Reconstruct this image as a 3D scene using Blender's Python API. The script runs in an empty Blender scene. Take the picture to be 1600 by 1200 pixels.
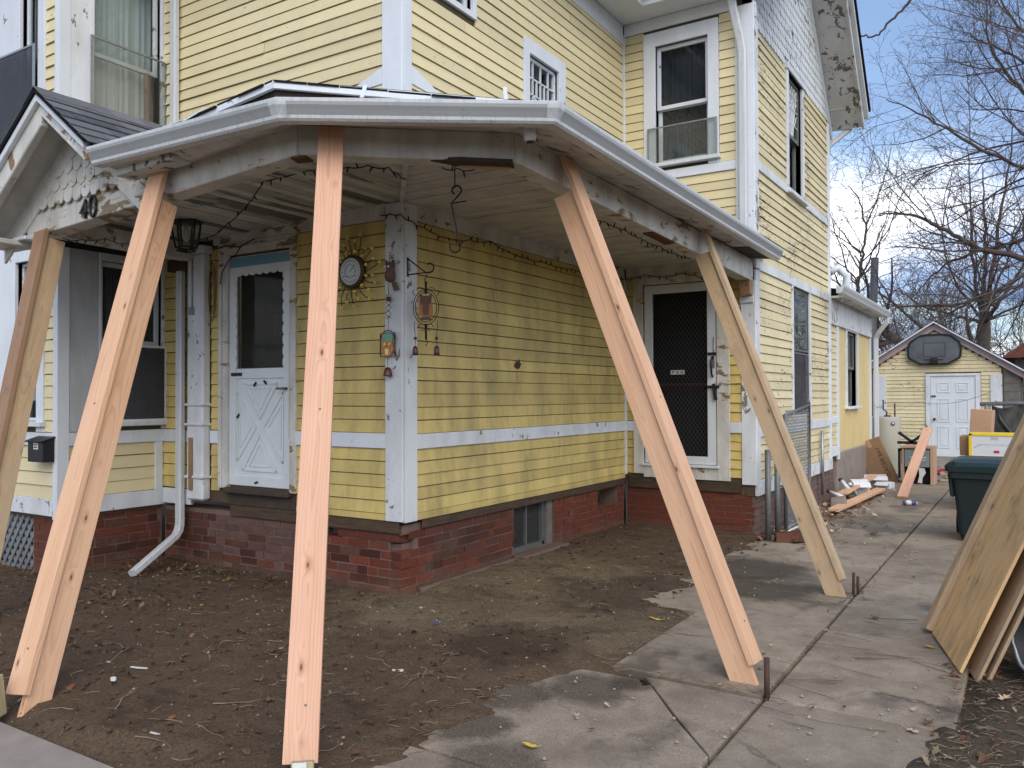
import bpy, bmesh, math, random
from mathutils import Vector, Matrix, noise as mnoise

random.seed(7)
SC = bpy.context.scene
COL = SC.collection

# ------------------------------------------------------------------ camera
CAM = Vector((4.115, -4.925, 1.55))
YAW, PITCH, ROLL, FPX = 0.563232, 0.0145308, -0.0032177, 1290.75
cf = Vector((-math.sin(YAW)*math.cos(PITCH), math.cos(YAW)*math.cos(PITCH), math.sin(PITCH)))
r0 = Vector((math.cos(YAW), math.sin(YAW), 0)); u0 = r0.cross(cf)
cr = r0*math.cos(ROLL)+u0*math.sin(ROLL); cu = -r0*math.sin(ROLL)+u0*math.cos(ROLL)
cam_data = bpy.data.cameras.new('camera'); cam = bpy.data.objects.new('camera', cam_data); COL.objects.link(cam)
cam.matrix_world = Matrix(((cr.x, cu.x, -cf.x, CAM.x), (cr.y, cu.y, -cf.y, CAM.y), (cr.z, cu.z, -cf.z, CAM.z), (0, 0, 0, 1)))
cam_data.sensor_width = 36; cam_data.lens = 36*FPX/1600
cam_data.clip_start = 0.05; cam_data.clip_end = 1500
SC.camera = cam

# ------------------------------------------------------------------ world, sun, exposure
SUN_EL, SUN_AZ = math.radians(42), math.radians(140)      # azimuth clockwise from +Y
world = bpy.data.worlds.new('World'); SC.world = world; world.use_nodes = True
wn = world.node_tree; wn.nodes.clear()
def wnode(t, **k):
    n = wn.nodes.new(t)
    for a, b in k.items(): setattr(n, a, b)
    return n
out = wnode('ShaderNodeOutputWorld'); bg = wnode('ShaderNodeBackground'); bg.inputs['Strength'].default_value = 0.1
sky = wnode('ShaderNodeTexSky', sky_type='NISHITA', sun_disc=False, sun_elevation=SUN_EL, sun_rotation=SUN_AZ)
sky.altitude = 50; sky.air_density = 1.0; sky.dust_density = 1.0; sky.ozone_density = 1.5
tc = wnode('ShaderNodeTexCoord'); sep = wnode('ShaderNodeSeparateXYZ'); wn.links.new(tc.outputs['Generated'], sep.inputs[0])
def wm(op, a, b, clamp=False):
    n = wnode('ShaderNodeMath', operation=op, use_clamp=clamp)
    for i, v in enumerate((a, b)):
        if v is None: continue
        if isinstance(v, (int, float)): n.inputs[i].default_value = v
        else: wn.links.new(v, n.inputs[i])
    return n.outputs[0]
zz = wm('ADD', wm('MAXIMUM', sep.outputs['Z'], 0.0), 0.16)
px = wm('DIVIDE', sep.outputs['X'], zz); py = wm('DIVIDE', sep.outputs['Y'], zz)
cmb = wnode('ShaderNodeCombineXYZ'); wn.links.new(px, cmb.inputs[0]); wn.links.new(py, cmb.inputs[1]); cmb.inputs[2].default_value = 3.1
def wnoise(scale, detail, rough, dist=0.0, off=(0, 0, 0)):
    mp = wnode('ShaderNodeMapping'); mp.inputs['Location'].default_value = off; wn.links.new(cmb.outputs[0], mp.inputs['Vector'])
    n = wnode('ShaderNodeTexNoise'); n.inputs['Scale'].default_value = scale; n.inputs['Detail'].default_value = detail
    n.inputs['Roughness'].default_value = rough; n.inputs['Distortion'].default_value = dist
    wn.links.new(mp.outputs[0], n.inputs['Vector']); return n.outputs['Fac']
def wramp(f, stops):
    n = wnode('ShaderNodeValToRGB'); e = n.color_ramp.elements
    while len(e) < len(stops): e.new(0.5)
    for i, (p, c) in enumerate(stops): e[i].position = p; e[i].color = (*c, 1) if len(c) == 3 else c
    wn.links.new(f, n.inputs[0]); return n.outputs[0]
cover = wramp(wnoise(0.75, 7, 0.55, 0.3, (-13.08, 1.65, 0)), [(0.34, (0, 0, 0)), (0.50, (1, 1, 1))])
thick = wramp(wnoise(0.55, 7, 0.55, 0.2, (8.12, 6.68, 0)), [(0.44, (10.5, 10.8, 11.3)), (0.53, (2.3, 3.2, 5.0)), (0.64, (1.0, 1.6, 3.0))])
mixc = wnode('ShaderNodeMix', data_type='RGBA')
wn.links.new(cover, mixc.inputs[0]); wn.links.new(sky.outputs[0], mixc.inputs[6]); wn.links.new(thick, mixc.inputs[7])
wn.links.new(mixc.outputs[2], bg.inputs['Color']); wn.links.new(bg.outputs[0], out.inputs[0])

sun_d = bpy.data.lights.new('sun', 'SUN'); sun = bpy.data.objects.new('sun', sun_d); COL.objects.link(sun)
sun_d.energy = 0.8; sun_d.angle = math.radians(45); sun_d.color = (1.0, 0.94, 0.86)
sdir = Vector((math.sin(SUN_AZ)*math.cos(SUN_EL), math.cos(SUN_AZ)*math.cos(SUN_EL), math.sin(SUN_EL)))
sun.location = sdir*60; sun.rotation_euler = sdir.to_track_quat('Z', 'Y').to_euler()

vs = SC.view_settings; vs.view_transform = 'Standard'; vs.look = 'None'; vs.exposure = 1.05; vs.gamma = 1; vs.use_curve_mapping = False
SC.cycles.max_bounces = 8; SC.cycles.transparent_max_bounces = 16

# ------------------------------------------------------------------ helpers
WM = {}
def ray(x, y):                                   # direction through a point of the 1600 x 1200 frame, used to lay out far things
    return cf + cr*((x-800)/FPX) - cu*((y-600)/FPX)
def at(x, y, axis, val):
    d = ray(x, y); return CAM + d*((val-CAM[axis])/d[axis])

def tag(o, label=None, cat=None, group=None, kind=None):
    if label: o['label'] = label
    if cat: o['category'] = cat
    if group: o['group'] = group
    if kind: o['kind'] = kind
    return o
def parent_to(o, p):
    o.parent = p; o.matrix_parent_inverse = WM[p.name].inverted()
def thing(name, label, cat, loc=(0, 0, 0), group=None):
    o = bpy.data.objects.new(name, None); COL.objects.link(o); o.location = loc; o.empty_display_size = 0.2
    WM[o.name] = Matrix.Translation(Vector(loc)); return tag(o, label, cat, group)
def link(name, mesh, parent=None, mw=None):
    o = bpy.data.objects.new(name, mesh); COL.objects.link(o)
    mw = mw or Matrix.Identity(4)
    if parent is not None: parent_to(o, parent)
    o.matrix_basis = mw; WM[o.name] = mw
    return o

class MB:
    def __init__(s): s.v = []; s.f = []; s.mi = []; s.sm = []
    def add(s, vs_, fs, mi=0, sm=False):
        b = len(s.v); s.v += [tuple(v) for v in vs_]
        for f in fs: s.f.append(tuple(i+b for i in f)); s.mi.append(mi); s.sm.append(sm)
        return s
    def hexa(s, p, mi=0):                        # 8 points: bottom ring 0-3, top ring 4-7
        return s.add(p, [(3, 2, 1, 0), (4, 5, 6, 7), (0, 1, 5, 4), (1, 2, 6, 5), (2, 3, 7, 6), (3, 0, 4, 7)], mi)
    def box(s, a, b, mi=0):
        x0, y0, z0 = a; x1, y1, z1 = b
        return s.hexa([(x0, y0, z0), (x1, y0, z0), (x1, y1, z0), (x0, y1, z0), (x0, y0, z1), (x1, y0, z1), (x1, y1, z1), (x0, y1, z1)], mi)
    def wbox(s, W, u0, u1, z0, z1, d0, d1, mi=0):
        return s.hexa([W(u0, z0, d0), W(u1, z0, d0), W(u1, z0, d1), W(u0, z0, d1), W(u0, z1, d0), W(u1, z1, d0), W(u1, z1, d1), W(u0, z1, d1)], mi)
    def obox(s, c, ax, ay, az, mi=0):            # centre and three half vectors
        c, ax, ay, az = Vector(c), Vector(ax), Vector(ay), Vector(az)
        return s.hexa([c-ax-ay-az, c+ax-ay-az, c+ax+ay-az, c-ax+ay-az, c-ax-ay+az, c+ax-ay+az, c+ax+ay+az, c-ax+ay+az], mi)
    def prism(s, poly, W, d0, d1, mi=0, sm=False):  # polygon in (u, z), extruded along the wall's normal
        n = len(poly)
        vv = [W(u, z, d0) for u, z in poly]+[W(u, z, d1) for u, z in poly]
        fs = [tuple(range(n-1, -1, -1)), tuple(range(n, 2*n))]+[(i, (i+1) % n, n+(i+1) % n, n+i) for i in range(n)]
        return s.add(vv, fs, mi, sm)
    def bar(s, a, b, w, h, up=(0, 0, 1), mi=0):  # straight bar from a to b
        a, b = Vector(a), Vector(b); d = (b-a).normalized(); sd = d.cross(Vector(up))
        if sd.length < 1e-4: sd = d.cross(Vector((1, 0, 0)))
        sd.normalize(); u = sd.cross(d)
        return s.obox((a+b)/2, sd*(w/2), (b-a)/2, u*(h/2), mi)
    def tube(s, path, rad, n=8, mi=0, cap=True, sm=True):
        P = [Vector(p) for p in path]; R = rad if isinstance(rad, (list, tuple)) else [rad]*len(P)
        vv = []; prev = None
        for i, p in enumerate(P):
            t = (P[min(i+1, len(P)-1)]-P[max(i-1, 0)])
            if t.length < 1e-9: t = Vector((0, 0, 1))
            t.normalize()
            if prev is None:
                a = t.orthogonal().normalized()
            else:
                a = prev-t*prev.dot(t)
                a = a.normalized() if a.length > 1e-6 else t.orthogonal().normalized()
            prev = a; b = t.cross(a)
            for k in range(n):
                th = 2*math.pi*k/n; vv.append(p+(a*math.cos(th)+b*math.sin(th))*R[i])
        fs = []
        for i in range(len(P)-1):
            for k in range(n):
                k2 = (k+1) % n; fs.append((i*n+k, i*n+k2, (i+1)*n+k2, (i+1)*n+k))
        s.add(vv, fs, mi, sm)
        if cap and n > 3:
            b = len(s.v)-len(vv); s.f.append(tuple(b+k for k in range(n-1, -1, -1))); s.mi.append(mi); s.sm.append(False)
            e = b+(len(P)-1)*n; s.f.append(tuple(e+k for k in range(n))); s.mi.append(mi); s.sm.append(False)
        return s
    def lathe(s, M, prof, n=16, mi=0, sm=True):  # profile (r, h) turned about M's z axis
        vv = [M @ Vector((r*math.cos(2*math.pi*k/n), r*math.sin(2*math.pi*k/n), h)) for r, h in prof for k in range(n)]
        fs = [(i*n+k, i*n+(k+1) % n, (i+1)*n+(k+1) % n, (i+1)*n+k) for i in range(len(prof)-1) for k in range(n)]
        fs += [tuple(range(n-1, -1, -1)), tuple((len(prof)-1)*n+k for k in range(n))]
        return s.add(vv, fs, mi, sm)
    def ball(s, c, r, n=8, mi=0, sq=1.0):
        m = max(4, n//2+1)
        prof = [(max(1e-4, r*math.sin(math.pi*i/m)), -r*sq*math.cos(math.pi*i/m)) for i in range(m+1)]
        return s.lathe(Matrix.Translation(Vector(c)), prof, n, mi)
    def mesh(s, name, mats, org=(0, 0, 0), bevel=0, seg=1, jitter=0):
        me = bpy.data.meshes.new(name)
        o = Vector(org)
        me.from_pydata([tuple(Vector(v)-o) for v in s.v], [], s.f)
        for m in (mats if isinstance(mats, (list, tuple)) else [mats]): me.materials.append(m)
        me.polygons.foreach_set('material_index', s.mi); me.polygons.foreach_set('use_smooth', s.sm)
        bm = bmesh.new(); bm.from_mesh(me)
        if len(bm.faces) < 20000: bmesh.ops.recalc_face_normals(bm, faces=bm.faces)
        if bevel:
            es = [e for e in bm.edges if len(e.link_faces) == 2 and e.calc_face_angle(0) > 0.5]
            bmesh.ops.bevel(bm, geom=es, offset=bevel, segments=seg, affect='EDGES', profile=0.6)
        if jitter:
            for v in bm.verts: v.co += Vector((random.uniform(-1, 1), random.uniform(-1, 1), random.uniform(-1, 1)))*jitter
        bm.to_mesh(me); bm.free(); me.update()
        return me
    def build(s, name, mats, parent=None, org=None, bevel=0, seg=1, label=None, cat=None, group=None, kind=None):
        if org is None and parent is None and s.v:      # a thing that is one mesh: origin at its base
            xs = [v[0] for v in s.v]; ys = [v[1] for v in s.v]; zs = [v[2] for v in s.v]
            org = ((min(xs)+max(xs))/2, (min(ys)+max(ys))/2, min(zs)) if kind not in ('structure',) else (0, 0, 0)
        org = org or (0, 0, 0)
        o = link(name, s.mesh(name, mats, org, bevel, seg), parent, Matrix.Translation(Vector(org)))
        return tag(o, label, cat, group, kind)

# wall frames: (u along the wall, z up, d outwards)
W0 = lambda u, z, d: (u, -d, z)                     # front wall, y = 0
W1 = lambda u, z, d: (d, u, z)                      # side wall under the porch, x = 0
W2 = lambda u, z, d: (u, 4.10-d, z)                 # wall beside the screen door, y = 4.10
W3 = lambda u, z, d: (1.54+d, u, z)                 # wing side wall, x = 1.54
WA = lambda u, z, d: (-2.96+d, u, z)                # side of the projecting front bay
WB = lambda u, z, d: (u, -1.01-d, z)                # front of the projecting bay
WG = lambda u, z, d: (u, 18.5-d, z)                 # garage front

# ------------------------------------------------------------------ materials
class NM:
    def __init__(s, name, rough=0.7, metal=0.0, spec=0.5):
        s.m = bpy.data.materials.new(name); s.m.use_nodes = True; s.t = s.m.node_tree; s.N = s.t.nodes; s.L = s.t.links
        s.b = s.N['Principled BSDF']; s.b.inputs['Roughness'].default_value = rough; s.b.inputs['Metallic'].default_value = metal
        s.b.inputs['Specular IOR Level'].default_value = spec
        s.geo = s.N.new('ShaderNodeNewGeometry'); s.oi = s.N.new('ShaderNodeObjectInfo'); s.tc = s.N.new('ShaderNodeTexCoord')
    def put(s, sock, v):
        if isinstance(v, (int, float)): sock.default_value = v
        elif isinstance(v, (tuple, list)): sock.default_value = (*v, 1) if (len(v) == 3 and sock.type == 'RGBA') else v
        else: s.L.new(v, sock)
    def math(s, op, a, b=None, clamp=False):
        n = s.N.new('ShaderNodeMath'); n.operation = op; n.use_clamp = clamp; s.put(n.inputs[0], a)
        if b is not None: s.put(n.inputs[1], b)
        return n.outputs[0]
    def map(s, vec, scale=(1, 1, 1), loc=(0, 0, 0), rot=(0, 0, 0)):
        n = s.N.new('ShaderNodeMapping'); s.L.new(vec, n.inputs['Vector']); n.inputs['Scale'].default_value = scale
        s.put(n.inputs['Location'], loc); n.inputs['Rotation'].default_value = rot; return n.outputs[0]
    def pos(s): return s.geo.outputs['Position']
    def obj(s): return s.tc.outputs['Object']
    def noise(s, vec, scale, detail=4, rough=0.5, dist=0.0):
        n = s.N.new('ShaderNodeTexNoise'); s.L.new(vec, n.inputs['Vector']); n.inputs['Scale'].default_value = scale
        n.inputs['Detail'].default_value = detail; n.inputs['Roughness'].default_value = rough; n.inputs['Distortion'].default_value = dist
        return n.outputs['Fac']
    def voro(s, vec, scale, feat='F1', out='Distance'):
        n = s.N.new('ShaderNodeTexVoronoi'); n.feature = feat; s.L.new(vec, n.inputs['Vector']); n.inputs['Scale'].default_value = scale
        return n.outputs[out]
    def ramp(s, f, stops, interp='LINEAR'):
        n = s.N.new('ShaderNodeValToRGB'); n.color_ramp.interpolation = interp; e = n.color_ramp.elements
        while len(e) < len(stops): e.new(0.5)
        for i, (p, c) in enumerate(stops):
            e[i].position = p; c = (c, c, c) if isinstance(c, (int, float)) else c; e[i].color = (*c, 1)
        s.put(n.inputs[0], f); return n.outputs[0]
    def mix(s, f, a, b, mode='MIX'):
        n = s.N.new('ShaderNodeMix'); n.data_type = 'RGBA'; n.blend_type = mode; s.put(n.inputs[0], f); s.put(n.inputs[6], a); s.put(n.inputs[7], b)
        return n.outputs[2]
    def hsv(s, col, v=1.0, sat=1.0, hue=0.5):
        n = s.N.new('ShaderNodeHueSaturation'); s.put(n.inputs['Value'], v); s.put(n.inputs['Saturation'], sat); s.put(n.inputs['Hue'], hue); s.put(n.inputs['Color'], col)
        return n.outputs[0]
    def bump(s, h, strength=0.3, dist=0.01):
        n = s.N.new('ShaderNodeBump'); n.inputs['Strength'].default_value = strength; n.inputs['Distance'].default_value = dist
        s.put(n.inputs['Height'], h); s.L.new(n.outputs[0], s.b.inputs['Normal'])
    def done(s, col): s.put(s.b.inputs['Base Color'], col); return s.m

def paint(name, col, grime=(0.2, 0.18, 0.12), gr=0.3, wood=(0.17, 0.14, 0.11), peel=0.5, peel_scale=7.0, var=0.12, stretch=(1, 1, 1), rough=0.55, fine=0.0, spots=0.3, gscale=1.0, patch=None):
    m = NM(name, rough, spec=0.3); P = m.pos()
    fade = m.noise(P, 0.9, 4, 0.6)
    c = m.hsv(col, m.math('ADD', 1-var, m.math('MULTIPLY', m.oi.outputs['Random'], var*2)), 1.0)
    c = m.mix(m.ramp(fade, [(0.3, 0), (0.7, 0.16)]), c, tuple(min(1, v*1.12+0.02) for v in col))
    g = m.noise(m.map(P, (2.2*gscale, 2.2*gscale, 0.8*gscale)), 2.0, 7, 0.65)
    c = m.mix(m.math('MULTIPLY', m.ramp(g, [(0.42, 0), (0.72, 1)]), gr), c, grime)
    s2 = m.noise(m.map(P, (16, 16, 2.5)), 1.0, 6, 0.65, 0.6)
    c = m.mix(m.math('MULTIPLY', m.ramp(s2, [(0.5, 0), (0.8, 1)]), gr*0.22), c, grime)
    f = m.noise(P, 90, 2, 0.5)
    c = m.mix(m.ramp(f, [(0.35, 0.10), (0.6, 0)]), c, tuple(v*0.6 for v in col))
    wd = m.mix(m.noise(m.map(P, (20, 20, 20)), 1, 3), tuple(v*0.6 for v in wood), tuple(min(1, v*1.7) for v in wood))
    pn = m.noise(m.map(P, stretch), peel_scale, 9, 0.62, 0.4)
    reg = m.noise(P, 1.3, 2, 0.5)                              # peeling comes in patches
    t = m.math('ADD', pn, m.math('MULTIPLY', m.math('SUBTRACT', reg, 0.5), 0.5))
    e0 = 0.80-0.32*peel
    edge = m.ramp(t, [(e0-0.012, 0), (e0, 1)]); core = m.ramp(t, [(e0+0.004, 0), (e0+0.012, 1)])
    if patch:                                                   # tan primer under the top coat
        c = m.mix(m.ramp(m.math('ADD', t, -0.02), [(e0-0.07, 0), (e0-0.06, 1)]), c, patch)
    c = m.mix(edge, c, tuple(v*0.55 for v in wood)); c = m.mix(core, c, wd)
    vv = m.voro(P, 11.0); dots = m.ramp(vv, [(0.035, spots), (0.055, 0)])
    c = m.mix(dots, c, (0.06, 0.05, 0.04))
    hgt = m.math('ADD', m.math('MULTIPLY', core, -1.0), m.math('MULTIPLY', m.noise(m.map(P, (1, 1, 3)), 35, 4), 0.5))
    m.bump(hgt, 0.45, 0.004)
    return m.done(c)

YEL = (0.60, 0.445, 0.165)
M = {}
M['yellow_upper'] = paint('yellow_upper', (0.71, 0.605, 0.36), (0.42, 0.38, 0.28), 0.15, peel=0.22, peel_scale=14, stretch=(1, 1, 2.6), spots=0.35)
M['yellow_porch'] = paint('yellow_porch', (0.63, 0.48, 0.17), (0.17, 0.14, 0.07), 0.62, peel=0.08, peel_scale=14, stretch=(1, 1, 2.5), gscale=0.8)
M['yellow_weather'] = paint('yellow_weather', (0.67, 0.57, 0.34), (0.34, 0.28, 0.2), 0.22, peel=0.50, peel_scale=13, stretch=(1, 1, 3), spots=0.4)
M['yellow_plain'] = paint('yellow_plain', (0.68, 0.52, 0.23), (0.36, 0.28, 0.15), 0.25, peel=0.1)
M['white_trim'] = paint('white_trim', (0.68, 0.71, 0.75), (0.38, 0.37, 0.35), 0.22, wood=(0.2, 0.18, 0.16), peel=0.24, peel_scale=14, stretch=(1, 1, 0.6), var=0.05)
M['white_peel'] = paint('white_peel', (0.67, 0.69, 0.71), (0.30, 0.28, 0.25), 0.40, wood=(0.2, 0.165, 0.135), peel=0.47, peel_scale=12, stretch=(1, 1, 0.7), var=0.05)
M['white_beam'] = paint('white_beam', (0.64, 0.62, 0.58), (0.20, 0.17, 0.135), 0.55, wood=(0.2, 0.15, 0.10), peel=0.50, peel_scale=8, stretch=(0.7, 0.7, 1.6), var=0.05, patch=(0.48, 0.37, 0.23))
M['soffit_dirty'] = paint('soffit_dirty', (0.58, 0.56, 0.52), (0.15, 0.125, 0.10), 0.6, wood=(0.15, 0.11, 0.075), peel=0.52, peel_scale=7, stretch=(1.4, 0.6, 1), var=0.04)
M['white_ceiling'] = paint('white_ceiling', (0.54, 0.525, 0.49), (0.20, 0.18, 0.15), 0.5, wood=(0.11, 0.11, 0.09), peel=0.24, peel_scale=8, stretch=(0.6, 0.6, 1), var=0.07)
M['ceiling_bare'] = paint('ceiling_bare', (0.40, 0.40, 0.34), (0.19, 0.19, 0.15), 0.4, wood=(0.12, 0.125, 0.10), peel=0.75, peel_scale=2.5, stretch=(2.5, 0.35, 1), var=0.12)
M['white_door'] = paint('white_door', (0.66, 0.69, 0.71), (0.4, 0.39, 0.36), 0.2, peel=0.05, var=0.0, rough=0.4)
M['white_metal'] = paint('white_metal', (0.68, 0.71, 0.73), (0.36, 0.36, 0.36), 0.3, peel=0.0, var=0.02, rough=0.35, spots=0.1)
M['rake_peel'] = paint('rake_peel', (0.62, 0.61, 0.57), (0.34, 0.31, 0.26), 0.4, wood=(0.24, 0.14, 0.075), peel=0.92, peel_scale=5.5, stretch=(1, 1, 1), var=0.03)
M['soffit_peel'] = paint('soffit_peel', (0.55, 0.55, 0.53), (0.28, 0.25, 0.22), 0.4, wood=(0.13, 0.10, 0.09), peel=0.62, peel_scale=11.0, stretch=(1, 1, 0.5), var=0.03)
M['pink_rake'] = paint('pink_rake', (0.40, 0.30, 0.30), (0.2, 0.15, 0.14), 0.4, peel=0.3)
M['lattice_grey'] = paint('lattice_grey', (0.20, 0.21, 0.22), (0.08, 0.08, 0.08), 0.6, peel=0.3, peel_scale=12)
M['grey_panel'] = paint('grey_panel', (0.48, 0.49, 0.50), (0.24, 0.24, 0.24), 0.5, peel=0.2, peel_scale=12, var=0.03)

def simple(name, col, rough=0.7, metal=0.0, var=0.25, scale=12, bump=0.15, detail=5, spec=0.4, rnd=0.1, stretch=(1, 1, 1)):
    m = NM(name, rough, metal, spec); P = m.map(m.pos(), stretch)
    n = m.noise(P, scale, detail, 0.6)
    c = m.mix(n, tuple(v*(1-var) for v in col), tuple(min(1, v*(1+var)) for v in col))
    c = m.hsv(c, m.math('ADD', 1-rnd, m.math('MULTIPLY', m.oi.outputs['Random'], 2*rnd)))
    if bump: m.bump(n, bump, 0.01)
    return m.done(c)

def lumber(name, early, late, knot=(0.13, 0.055, 0.025), freq=150.0, grey=0.0, dirt=0.0):
    """Sawn wood, grain along the object's own z axis."""
    m = NM(name, 0.6, spec=0.25); O = m.obj()
    sp = m.N.new('ShaderNodeSeparateXYZ'); m.L.new(O, sp.inputs[0]); x, y, z = sp.outputs
    rnd = m.math('MULTIPLY', m.oi.outputs['Random'], 40.0)
    cz = m.N.new('ShaderNodeCombineXYZ'); m.L.new(m.math('ADD', m.math('MULTIPLY', z, 0.9), rnd), cz.inputs[0]); m.L.new(rnd, cz.inputs[1])
    w1 = m.noise(cz.outputs[0], 1.0, 2, 0.5)
    cz2 = m.N.new('ShaderNodeCombineXYZ'); m.L.new(m.math('ADD', m.math('MULTIPLY', z, 0.7), rnd), cz2.inputs[1]); cz2.inputs[2].default_value = 7.7
    w2 = m.noise(cz2.outputs[0], 1.0, 2, 0.5)
    # knots: sparse cells stretched along the grain
    off = m.N.new('ShaderNodeCombineXYZ'); m.L.new(rnd, off.inputs[0]); m.L.new(rnd, off.inputs[2])
    addv = m.N.new('ShaderNodeVectorMath'); addv.operation = 'ADD'; m.L.new(m.map(O, (11, 11, 4.6)), addv.inputs[0]); m.L.new(off.outputs[0], addv.inputs[1])
    vn = m.N.new('ShaderNodeTexVoronoi'); m.L.new(addv.outputs[0], vn.inputs['Vector']); vn.inputs['Scale'].default_value = 1.0
    sc = m.N.new('ShaderNodeSeparateColor'); m.L.new(vn.outputs['Color'], sc.inputs[0])
    gate = m.ramp(sc.outputs[0], [(0.0, 1), (0.58, 0)], 'CONSTANT')
    kd = vn.outputs['Distance']
    push = m.math('MULTIPLY', gate, m.math('MULTIPLY', m.ramp(kd, [(0.0, 1), (0.42, 0)], 'EASE'), 0.016))
    dx = m.math('ADD', x, m.math('MULTIPLY', m.math('SUBTRACT', w1, 0.5), 0.09))
    dy = m.math('ADD', m.math('ADD', y, 0.045), m.math('MULTIPLY', m.math('SUBTRACT', w2, 0.5), 0.11))
    rr = m.math('SQRT', m.math('ADD', m.math('MULTIPLY', dx, dx), m.math('MULTIPLY', dy, dy)))
    wob = m.noise(m.map(O, (14, 14, 1.6)), 1.0, 3, 0.5)
    rr = m.math('ADD', m.math('ADD', rr, push), m.math('MULTIPLY', wob, 0.012))
    ring = m.math('FRACT', m.math('MULTIPLY', rr, freq))
    ringc = m.ramp(ring, [(0.0, 0.15), (0.55, 0.35), (0.9, 1.0), (1.0, 0.15)])
    fib = m.noise(m.map(O, (160, 160, 4)), 1.0, 3, 0.6)
    tone = m.noise(m.map(O, (9, 9, 1.1)), 1.0, 3, 0.55)
    c = m.mix(m.math('MULTIPLY', ringc, 0.75), early, late)
    c = m.mix(m.ramp(fib, [(0.4, 0.22), (0.65, 0.0)]), c, tuple(v*0.75 for v in late))
    c = m.mix(m.ramp(tone, [(0.35, 0.0), (0.7, 0.45)]), c, tuple(min(1, v*a) for v, a in zip(early, (1.05, 1.12, 1.2))))
    c = m.hsv(c, m.math('ADD', 0.95, m.math('MULTIPLY', m.oi.outputs['Random'], 0.1)))
    c = m.mix(m.math('MULTIPLY', gate, m.ramp(kd, [(0.07, 0.8), (0.12, 0.3), (0.22, 0.0)])), c, tuple(v*0.6 for v in late))
    c = m.mix(m.math('MULTIPLY', gate, m.ramp(kd, [(0.045, 0.9), (0.075, 0.0)])), c, knot)
    if grey: c = m.mix(m.math('MULTIPLY', m.ramp(m.noise(m.map(O, (10, 10, 1.5)), 1, 6, 0.65), [(0.35, 0), (0.65, 1)]), grey), c, (0.30, 0.25, 0.19))
    if dirt: c = m.mix(m.math('MULTIPLY', m.ramp(m.noise(m.map(m.pos(), (6, 6, 3)), 1, 6, 0.65), [(0.5, 0), (0.75, 1)]), dirt), c, (0.10, 0.075, 0.05))
    m.bump(m.math('ADD', ringc, fib), 0.12, 0.002)
    return m.done(c)

M['lumber_new'] = lumber('lumber_new', (0.71, 0.445, 0.275), (0.53, 0.26, 0.145), freq=85)
M['lumber_new_pink'] = lumber('lumber_new_pink', (0.71, 0.425, 0.285), (0.54, 0.255, 0.155), freq=75)
M['lumber_old'] = lumber('lumber_old', (0.60, 0.42, 0.25), (0.40, 0.25, 0.13), freq=110, grey=0.35, dirt=0.3)
M['lumber_red'] = lumber('lumber_red', (0.34, 0.19, 0.10), (0.22, 0.11, 0.06), freq=110, grey=0.3, dirt=0.5)
M['plywood'] = lumber('plywood', (0.90, 0.57, 0.26), (0.60, 0.33, 0.12), knot=(0.16, 0.07, 0.03), freq=42, grey=0.4, dirt=0.5)
M['treated'] = lumber('treated', (0.42, 0.37, 0.22), (0.33, 0.27, 0.14), freq=110)
M['sill_wood'] = simple('sill_wood', (0.070, 0.045, 0.027), 0.9, 0, 0.85, 7, 0.8, 9, stretch=(1, 1, 5))
M['sheathing'] = simple('sheathing', (0.085, 0.062, 0.035), 0.9, 0, 0.4, 12, 0.3)
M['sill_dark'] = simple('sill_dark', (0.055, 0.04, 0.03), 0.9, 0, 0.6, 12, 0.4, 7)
M['rot'] = simple('rot', (0.11, 0.05, 0.025), 0.95, 0, 0.7, 25, 0.8, 6)

def brick_mat():
    m = NM('brick_red', 0.85, spec=0.2); P = m.pos(); r = m.oi.outputs['Random']
    c = m.ramp(r, [(0.0, (0.055, 0.017, 0.013)), (0.25, (0.125, 0.034, 0.020)), (0.55, (0.16, 0.040, 0.022)), (0.8, (0.195, 0.052, 0.028)), (1.0, (0.12, 0.052, 0.042))])
    n = m.noise(P, 35, 7, 0.7); c = m.mix(m.ramp(n, [(0.35, 0.5), (0.62, 0)]), c, (0.06, 0.028, 0.022))
    salt = m.noise(P, 2.3, 7, 0.65); c = m.mix(m.ramp(salt, [(0.56, 0), (0.76, 0.5)]), c, (0.25, 0.19, 0.16))
    gr = m.noise(P, 1.1, 5, 0.6); c = m.mix(m.ramp(gr, [(0.44, 0), (0.66, 0.6)]), c, (0.055, 0.036, 0.028))
    sp = m.N.new('ShaderNodeSeparateXYZ'); m.L.new(P, sp.inputs[0])
    mud = m.ramp(m.math('ADD', sp.outputs[2], m.math('MULTIPLY', m.noise(P, 6, 5), 0.16)), [(0.03, 0.75), (0.21, 0)])   # splashed soil at the foot
    c = m.mix(mud, c, (0.14, 0.105, 0.072))
    m.bump(n, 0.5, 0.006); return m.done(c)
M['brick'] = brick_mat()
M['brick_faded'] = simple('brick_faded', (0.120, 0.064, 0.053), 0.9, 0, 0.65, 11, 0.5, 8, rnd=0.22)
M['brick_grey'] = simple('brick_grey', (0.15, 0.10, 0.085), 0.9, 0, 0.5, 20, 0.5, 7, rnd=0.3)
M['mortar'] = simple('mortar', (0.15, 0.10, 0.078), 0.95, 0, 0.45, 18, 0.6, 8)

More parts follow.
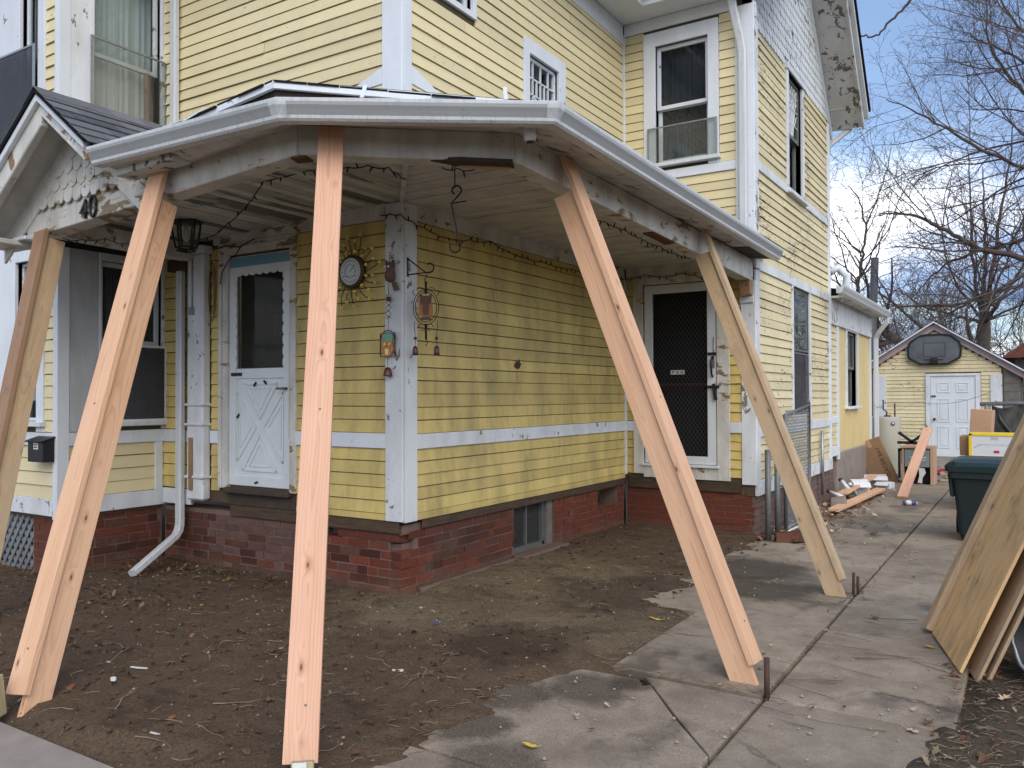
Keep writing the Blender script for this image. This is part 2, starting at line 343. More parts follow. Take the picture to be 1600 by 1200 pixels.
def blob(m, P, cx, cy, r, amp=0.5):            # soft-edged stain with a ragged outline round a place on the ground
    v = m.N.new('ShaderNodeVectorMath'); v.operation = 'DISTANCE'; m.L.new(m.map(P, (1, 1, 0)), v.inputs[0]); v.inputs[1].default_value = (cx, cy, 0)
    d = m.math('ADD', m.math('DIVIDE', v.outputs['Value'], r), m.math('MULTIPLY', m.math('SUBTRACT', m.noise(P, 3.2, 8, 0.68), 0.5), 2.4*amp))
    return m.ramp(d, [(0.62, 1), (1.05, 0)])
def concrete_mat(name, col, agg=0.0):
    m = NM(name, 0.85, spec=0.25); P = m.pos()
    n1 = m.noise(P, 1.1, 8, 0.68); n2 = m.noise(P, 7, 8, 0.7); n3 = m.noise(P, 120, 4, 0.7)
    c = m.mix(n2, tuple(v*0.55 for v in col), tuple(v*1.35 for v in col))
    c = m.hsv(c, m.math('ADD', 0.88, m.math('MULTIPLY', m.oi.outputs['Random'], 0.22)))
    c = m.mix(m.ramp(n1, [(0.48, 0), (0.64, 0.55)]), c, (0.12, 0.093, 0.068))
    crk = m.voro(m.map(P, (1, 1, 0.2)), 0.9, 'DISTANCE_TO_EDGE'); wob = m.noise(P, 5, 6, 0.7); crk = m.math('ADD', crk, m.math('MULTIPLY', m.math('SUBTRACT', wob, 0.5), 0.12)); c = m.mix(m.math('MULTIPLY', m.ramp(m.math('ABSOLUTE', crk), [(0.003, 0.8), (0.009, 0)]), m.ramp(m.noise(P, 0.8, 2), [(0.5, 0), (0.6, 1)])), c, (0.05, 0.04, 0.03))          # soil stains
    wet = m.noise(m.map(P, (1.0, 0.8, 1), (3.3, 1.1, 0)), 0.95, 6, 0.6)
    c = m.mix(m.ramp(wet, [(0.57, 0), (0.63, 0.7)]), c, (0.055, 0.045, 0.037))
    film = m.noise(m.map(P, (1, 1, 1), (9, 4, 0)), 2.6, 9, 0.72); c = m.mix(m.ramp(film, [(0.47, 0), (0.66, 0.6)]), c, (0.15, 0.115, 0.082))
    pink = m.noise(P, 1.9, 4, 0.6); c = m.mix(m.ramp(pink, [(0.55, 0), (0.75, 0.35)]), c, (0.34, 0.235, 0.19))
    c = m.mix(m.ramp(n3, [(0.36, 0.5+agg*0.4), (0.55, 0)]), c, tuple(v*0.4 for v in col))
    for cx_, cy_, r_, k_ in ((2.25, 1.75, 0.50, 0.8), (1.95, 2.5, 0.6, 0.75), (2.10, -0.98, 0.30, 0.75), (1.86, -1.72, 0.22, 0.8), (2.12, -1.98, 0.26, 0.7), (2.28, -0.80, 0.16, 0.8), (1.76, -1.25, 0.30, 0.8)): c = m.mix(m.math('MULTIPLY', blob(m, P, cx_, cy_, r_), k_), c, (0.050, 0.038, 0.028))
    if agg: c = m.mix(m.ramp(m.voro(P, 130), [(0.15, agg), (0.35, 0)]), c, (0.5, 0.44, 0.36))
    c = m.mix(m.ramp(m.voro(P, 7.0), [(0.015, 0.8), (0.03, 0)]), c, (0.5, 0.47, 0.42))
    m.bump(m.math('ADD', n2, m.math('MULTIPLY', n3, 0.6)), 0.35, 0.006)
    m.put(m.b.inputs['Roughness'], m.ramp(wet, [(0.52, 0.9), (0.62, 0.55)]))
    return m.done(c)
M['concrete'] = concrete_mat('concrete', (0.325, 0.265, 0.20))
M['concrete_rough'] = concrete_mat('concrete_rough', (0.325, 0.26, 0.195), 0.4)
M['concrete_plain'] = simple('concrete_plain', (0.24, 0.20, 0.17), 0.9, 0, 0.4, 5, 0.3, 8)
M['block'] = simple('block', (0.17, 0.15, 0.13), 0.9, 0, 0.4, 9, 0.4, 8)

def dirt_mat(name, col, pale, paleamt=0.5, sandy=False):
    m = NM(name, 0.95, spec=0.1); P = m.pos()
    n1 = m.noise(P, 0.75, 7, 0.65, 0.4); n2 = m.noise(P, 9, 9, 0.75); n3 = m.noise(P, 70, 5, 0.7)
    if sandy: n1 = m.math('SUBTRACT', m.math('ADD', m.math('MULTIPLY', m.math('SUBTRACT', n1, 0.5), 0.75), 0.60), m.math('MULTIPLY', m.ramp(blob(m, P, 0.75, 0.75, 1.75, 0.35), [(0.0, 1.0), (1.0, 0.0)]), 0.20))
    c = m.mix(n2, tuple(v*0.5 for v in col), tuple(v*1.5 for v in col))
    c = m.mix(m.math('MULTIPLY', m.ramp(n1, [(0.46, 0), (0.62, 1)]), paleamt), c, pale)
    c = m.mix(m.ramp(n3, [(0.38, 0.65), (0.55, 0)]), c, tuple(v*0.35 for v in col))
    dk = m.noise(m.map(P, (1, 1.6, 1), (2, 7, 0)), 1.4, 6, 0.65); c = m.mix(m.ramp(dk, [(0.56, 0), (0.66, 0.55)]), c, (0.036, 0.026, 0.018))
    if sandy:
        for cx_, cy_, r_ in ((1.50, 1.05, 0.75), (2.05, 1.25, 0.45), (1.35, -0.55, 0.5)): c = m.mix(m.math('MULTIPLY', blob(m, P, cx_, cy_, r_, 0.95), 0.6), c, (0.038, 0.028, 0.020))
    c = m.mix(m.ramp(m.voro(P, 30), [(0.05, 0.5), (0.09, 0)]), c, (0.30, 0.25, 0.19))
    m.bump(m.math('ADD', n2, m.math('MULTIPLY', n3, 0.5)), 0.9, 0.015)
    return m.done(c)
M['dirt'] = dirt_mat('dirt', (0.118, 0.080, 0.052), (0.215, 0.165, 0.105), 0.8, True)
M['soil'] = dirt_mat('soil', (0.075, 0.056, 0.040), (0.15, 0.12, 0.085), 0.35)
M['ground'] = dirt_mat('ground_far', (0.085, 0.075, 0.045), (0.12, 0.11, 0.07), 0.5)

def shingle_mat():
    m = NM('roof_shingle', 0.95, spec=0.2); P = m.pos()
    n = m.noise(P, 220, 3, 0.7); n2 = m.noise(P, 6, 4)
    c = m.ramp(m.oi.outputs['Random'], [(0, (0.07, 0.073, 0.085)), (0.5, (0.12, 0.123, 0.135)), (1, (0.18, 0.183, 0.195))])
    c = m.mix(m.ramp(n, [(0.3, 0.6), (0.6, 0)]), c, (0.025, 0.025, 0.03)); c = m.mix(m.ramp(n2, [(0.4, 0), (0.8, 0.3)]), c, (0.17, 0.17, 0.18))
    m.bump(n, 0.5, 0.004); return m.done(c)
M['shingle'] = shingle_mat()
M['tar_edge'] = simple('tar_edge', (0.018, 0.018, 0.02), 1.0, spec=0.05)

def gutter_mat(name, k):
    m = NM(name, 0.38, spec=0.45); P = m.pos()
    c = m.mix(m.noise(P, 2.5, 5, 0.6), tuple(v*k for v in (0.52, 0.53, 0.54)), tuple(v*k for v in (0.66, 0.68, 0.70)))
    st = m.noise(m.map(P, (55, 55, 1.5)), 1.0, 3, 0.6); c = m.mix(m.ramp(st, [(0.48, 0), (0.7, 0.45)]), c, (0.33, 0.33, 0.33))
    c = m.mix(m.ramp(m.noise(P, 14, 8, 0.7), [(0.58, 0), (0.72, 0.55)]), c, (0.25, 0.24, 0.22))
    return m.done(c)
M['gutter'] = gutter_mat('gutter_paint', 1.0); M['gutter_darker'] = gutter_mat('gutter_darker', 0.62)  # second one is the same paint darker, for the face between the lips

def glass_mat(name, tint=(0.85, 0.9, 0.9), refl=0.25, base=None, alpha=0.0):
    m = NM(name); m.N.remove(m.b); outn = m.N['Material Output']
    tr = m.N.new('ShaderNodeBsdfTransparent'); tr.inputs[0].default_value = (*tint, 1)
    gl = m.N.new('ShaderNodeBsdfGlossy'); gl.inputs['Roughness'].default_value = 0.02
    lw = m.N.new('ShaderNodeLayerWeight'); lw.inputs[0].default_value = 0.5
    nb = m.N.new('ShaderNodeBump'); nb.inputs['Strength'].default_value = 0.06; nb.inputs['Distance'].default_value = 0.02
    m.L.new(m.noise(m.pos(), 3.0, 2), nb.inputs['Height']); m.L.new(nb.outputs[0], gl.inputs['Normal'])
    f = m.math('ADD', m.math('MULTIPLY', m.math('POWER', lw.outputs['Facing'], 5.0), 0.9 if refl >= 0 else 0.25), 0.03+refl*0.08, True)
    mx = m.N.new('ShaderNodeMixShader'); m.L.new(f, mx.inputs[0]); m.L.new(tr.outputs[0], mx.inputs[1]); m.L.new(gl.outputs[0], mx.inputs[2])
    res = mx
    if base:
        df = m.N.new('ShaderNodeBsdfDiffuse'); df.inputs[0].default_value = (*base, 1)
        mx2 = m.N.new('ShaderNodeMixShader')
        m.put(mx2.inputs[0], m.ramp(m.noise(m.pos(), 4, 6, 0.6), [(0.3, alpha*0.7), (0.7, min(1, alpha*1.3))]))
        m.L.new(mx.outputs[0], mx2.inputs[1]); m.L.new(df.outputs[0], mx2.inputs[2]); res = mx2
    m.L.new(res.outputs[0], outn.inputs[0]); return m.m
M['glass'] = glass_mat('window_glass', refl=0.08)
M['plexi'] = glass_mat('storm_plexiglass', (0.90, 0.92, 0.91), 0.12, (0.30, 0.31, 0.30), 0.05)
M['screen'] = glass_mat('insect_screen', (0.5, 0.5, 0.5), 0.0, (0.10, 0.10, 0.11), 0.55)
M['dirty_glass'] = glass_mat('dirty_glass', (0.7, 0.73, 0.7), 0.2, (0.10, 0.105, 0.10), 0.30)

M['dull_pane'] = glass_mat('dull_pane', (0.75, 0.75, 0.72), -0.25, (0.06, 0.058, 0.05), 0.35)
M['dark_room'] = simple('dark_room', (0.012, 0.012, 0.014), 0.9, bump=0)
M['dark_door'] = simple('dark_door', (0.05, 0.045, 0.04), 0.6, 0, 0.2, 4, 0.05)
M['curtain_dark'] = simple('curtain_dark', (0.035, 0.035, 0.048), 0.95, 0, 0.6, 14, 0.2, 4, stretch=(1, 1, 1))
M['curtain_pale'] = simple('curtain_pale', (0.50, 0.49, 0.48), 0.95, 0, 0.10, 3, 0.1)
M['curtain_grey'] = simple('curtain_grey', (0.20, 0.21, 0.205), 0.95, 0, 0.15, 3, 0.1)
M['black'] = simple('black_paint', (0.012, 0.012, 0.015), 0.4, 0, 0.3, 20, 0.05)
M['mesh_black'] = simple('mesh_black', (0.028, 0.027, 0.028), 0.5, 0, 0.3, 20, 0)
M['black_matte'] = simple('black_matte', (0.018, 0.017, 0.018), 0.8, 0, 0.3, 20, 0.1)
M['rust'] = simple('rust', (0.075, 0.042, 0.03), 0.8, 0.3, 0.5, 40, 0.3)
M['bronze'] = simple('bronze', (0.075, 0.042, 0.024), 0.5, 0.3, 0.4, 30, 0.1)
M['gold'] = simple('gold_bead', (0.80, 0.60, 0.14), 0.3, 0.25, 0.2, 10, 0)
M['dial'] = simple('dial_face', (0.55, 0.56, 0.56), 0.4, 0, 0.15, 20, 0)
M['galv'] = simple('galvanised', (0.33, 0.34, 0.35), 0.45, 0.8, 0.3, 25, 0.1)
M['board_grey'] = simple('board_grey', (0.095, 0.10, 0.11), 0.35, 0.0, 0.6, 3.0, 0.0, 3)
M['galv_dull'] = simple('galv_dull', (0.16, 0.165, 0.165), 0.6, 0.5, 0.4, 25, 0.1)
M['blue'] = simple('blue_strip', (0.16, 0.33, 0.46), 0.5, 0, 0.12, 10, 0)
M['paper'] = simple('paper', (0.62, 0.62, 0.6), 0.8, 0, 0.06, 20, 0)
M['notice'] = simple('notice_paper', (0.22, 0.21, 0.20), 0.8, 0, 0.1, 20, 0)
M['teal'] = simple('teal_glass', (0.03, 0.22, 0.15), 0.15, 0, 0.3, 30, 0)
M['amber'] = simple('amber_glass', (0.38, 0.12, 0.02), 0.2, 0, 0.6, 45, 0)
M['owl_brown'] = simple('owl_brown', (0.14, 0.07, 0.05), 0.6, 0, 0.7, 60, 0.1)
M['bell'] = simple('bell_copper', (0.13, 0.055, 0.05), 0.4, 0.6, 0.3, 20, 0)
M['cable'] = simple('tan_cable', (0.20, 0.13, 0.04), 0.7, bump=0)
M['bin_green'] = simple('bin_green', (0.012, 0.027, 0.025), 0.35, 0, 0.25, 14, 0.03)
M['bin_body'] = simple('bin_body', (0.009, 0.017, 0.018), 0.45, 0, 0.25, 14, 0.03)
M['logo_red'] = simple('faded_red', (0.085, 0.012, 0.024), 0.6, 0, 0.4, 30, 0)
M['card'] = simple('cardboard', (0.28, 0.17, 0.095), 0.85, 0, 0.12, 6, 0.05)
M['card_pale'] = simple('cardboard_pale', (0.44, 0.27, 0.18), 0.85, 0, 0.12, 6, 0.05)
M['ink'] = simple('ink', (0.055, 0.04, 0.03), 0.8, bump=0)
M['tank'] = simple('tank_beige', (0.44, 0.41, 0.33), 0.45, 0, 0.08, 3, 0)
M['yellow_card'] = simple('yellow_card', (0.70, 0.50, 0.02), 0.6, 0, 0.1, 9, 0)
M['white_card'] = simple('white_card', (0.66, 0.66, 0.68), 0.6, 0, 0.06, 9, 0)
M['red'] = simple('red_cloth', (0.42, 0.018, 0.015), 0.7, 0, 0.4, 20, 0.2)
M['grey_steel'] = simple('grey_steel', (0.19, 0.235, 0.25), 0.5, 0.2, 0.15, 9, 0)
M['tarp'] = simple('tarp', (0.085, 0.082, 0.078), 0.6, 0, 0.5, 5, 0.5)
M['can_blue'] = simple('can_blue', (0.11, 0.11, 0.26), 0.35, 0.2, 0.2, 20, 0)
M['roof_red'] = simple('roof_red', (0.22, 0.075, 0.055), 0.9, 0, 0.3, 9, 0.2)
M['bark'] = simple('bark', (0.095, 0.072, 0.060), 0.95, 0, 0.5, 9, 0.5, 7, stretch=(1, 1, 0.3))
M['twig'] = simple('twig', (0.12, 0.088, 0.078), 0.95, 0, 0.3, 3, 0)
M['pebble'] = simple('pebble', (0.27, 0.23, 0.19), 0.85, 0, 0.4, 3, 0.1)
M['straw'] = simple('straw', (0.24, 0.18, 0.115), 0.85, 0, 0.35, 3, 0)
M['leaf_brown'] = simple('leaf_brown', (0.15, 0.075, 0.04), 0.8, 0, 0.5, 25, 0.2, rnd=0.35)
M['leaf_yellow'] = simple('leaf_yellow', (0.55, 0.38, 0.045), 0.7, 0, 0.25, 25, 0.1)
M['leaf_pale'] = simple('leaf_pale', (0.50, 0.37, 0.25), 0.8, 0, 0.25, 25, 0.1)
M['leaf_mustard'] = simple('leaf_mustard', (0.24, 0.15, 0.035), 0.8, 0, 0.4, 25, 0.1, rnd=0.3)
M['leaf_dull'] = simple('leaf_dull', (0.24, 0.18, 0.115), 0.85, 0, 0.4, 25, 0.2, rnd=0.3)
M['leaf_rust'] = simple('leaf_rust', (0.21, 0.085, 0.035), 0.8, 0, 0.5, 25, 0.2, rnd=0.3)
M['weed'] = simple('weed', (0.09, 0.11, 0.035), 0.8, 0, 0.4, 5, 0)
M['stain'] = simple('stain', (0.06, 0.05, 0.03), 0.9, bump=0)

# ================================================================== GROUND
def h2(x, y, s=1.0, seed=0.0): return mnoise.noise(Vector((x*s, y*s, seed)))
def sheet(name, x0, x1, y0, y1, step, hfun, mat, kind='structure', parent=None):
    nx = int((x1-x0)/step)+1; ny = int((y1-y0)/step)+1; m = MB()
    vv = [(x0+i*step, y0+j*step, hfun(x0+i*step, y0+j*step)) for j in range(ny) for i in range(nx)]
    m.add(vv, [(j*nx+i, j*nx+i+1, (j+1)*nx+i+1, (j+1)*nx+i) for j in range(ny-1) for i in range(nx-1)], 0, True)
    return m.build(name, mat, parent, org=(0, 0, 0), kind=kind)

m = MB(); m.add([(-400, -400, -0.12), (400, -400, -0.12), (400, 600, -0.12), (-400, 600, -0.12)], [(0, 1, 2, 3)])
m.build('ground', M['ground'], kind='structure')

def edge_x(y):                                   # where the soil gives way to the concrete
    e = 1.72 if y < -0.75 else (2.06 if y < 0.55 else 1.60)
    if -0.95 < y < -0.55: e = 1.72+(y+0.95)/0.4*0.34
    if 0.4 < y < 1.1: e = 2.06-(y-0.4)/0.7*0.46
    return e + 0.06*h2(0, y, 2.3, 4)+0.05*h2(0, y, 7.0, 9)
def dirt_h(x, y):
    z = 0.018+0.018*h2(x, y, 0.9, 1)+0.012*h2(x, y, 3.1, 2)+0.008*h2(x, y, 9, 3)+0.010*h2(x, y, 22, 5)
    if x > -0.1 and 0.3 < y < 4.2: z += 0.03*max(0, 1-abs(x-0.25)/0.6)      # soil banked up against the wall
    e = edge_x(y)-x+0.16*h2(x, y, 2.1, 8)+0.09*h2(x, y, 6, 18)+0.05*h2(x, y, 17, 19)
    if e < 0.10: z -= (0.10-e)*0.16 if e > -0.12 else 0.035+(-0.12-e)*0.5
    if y < -2.6 and x < 1.1:                     # the walk at lower left
        q = (y+2.86)+0.12*h2(x, y, 1.7, 6)-0.22*max(0, (x-0.2))
        if q < 0.12: z -= (0.12-q)*0.5
    return max(z, -0.10)
sheet('dirt_yard', -7.0, 2.35, -4.6, 4.12, 0.035, dirt_h, M['dirt'])

def side_h(x, y):
    z = 0.012+0.02*h2(x, y, 1.1, 11)+0.014*h2(x, y, 4, 12)+0.010*h2(x, y, 13, 13)
    e = x-3.80-0.10*h2(x, y, 2.2, 14)-0.06*h2(x, y, 7, 15)
    if y < -0.55: e += 0.16+0.12*min(1.5, -0.55-y)
    if e < 0.1: z -= (0.1-e)*0.5
    return max(z, -0.1)
sheet('side_yard', 3.4, 8.0, -4.6, 9.0, 0.05, side_h, M['soil'])

drive = MB(); drive.add([(1.5, -5, -0.055), (3.86, -5, -0.055), (3.86, 18.5, -0.055), (1.5, 18.5, -0.055)], [(0, 1, 2, 3)])
drive = drive.build('driveway', M['soil'], kind='structure')
def slab(poly, mat, dz=0.0):
    m = MB(); n = len(poly); t = [random.uniform(-0.006, 0.004)+dz for _ in poly]
    vv = [(x, y, -0.05) for x, y in poly]+[(x, y, z) for (x, y), z in zip(poly, t)]
    m.add(vv, [tuple(range(n-1, -1, -1)), tuple(range(n, 2*n))]+[(i, (i+1) % n, n+(i+1) % n, n+i) for i in range(n)])
    return m.build('slab', mat, drive, bevel=0.010, seg=2)
JY = [0.83, 1.80, 3.08, 4.25, 5.32, 6.80, 8.85, 10.6, 12.4, 14.4, 16.4, 18.45]
g = 0.011
def quad_slab(x0, x1, y0, y1, mat): slab([(x0+g, y0+g), (x1-g, y0+g), (x1-g, y1-g), (x0+g, y1-g)], mat)
# left column: rough slabs in front, one of them cracked across
slab([(1.70, -2.02), (2.93-g, -2.04), (2.93-g, -1.46), (2.62, -1.10), (2.36, -0.76), (2.02, -1.09), (1.70, -1.12)], M['concrete_rough'])
slab([(2.93-g, -1.45), (2.93-g, -0.65), (2.27, -0.64), (2.375, -0.765), (2.63, -1.09)], M['concrete_rough'])
slab([(1.70, -1.10), (2.0, -1.075), (2.33, -0.78), (2.25, -0.66), (1.72, -0.70)], M['concrete_rough'], -0.014)
quad_slab(1.70, 2.93, -3.3, -2.04, M['concrete_rough']); quad_slab(1.70, 2.93, -4.6, -3.3, M['concrete_rough'])
slab([(2.06, -0.60), (2.93-g, -0.62), (2.93-g, 0.82), (2.06, 0.80)], M['concrete'], 0.012)
ys = [0.83]+JY[1:]
for a, b in zip(ys[:-1], ys[1:]): quad_slab(1.56, 2.93, a, b, M['concrete'])
# right column
ys2 = [-4.6, -3.2, -1.95, -0.64, 0.86, 1.86]+JY[2:]
for a, b in zip(ys2[:-1], ys2[1:]): quad_slab(2.93, 3.80 if a < 6 else 4.6, a, b, M['concrete'])
walk = MB(); walk.box((-6, -4.6, -0.1), (0.95, -2.86, -0.004)); walk.build('sidewalk', M['concrete_plain'], bevel=0.01, kind='structure')

# ================================================================== THE HOUSE
house = thing('house', 'yellow clapboard two storey house with white trim and a sagging wraparound porch', 'house', (-1.0, 2.0, 0))
EXPO = 0.1022
def holes_split(u0, u1, z0, z1, holes):
    ivs = [(u0, u1)]
    for (a, b, c, d) in holes:
        if min(z1, d)-max(z0, c) > 0.35*(z1-z0):
            nx = []
            for (p, q) in ivs:
                if b <= p or a >= q: nx.append((p, q)); continue
                if a > p: nx.append((p, a))
                if b < q: nx.append((b, q))
            ivs = nx
    return ivs
def wall(W, u0, u1, z0, z1, holes=(), mat='sheathing', parent=None, name='wall'):
    us = sorted({u0, u1}|{h[0] for h in holes}|{h[1] for h in holes}); zs = sorted({z0, z1}|{h[2] for h in holes}|{h[3] for h in holes})
    m = MB()
    for a, b in zip(us[:-1], us[1:]):
        for c, d in zip(zs[:-1], zs[1:]):
            if a < u0-1e-6 or b > u1+1e-6 or c < z0-1e-6 or d > z1+1e-6: continue
            uc, zc = (a+b)/2, (c+d)/2
            if any(h[0] < uc < h[1] and h[2] < zc < h[3] for h in holes): continue
            m.wbox(W, a, b, c, d, -0.10, 0.0)
    return m.build(name, M[mat], parent or house)
CM = ['yellow_weather', 'yellow_porch', 'yellow_upper']
fine_claps = MB()                                # boards too small in the picture to pick apart
def claps(wl, W, u0, u1, z0, z1, holes=(), mat='yellow_upper', joints=0.0, joined=False, rough=1.0, expo=None):
    n = max(1, round((z1-z0)/(expo or EXPO))); e = (z1-z0)/n
    for i in range(n):
        a, b = z0+i*e, z0+(i+1)*e
        for (p, q) in holes_split(u0, u1, a, b, holes):
            if q-p < 0.02: continue
            segs = [(p, q)]
            if q-p > 1.6 and random.random() < joints:
                c = p+(q-p)*random.uniform(0.25, 0.75); segs = [(p, c-0.0025), (c+0.0025, q)]
            for (s0, s1) in segs:
                j = [random.uniform(-0.0022, 0.0022)*rough for _ in range(4)]; dd = random.uniform(-0.002, 0.003)*rough
                zb0, zb1 = a+0.003+j[0], a+0.003+j[1]; zt0, zt1 = b-0.0035, b-0.0035
                pts = [W(s0, zb0, 0.001), W(s1, zb1, 0.001), W(s1, zb1, 0.0185+dd+j[2]), W(s0, zb0, 0.0185+dd+j[3]),
                       W(s0, zt0, 0.001), W(s1, zt1, 0.001), W(s1, zt1, 0.0075), W(s0, zt0, 0.0075)]
                if joined: fine_claps.hexa(pts, CM.index(mat)); continue
                m = MB(); m.hexa(pts); m.build('clapboard', M[mat], wl)

def trim(name, W, u0, u1, z0, z1, d=0.026, mat='white_trim', bev=0.003, parent=None, d0=0.0):
    return MB().wbox(W, u0, u1, z0, z1, d0, d).build(name, M[mat], parent or house, bevel=bev)

# ---- openings
DOOR0 = (-1.99, -1.20, 0.76, 2.80)
SW1 = (1.89, 2.47, 4.36, 4.87); TW1 = (0.50, 0.93, 4.89, 5.6)
SDOOR = (0.25, 1.13, 0.76, 2.84); UW2 = (0.42, 1.05, 4.24, 5.62)
WW1 = (5.76, 6.66, 1.30, 2.96); WW2 = (5.60, 6.32, 4.10, 5.60)
AW1 = (-0.64, -0.03, 1.33, 2.78); AW2 = (-0.72, -0.05, 3.95, 5.5)
BW1 = (-3.62, -3.26, 1.34, 2.76); BW2 = (-3.56, -3.26, 3.75, 5.4)
ZT = 6.3
# ---- walls and their clapboards
w_front = wall(W0, -2.96, 0.0, 0.60, ZT, [DOOR0])
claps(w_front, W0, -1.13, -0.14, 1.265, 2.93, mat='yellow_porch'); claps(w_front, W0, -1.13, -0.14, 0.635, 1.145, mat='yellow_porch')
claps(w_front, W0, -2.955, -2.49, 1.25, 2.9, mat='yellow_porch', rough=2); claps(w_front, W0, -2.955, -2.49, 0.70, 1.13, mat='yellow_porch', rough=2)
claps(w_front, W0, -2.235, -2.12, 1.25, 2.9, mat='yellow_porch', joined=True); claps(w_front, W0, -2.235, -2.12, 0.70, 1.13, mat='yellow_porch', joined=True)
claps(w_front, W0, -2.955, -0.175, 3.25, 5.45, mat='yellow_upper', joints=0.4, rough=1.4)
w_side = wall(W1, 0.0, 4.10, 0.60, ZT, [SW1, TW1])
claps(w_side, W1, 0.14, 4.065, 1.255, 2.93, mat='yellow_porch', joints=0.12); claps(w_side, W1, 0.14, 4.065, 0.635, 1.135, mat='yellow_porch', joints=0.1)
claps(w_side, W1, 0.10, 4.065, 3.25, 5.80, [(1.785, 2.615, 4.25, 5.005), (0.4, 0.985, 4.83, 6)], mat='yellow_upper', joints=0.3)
w_ret = wall(W2, 0.0, 1.54, 0.60, ZT, [SDOOR, UW2])
claps(w_ret, W2, 0.035, 0.125, 1.255, 2.93, mat='yellow_porch', joined=True); claps(w_ret, W2, 0.035, 0.125, 0.64, 1.135, mat='yellow_porch', joined=True)
claps(w_ret, W2, 1.275, 1.405, 1.255, 2.93, mat='yellow_porch', rough=2, joined=True); claps(w_ret, W2, 1.275, 1.405, 0.64, 1.135, mat='yellow_porch', rough=2, joined=True)
claps(w_ret, W2, 0.035, 1.36, 4.155, 5.82, [(0.27, 1.18, 4.1, 5.79)], mat='yellow_upper'); claps(w_ret, W2, 0.035, 1.36, 3.24, 4.05, mat='yellow_upper')
w_wing = wall(W3, 4.10, 8.03, 0.45, 5.66, [WW1, WW2])
claps(w_wing, W3, 4.24, 7.90, 0.62, 1.09, mat='yellow_weather', joints=0.4, rough=2.2)
claps(w_wing, W3, 4.24, 7.90, 1.205, 2.935, [(5.70, 6.72, 1.2, 3.0)], mat='yellow_weather', rough=2.2)
claps(w_wing, W3, 4.24, 7.90, 3.04, 4.05, mat='yellow_weather', joints=0.5, rough=2.2)
claps(w_wing, W3, 4.24, 7.90, 4.155, 5.64, [(5.5, 6.42, 4.1, 5.64)], mat='yellow_weather', rough=2.2)
w_bs = wall(WA, -1.01, 0.0, 0.50, ZT, [AW1, AW2])
claps(w_bs, WA, -0.93, -0.10, 0.675, 1.13, mat='yellow_upper', rough=2)
w_bf = wall(WB, -5.6, -2.96, 0.50, ZT, [BW1, BW2])
claps(w_bf, WB, -3.15, -3.0, 1.25, 2.85, mat='yellow_upper', rough=1.5, joined=True); claps(w_bf, WB, -5.4, -3.0, 0.675, 1.13, mat='yellow_upper', rough=1.5)
claps(w_bf, WB, -3.15, -3.0, 3.3, 5.35, mat='yellow_upper', rough=1.5, joined=True)
for (p, q, r, t_) in ((-5.58, -4.62, 1.25, 3.3), (-5.58, -4.02, 3.3, 5.95), (-3.15, -3.0, 5.37, 5.95), (-4.02, -3.15, 5.52, 5.95)): claps(w_bf, WB, p, q, r, t_, mat='yellow_upper', joined=True)
claps(w_front, W0, -2.955, -0.175, 5.46, 5.95, mat='yellow_upper', joined=True)
# rear addition
RW = lambda u, z, d: (1.52+d, u, z)
RWIN = (9.42, 10.32, 1.36, 2.60)
w_rear = wall(RW, 8.03, 11.75, 0.66, 3.0, [RWIN], mat='yellow_plain')
claps(w_rear, RW, 8.10, 8.58, 0.78, 2.6, joined=True, mat='yellow_weather')
fine_claps.build('clapboard', [M[k] for k in CM], house, kind='stuff')
MB().box((-1.8, 8.03, 0.0), (1.42, 11.75, 3.0)).build('rear_wall', M['yellow_plain'], house)
MB().box((-5.6, 5.0, 0.6), (1.4, 8.03, 5.6)).build('rear_wall', M['yellow_upper'], house)
MB().box((-5.6, -0.9, 0.5), (-5.5, 5.0, 6.0)).build('rear_wall', M['yellow_upper'], house)

# ---- corner boards, belts, skirts, friezes
def corner(name, x0, x1, y0, y1, z0, z1, mat='white_trim', bev=0.004):
    return MB().box((x0, y0, z0), (x1, y1, z1)).build(name, M[mat], house, bevel=bev)
corner('corner_board', -0.142, 0.030, -0.030, -0.002, 0.585, 3.05, 'white_peel'); corner('corner_board', 0.002, 0.031, 0.004, 0.155, 0.575, 3.05, 'white_peel'); MB().box((0.0, -0.0015, 0.6), (0.012, 0.0035, 3.04)).build('corner_gap', M['sill_dark'], house)
corner('corner_board', -0.175, 0.027, -0.027, -0.002, 3.25, ZT); corner('corner_board', 0.002, 0.027, -0.0005, 0.10, 3.25, ZT)
corner('corner_board', 0.002, 0.035, 4.064, 4.098, 0.62, 2.93); corner('corner_board', 0.002, 0.035, 4.064, 4.098, 3.25, 5.85)
corner('corner_board', 1.405, 1.568, 4.072, 4.098, 0.57, 2.80, 'white_peel', 0.005); corner('corner_board', 1.542, 1.569, 4.0985, 4.24, 0.53, 2.93, 'white_peel')
corner('corner_board', 1.36, 1.568, 4.072, 4.098, 2.98, 5.85); corner('corner_board', 1.542, 1.569, 4.0985, 4.24, 2.945, 5.64, 'white_peel')
corner('corner_board', 1.542, 1.570, 7.90, 8.04, 0.45, 5.60)
corner('corner_board', -2.958, -2.930, -1.038, -0.93, 0.50, ZT); corner('corner_board', -3.00, -2.9585, -1.038, -1.012, 0.50, ZT)
corner('corner_board', -2.958, -2.932, -0.10, -0.02, 0.675, 1.13)
trim('belt_board', W0, -1.13, -0.142, 1.145, 1.262, 0.03); trim('belt_board', W0, -2.955, -2.49, 1.13, 1.245, 0.03, 'white_peel'); trim('belt_board', W0, -2.235, -2.12, 1.13, 1.245, 0.03)
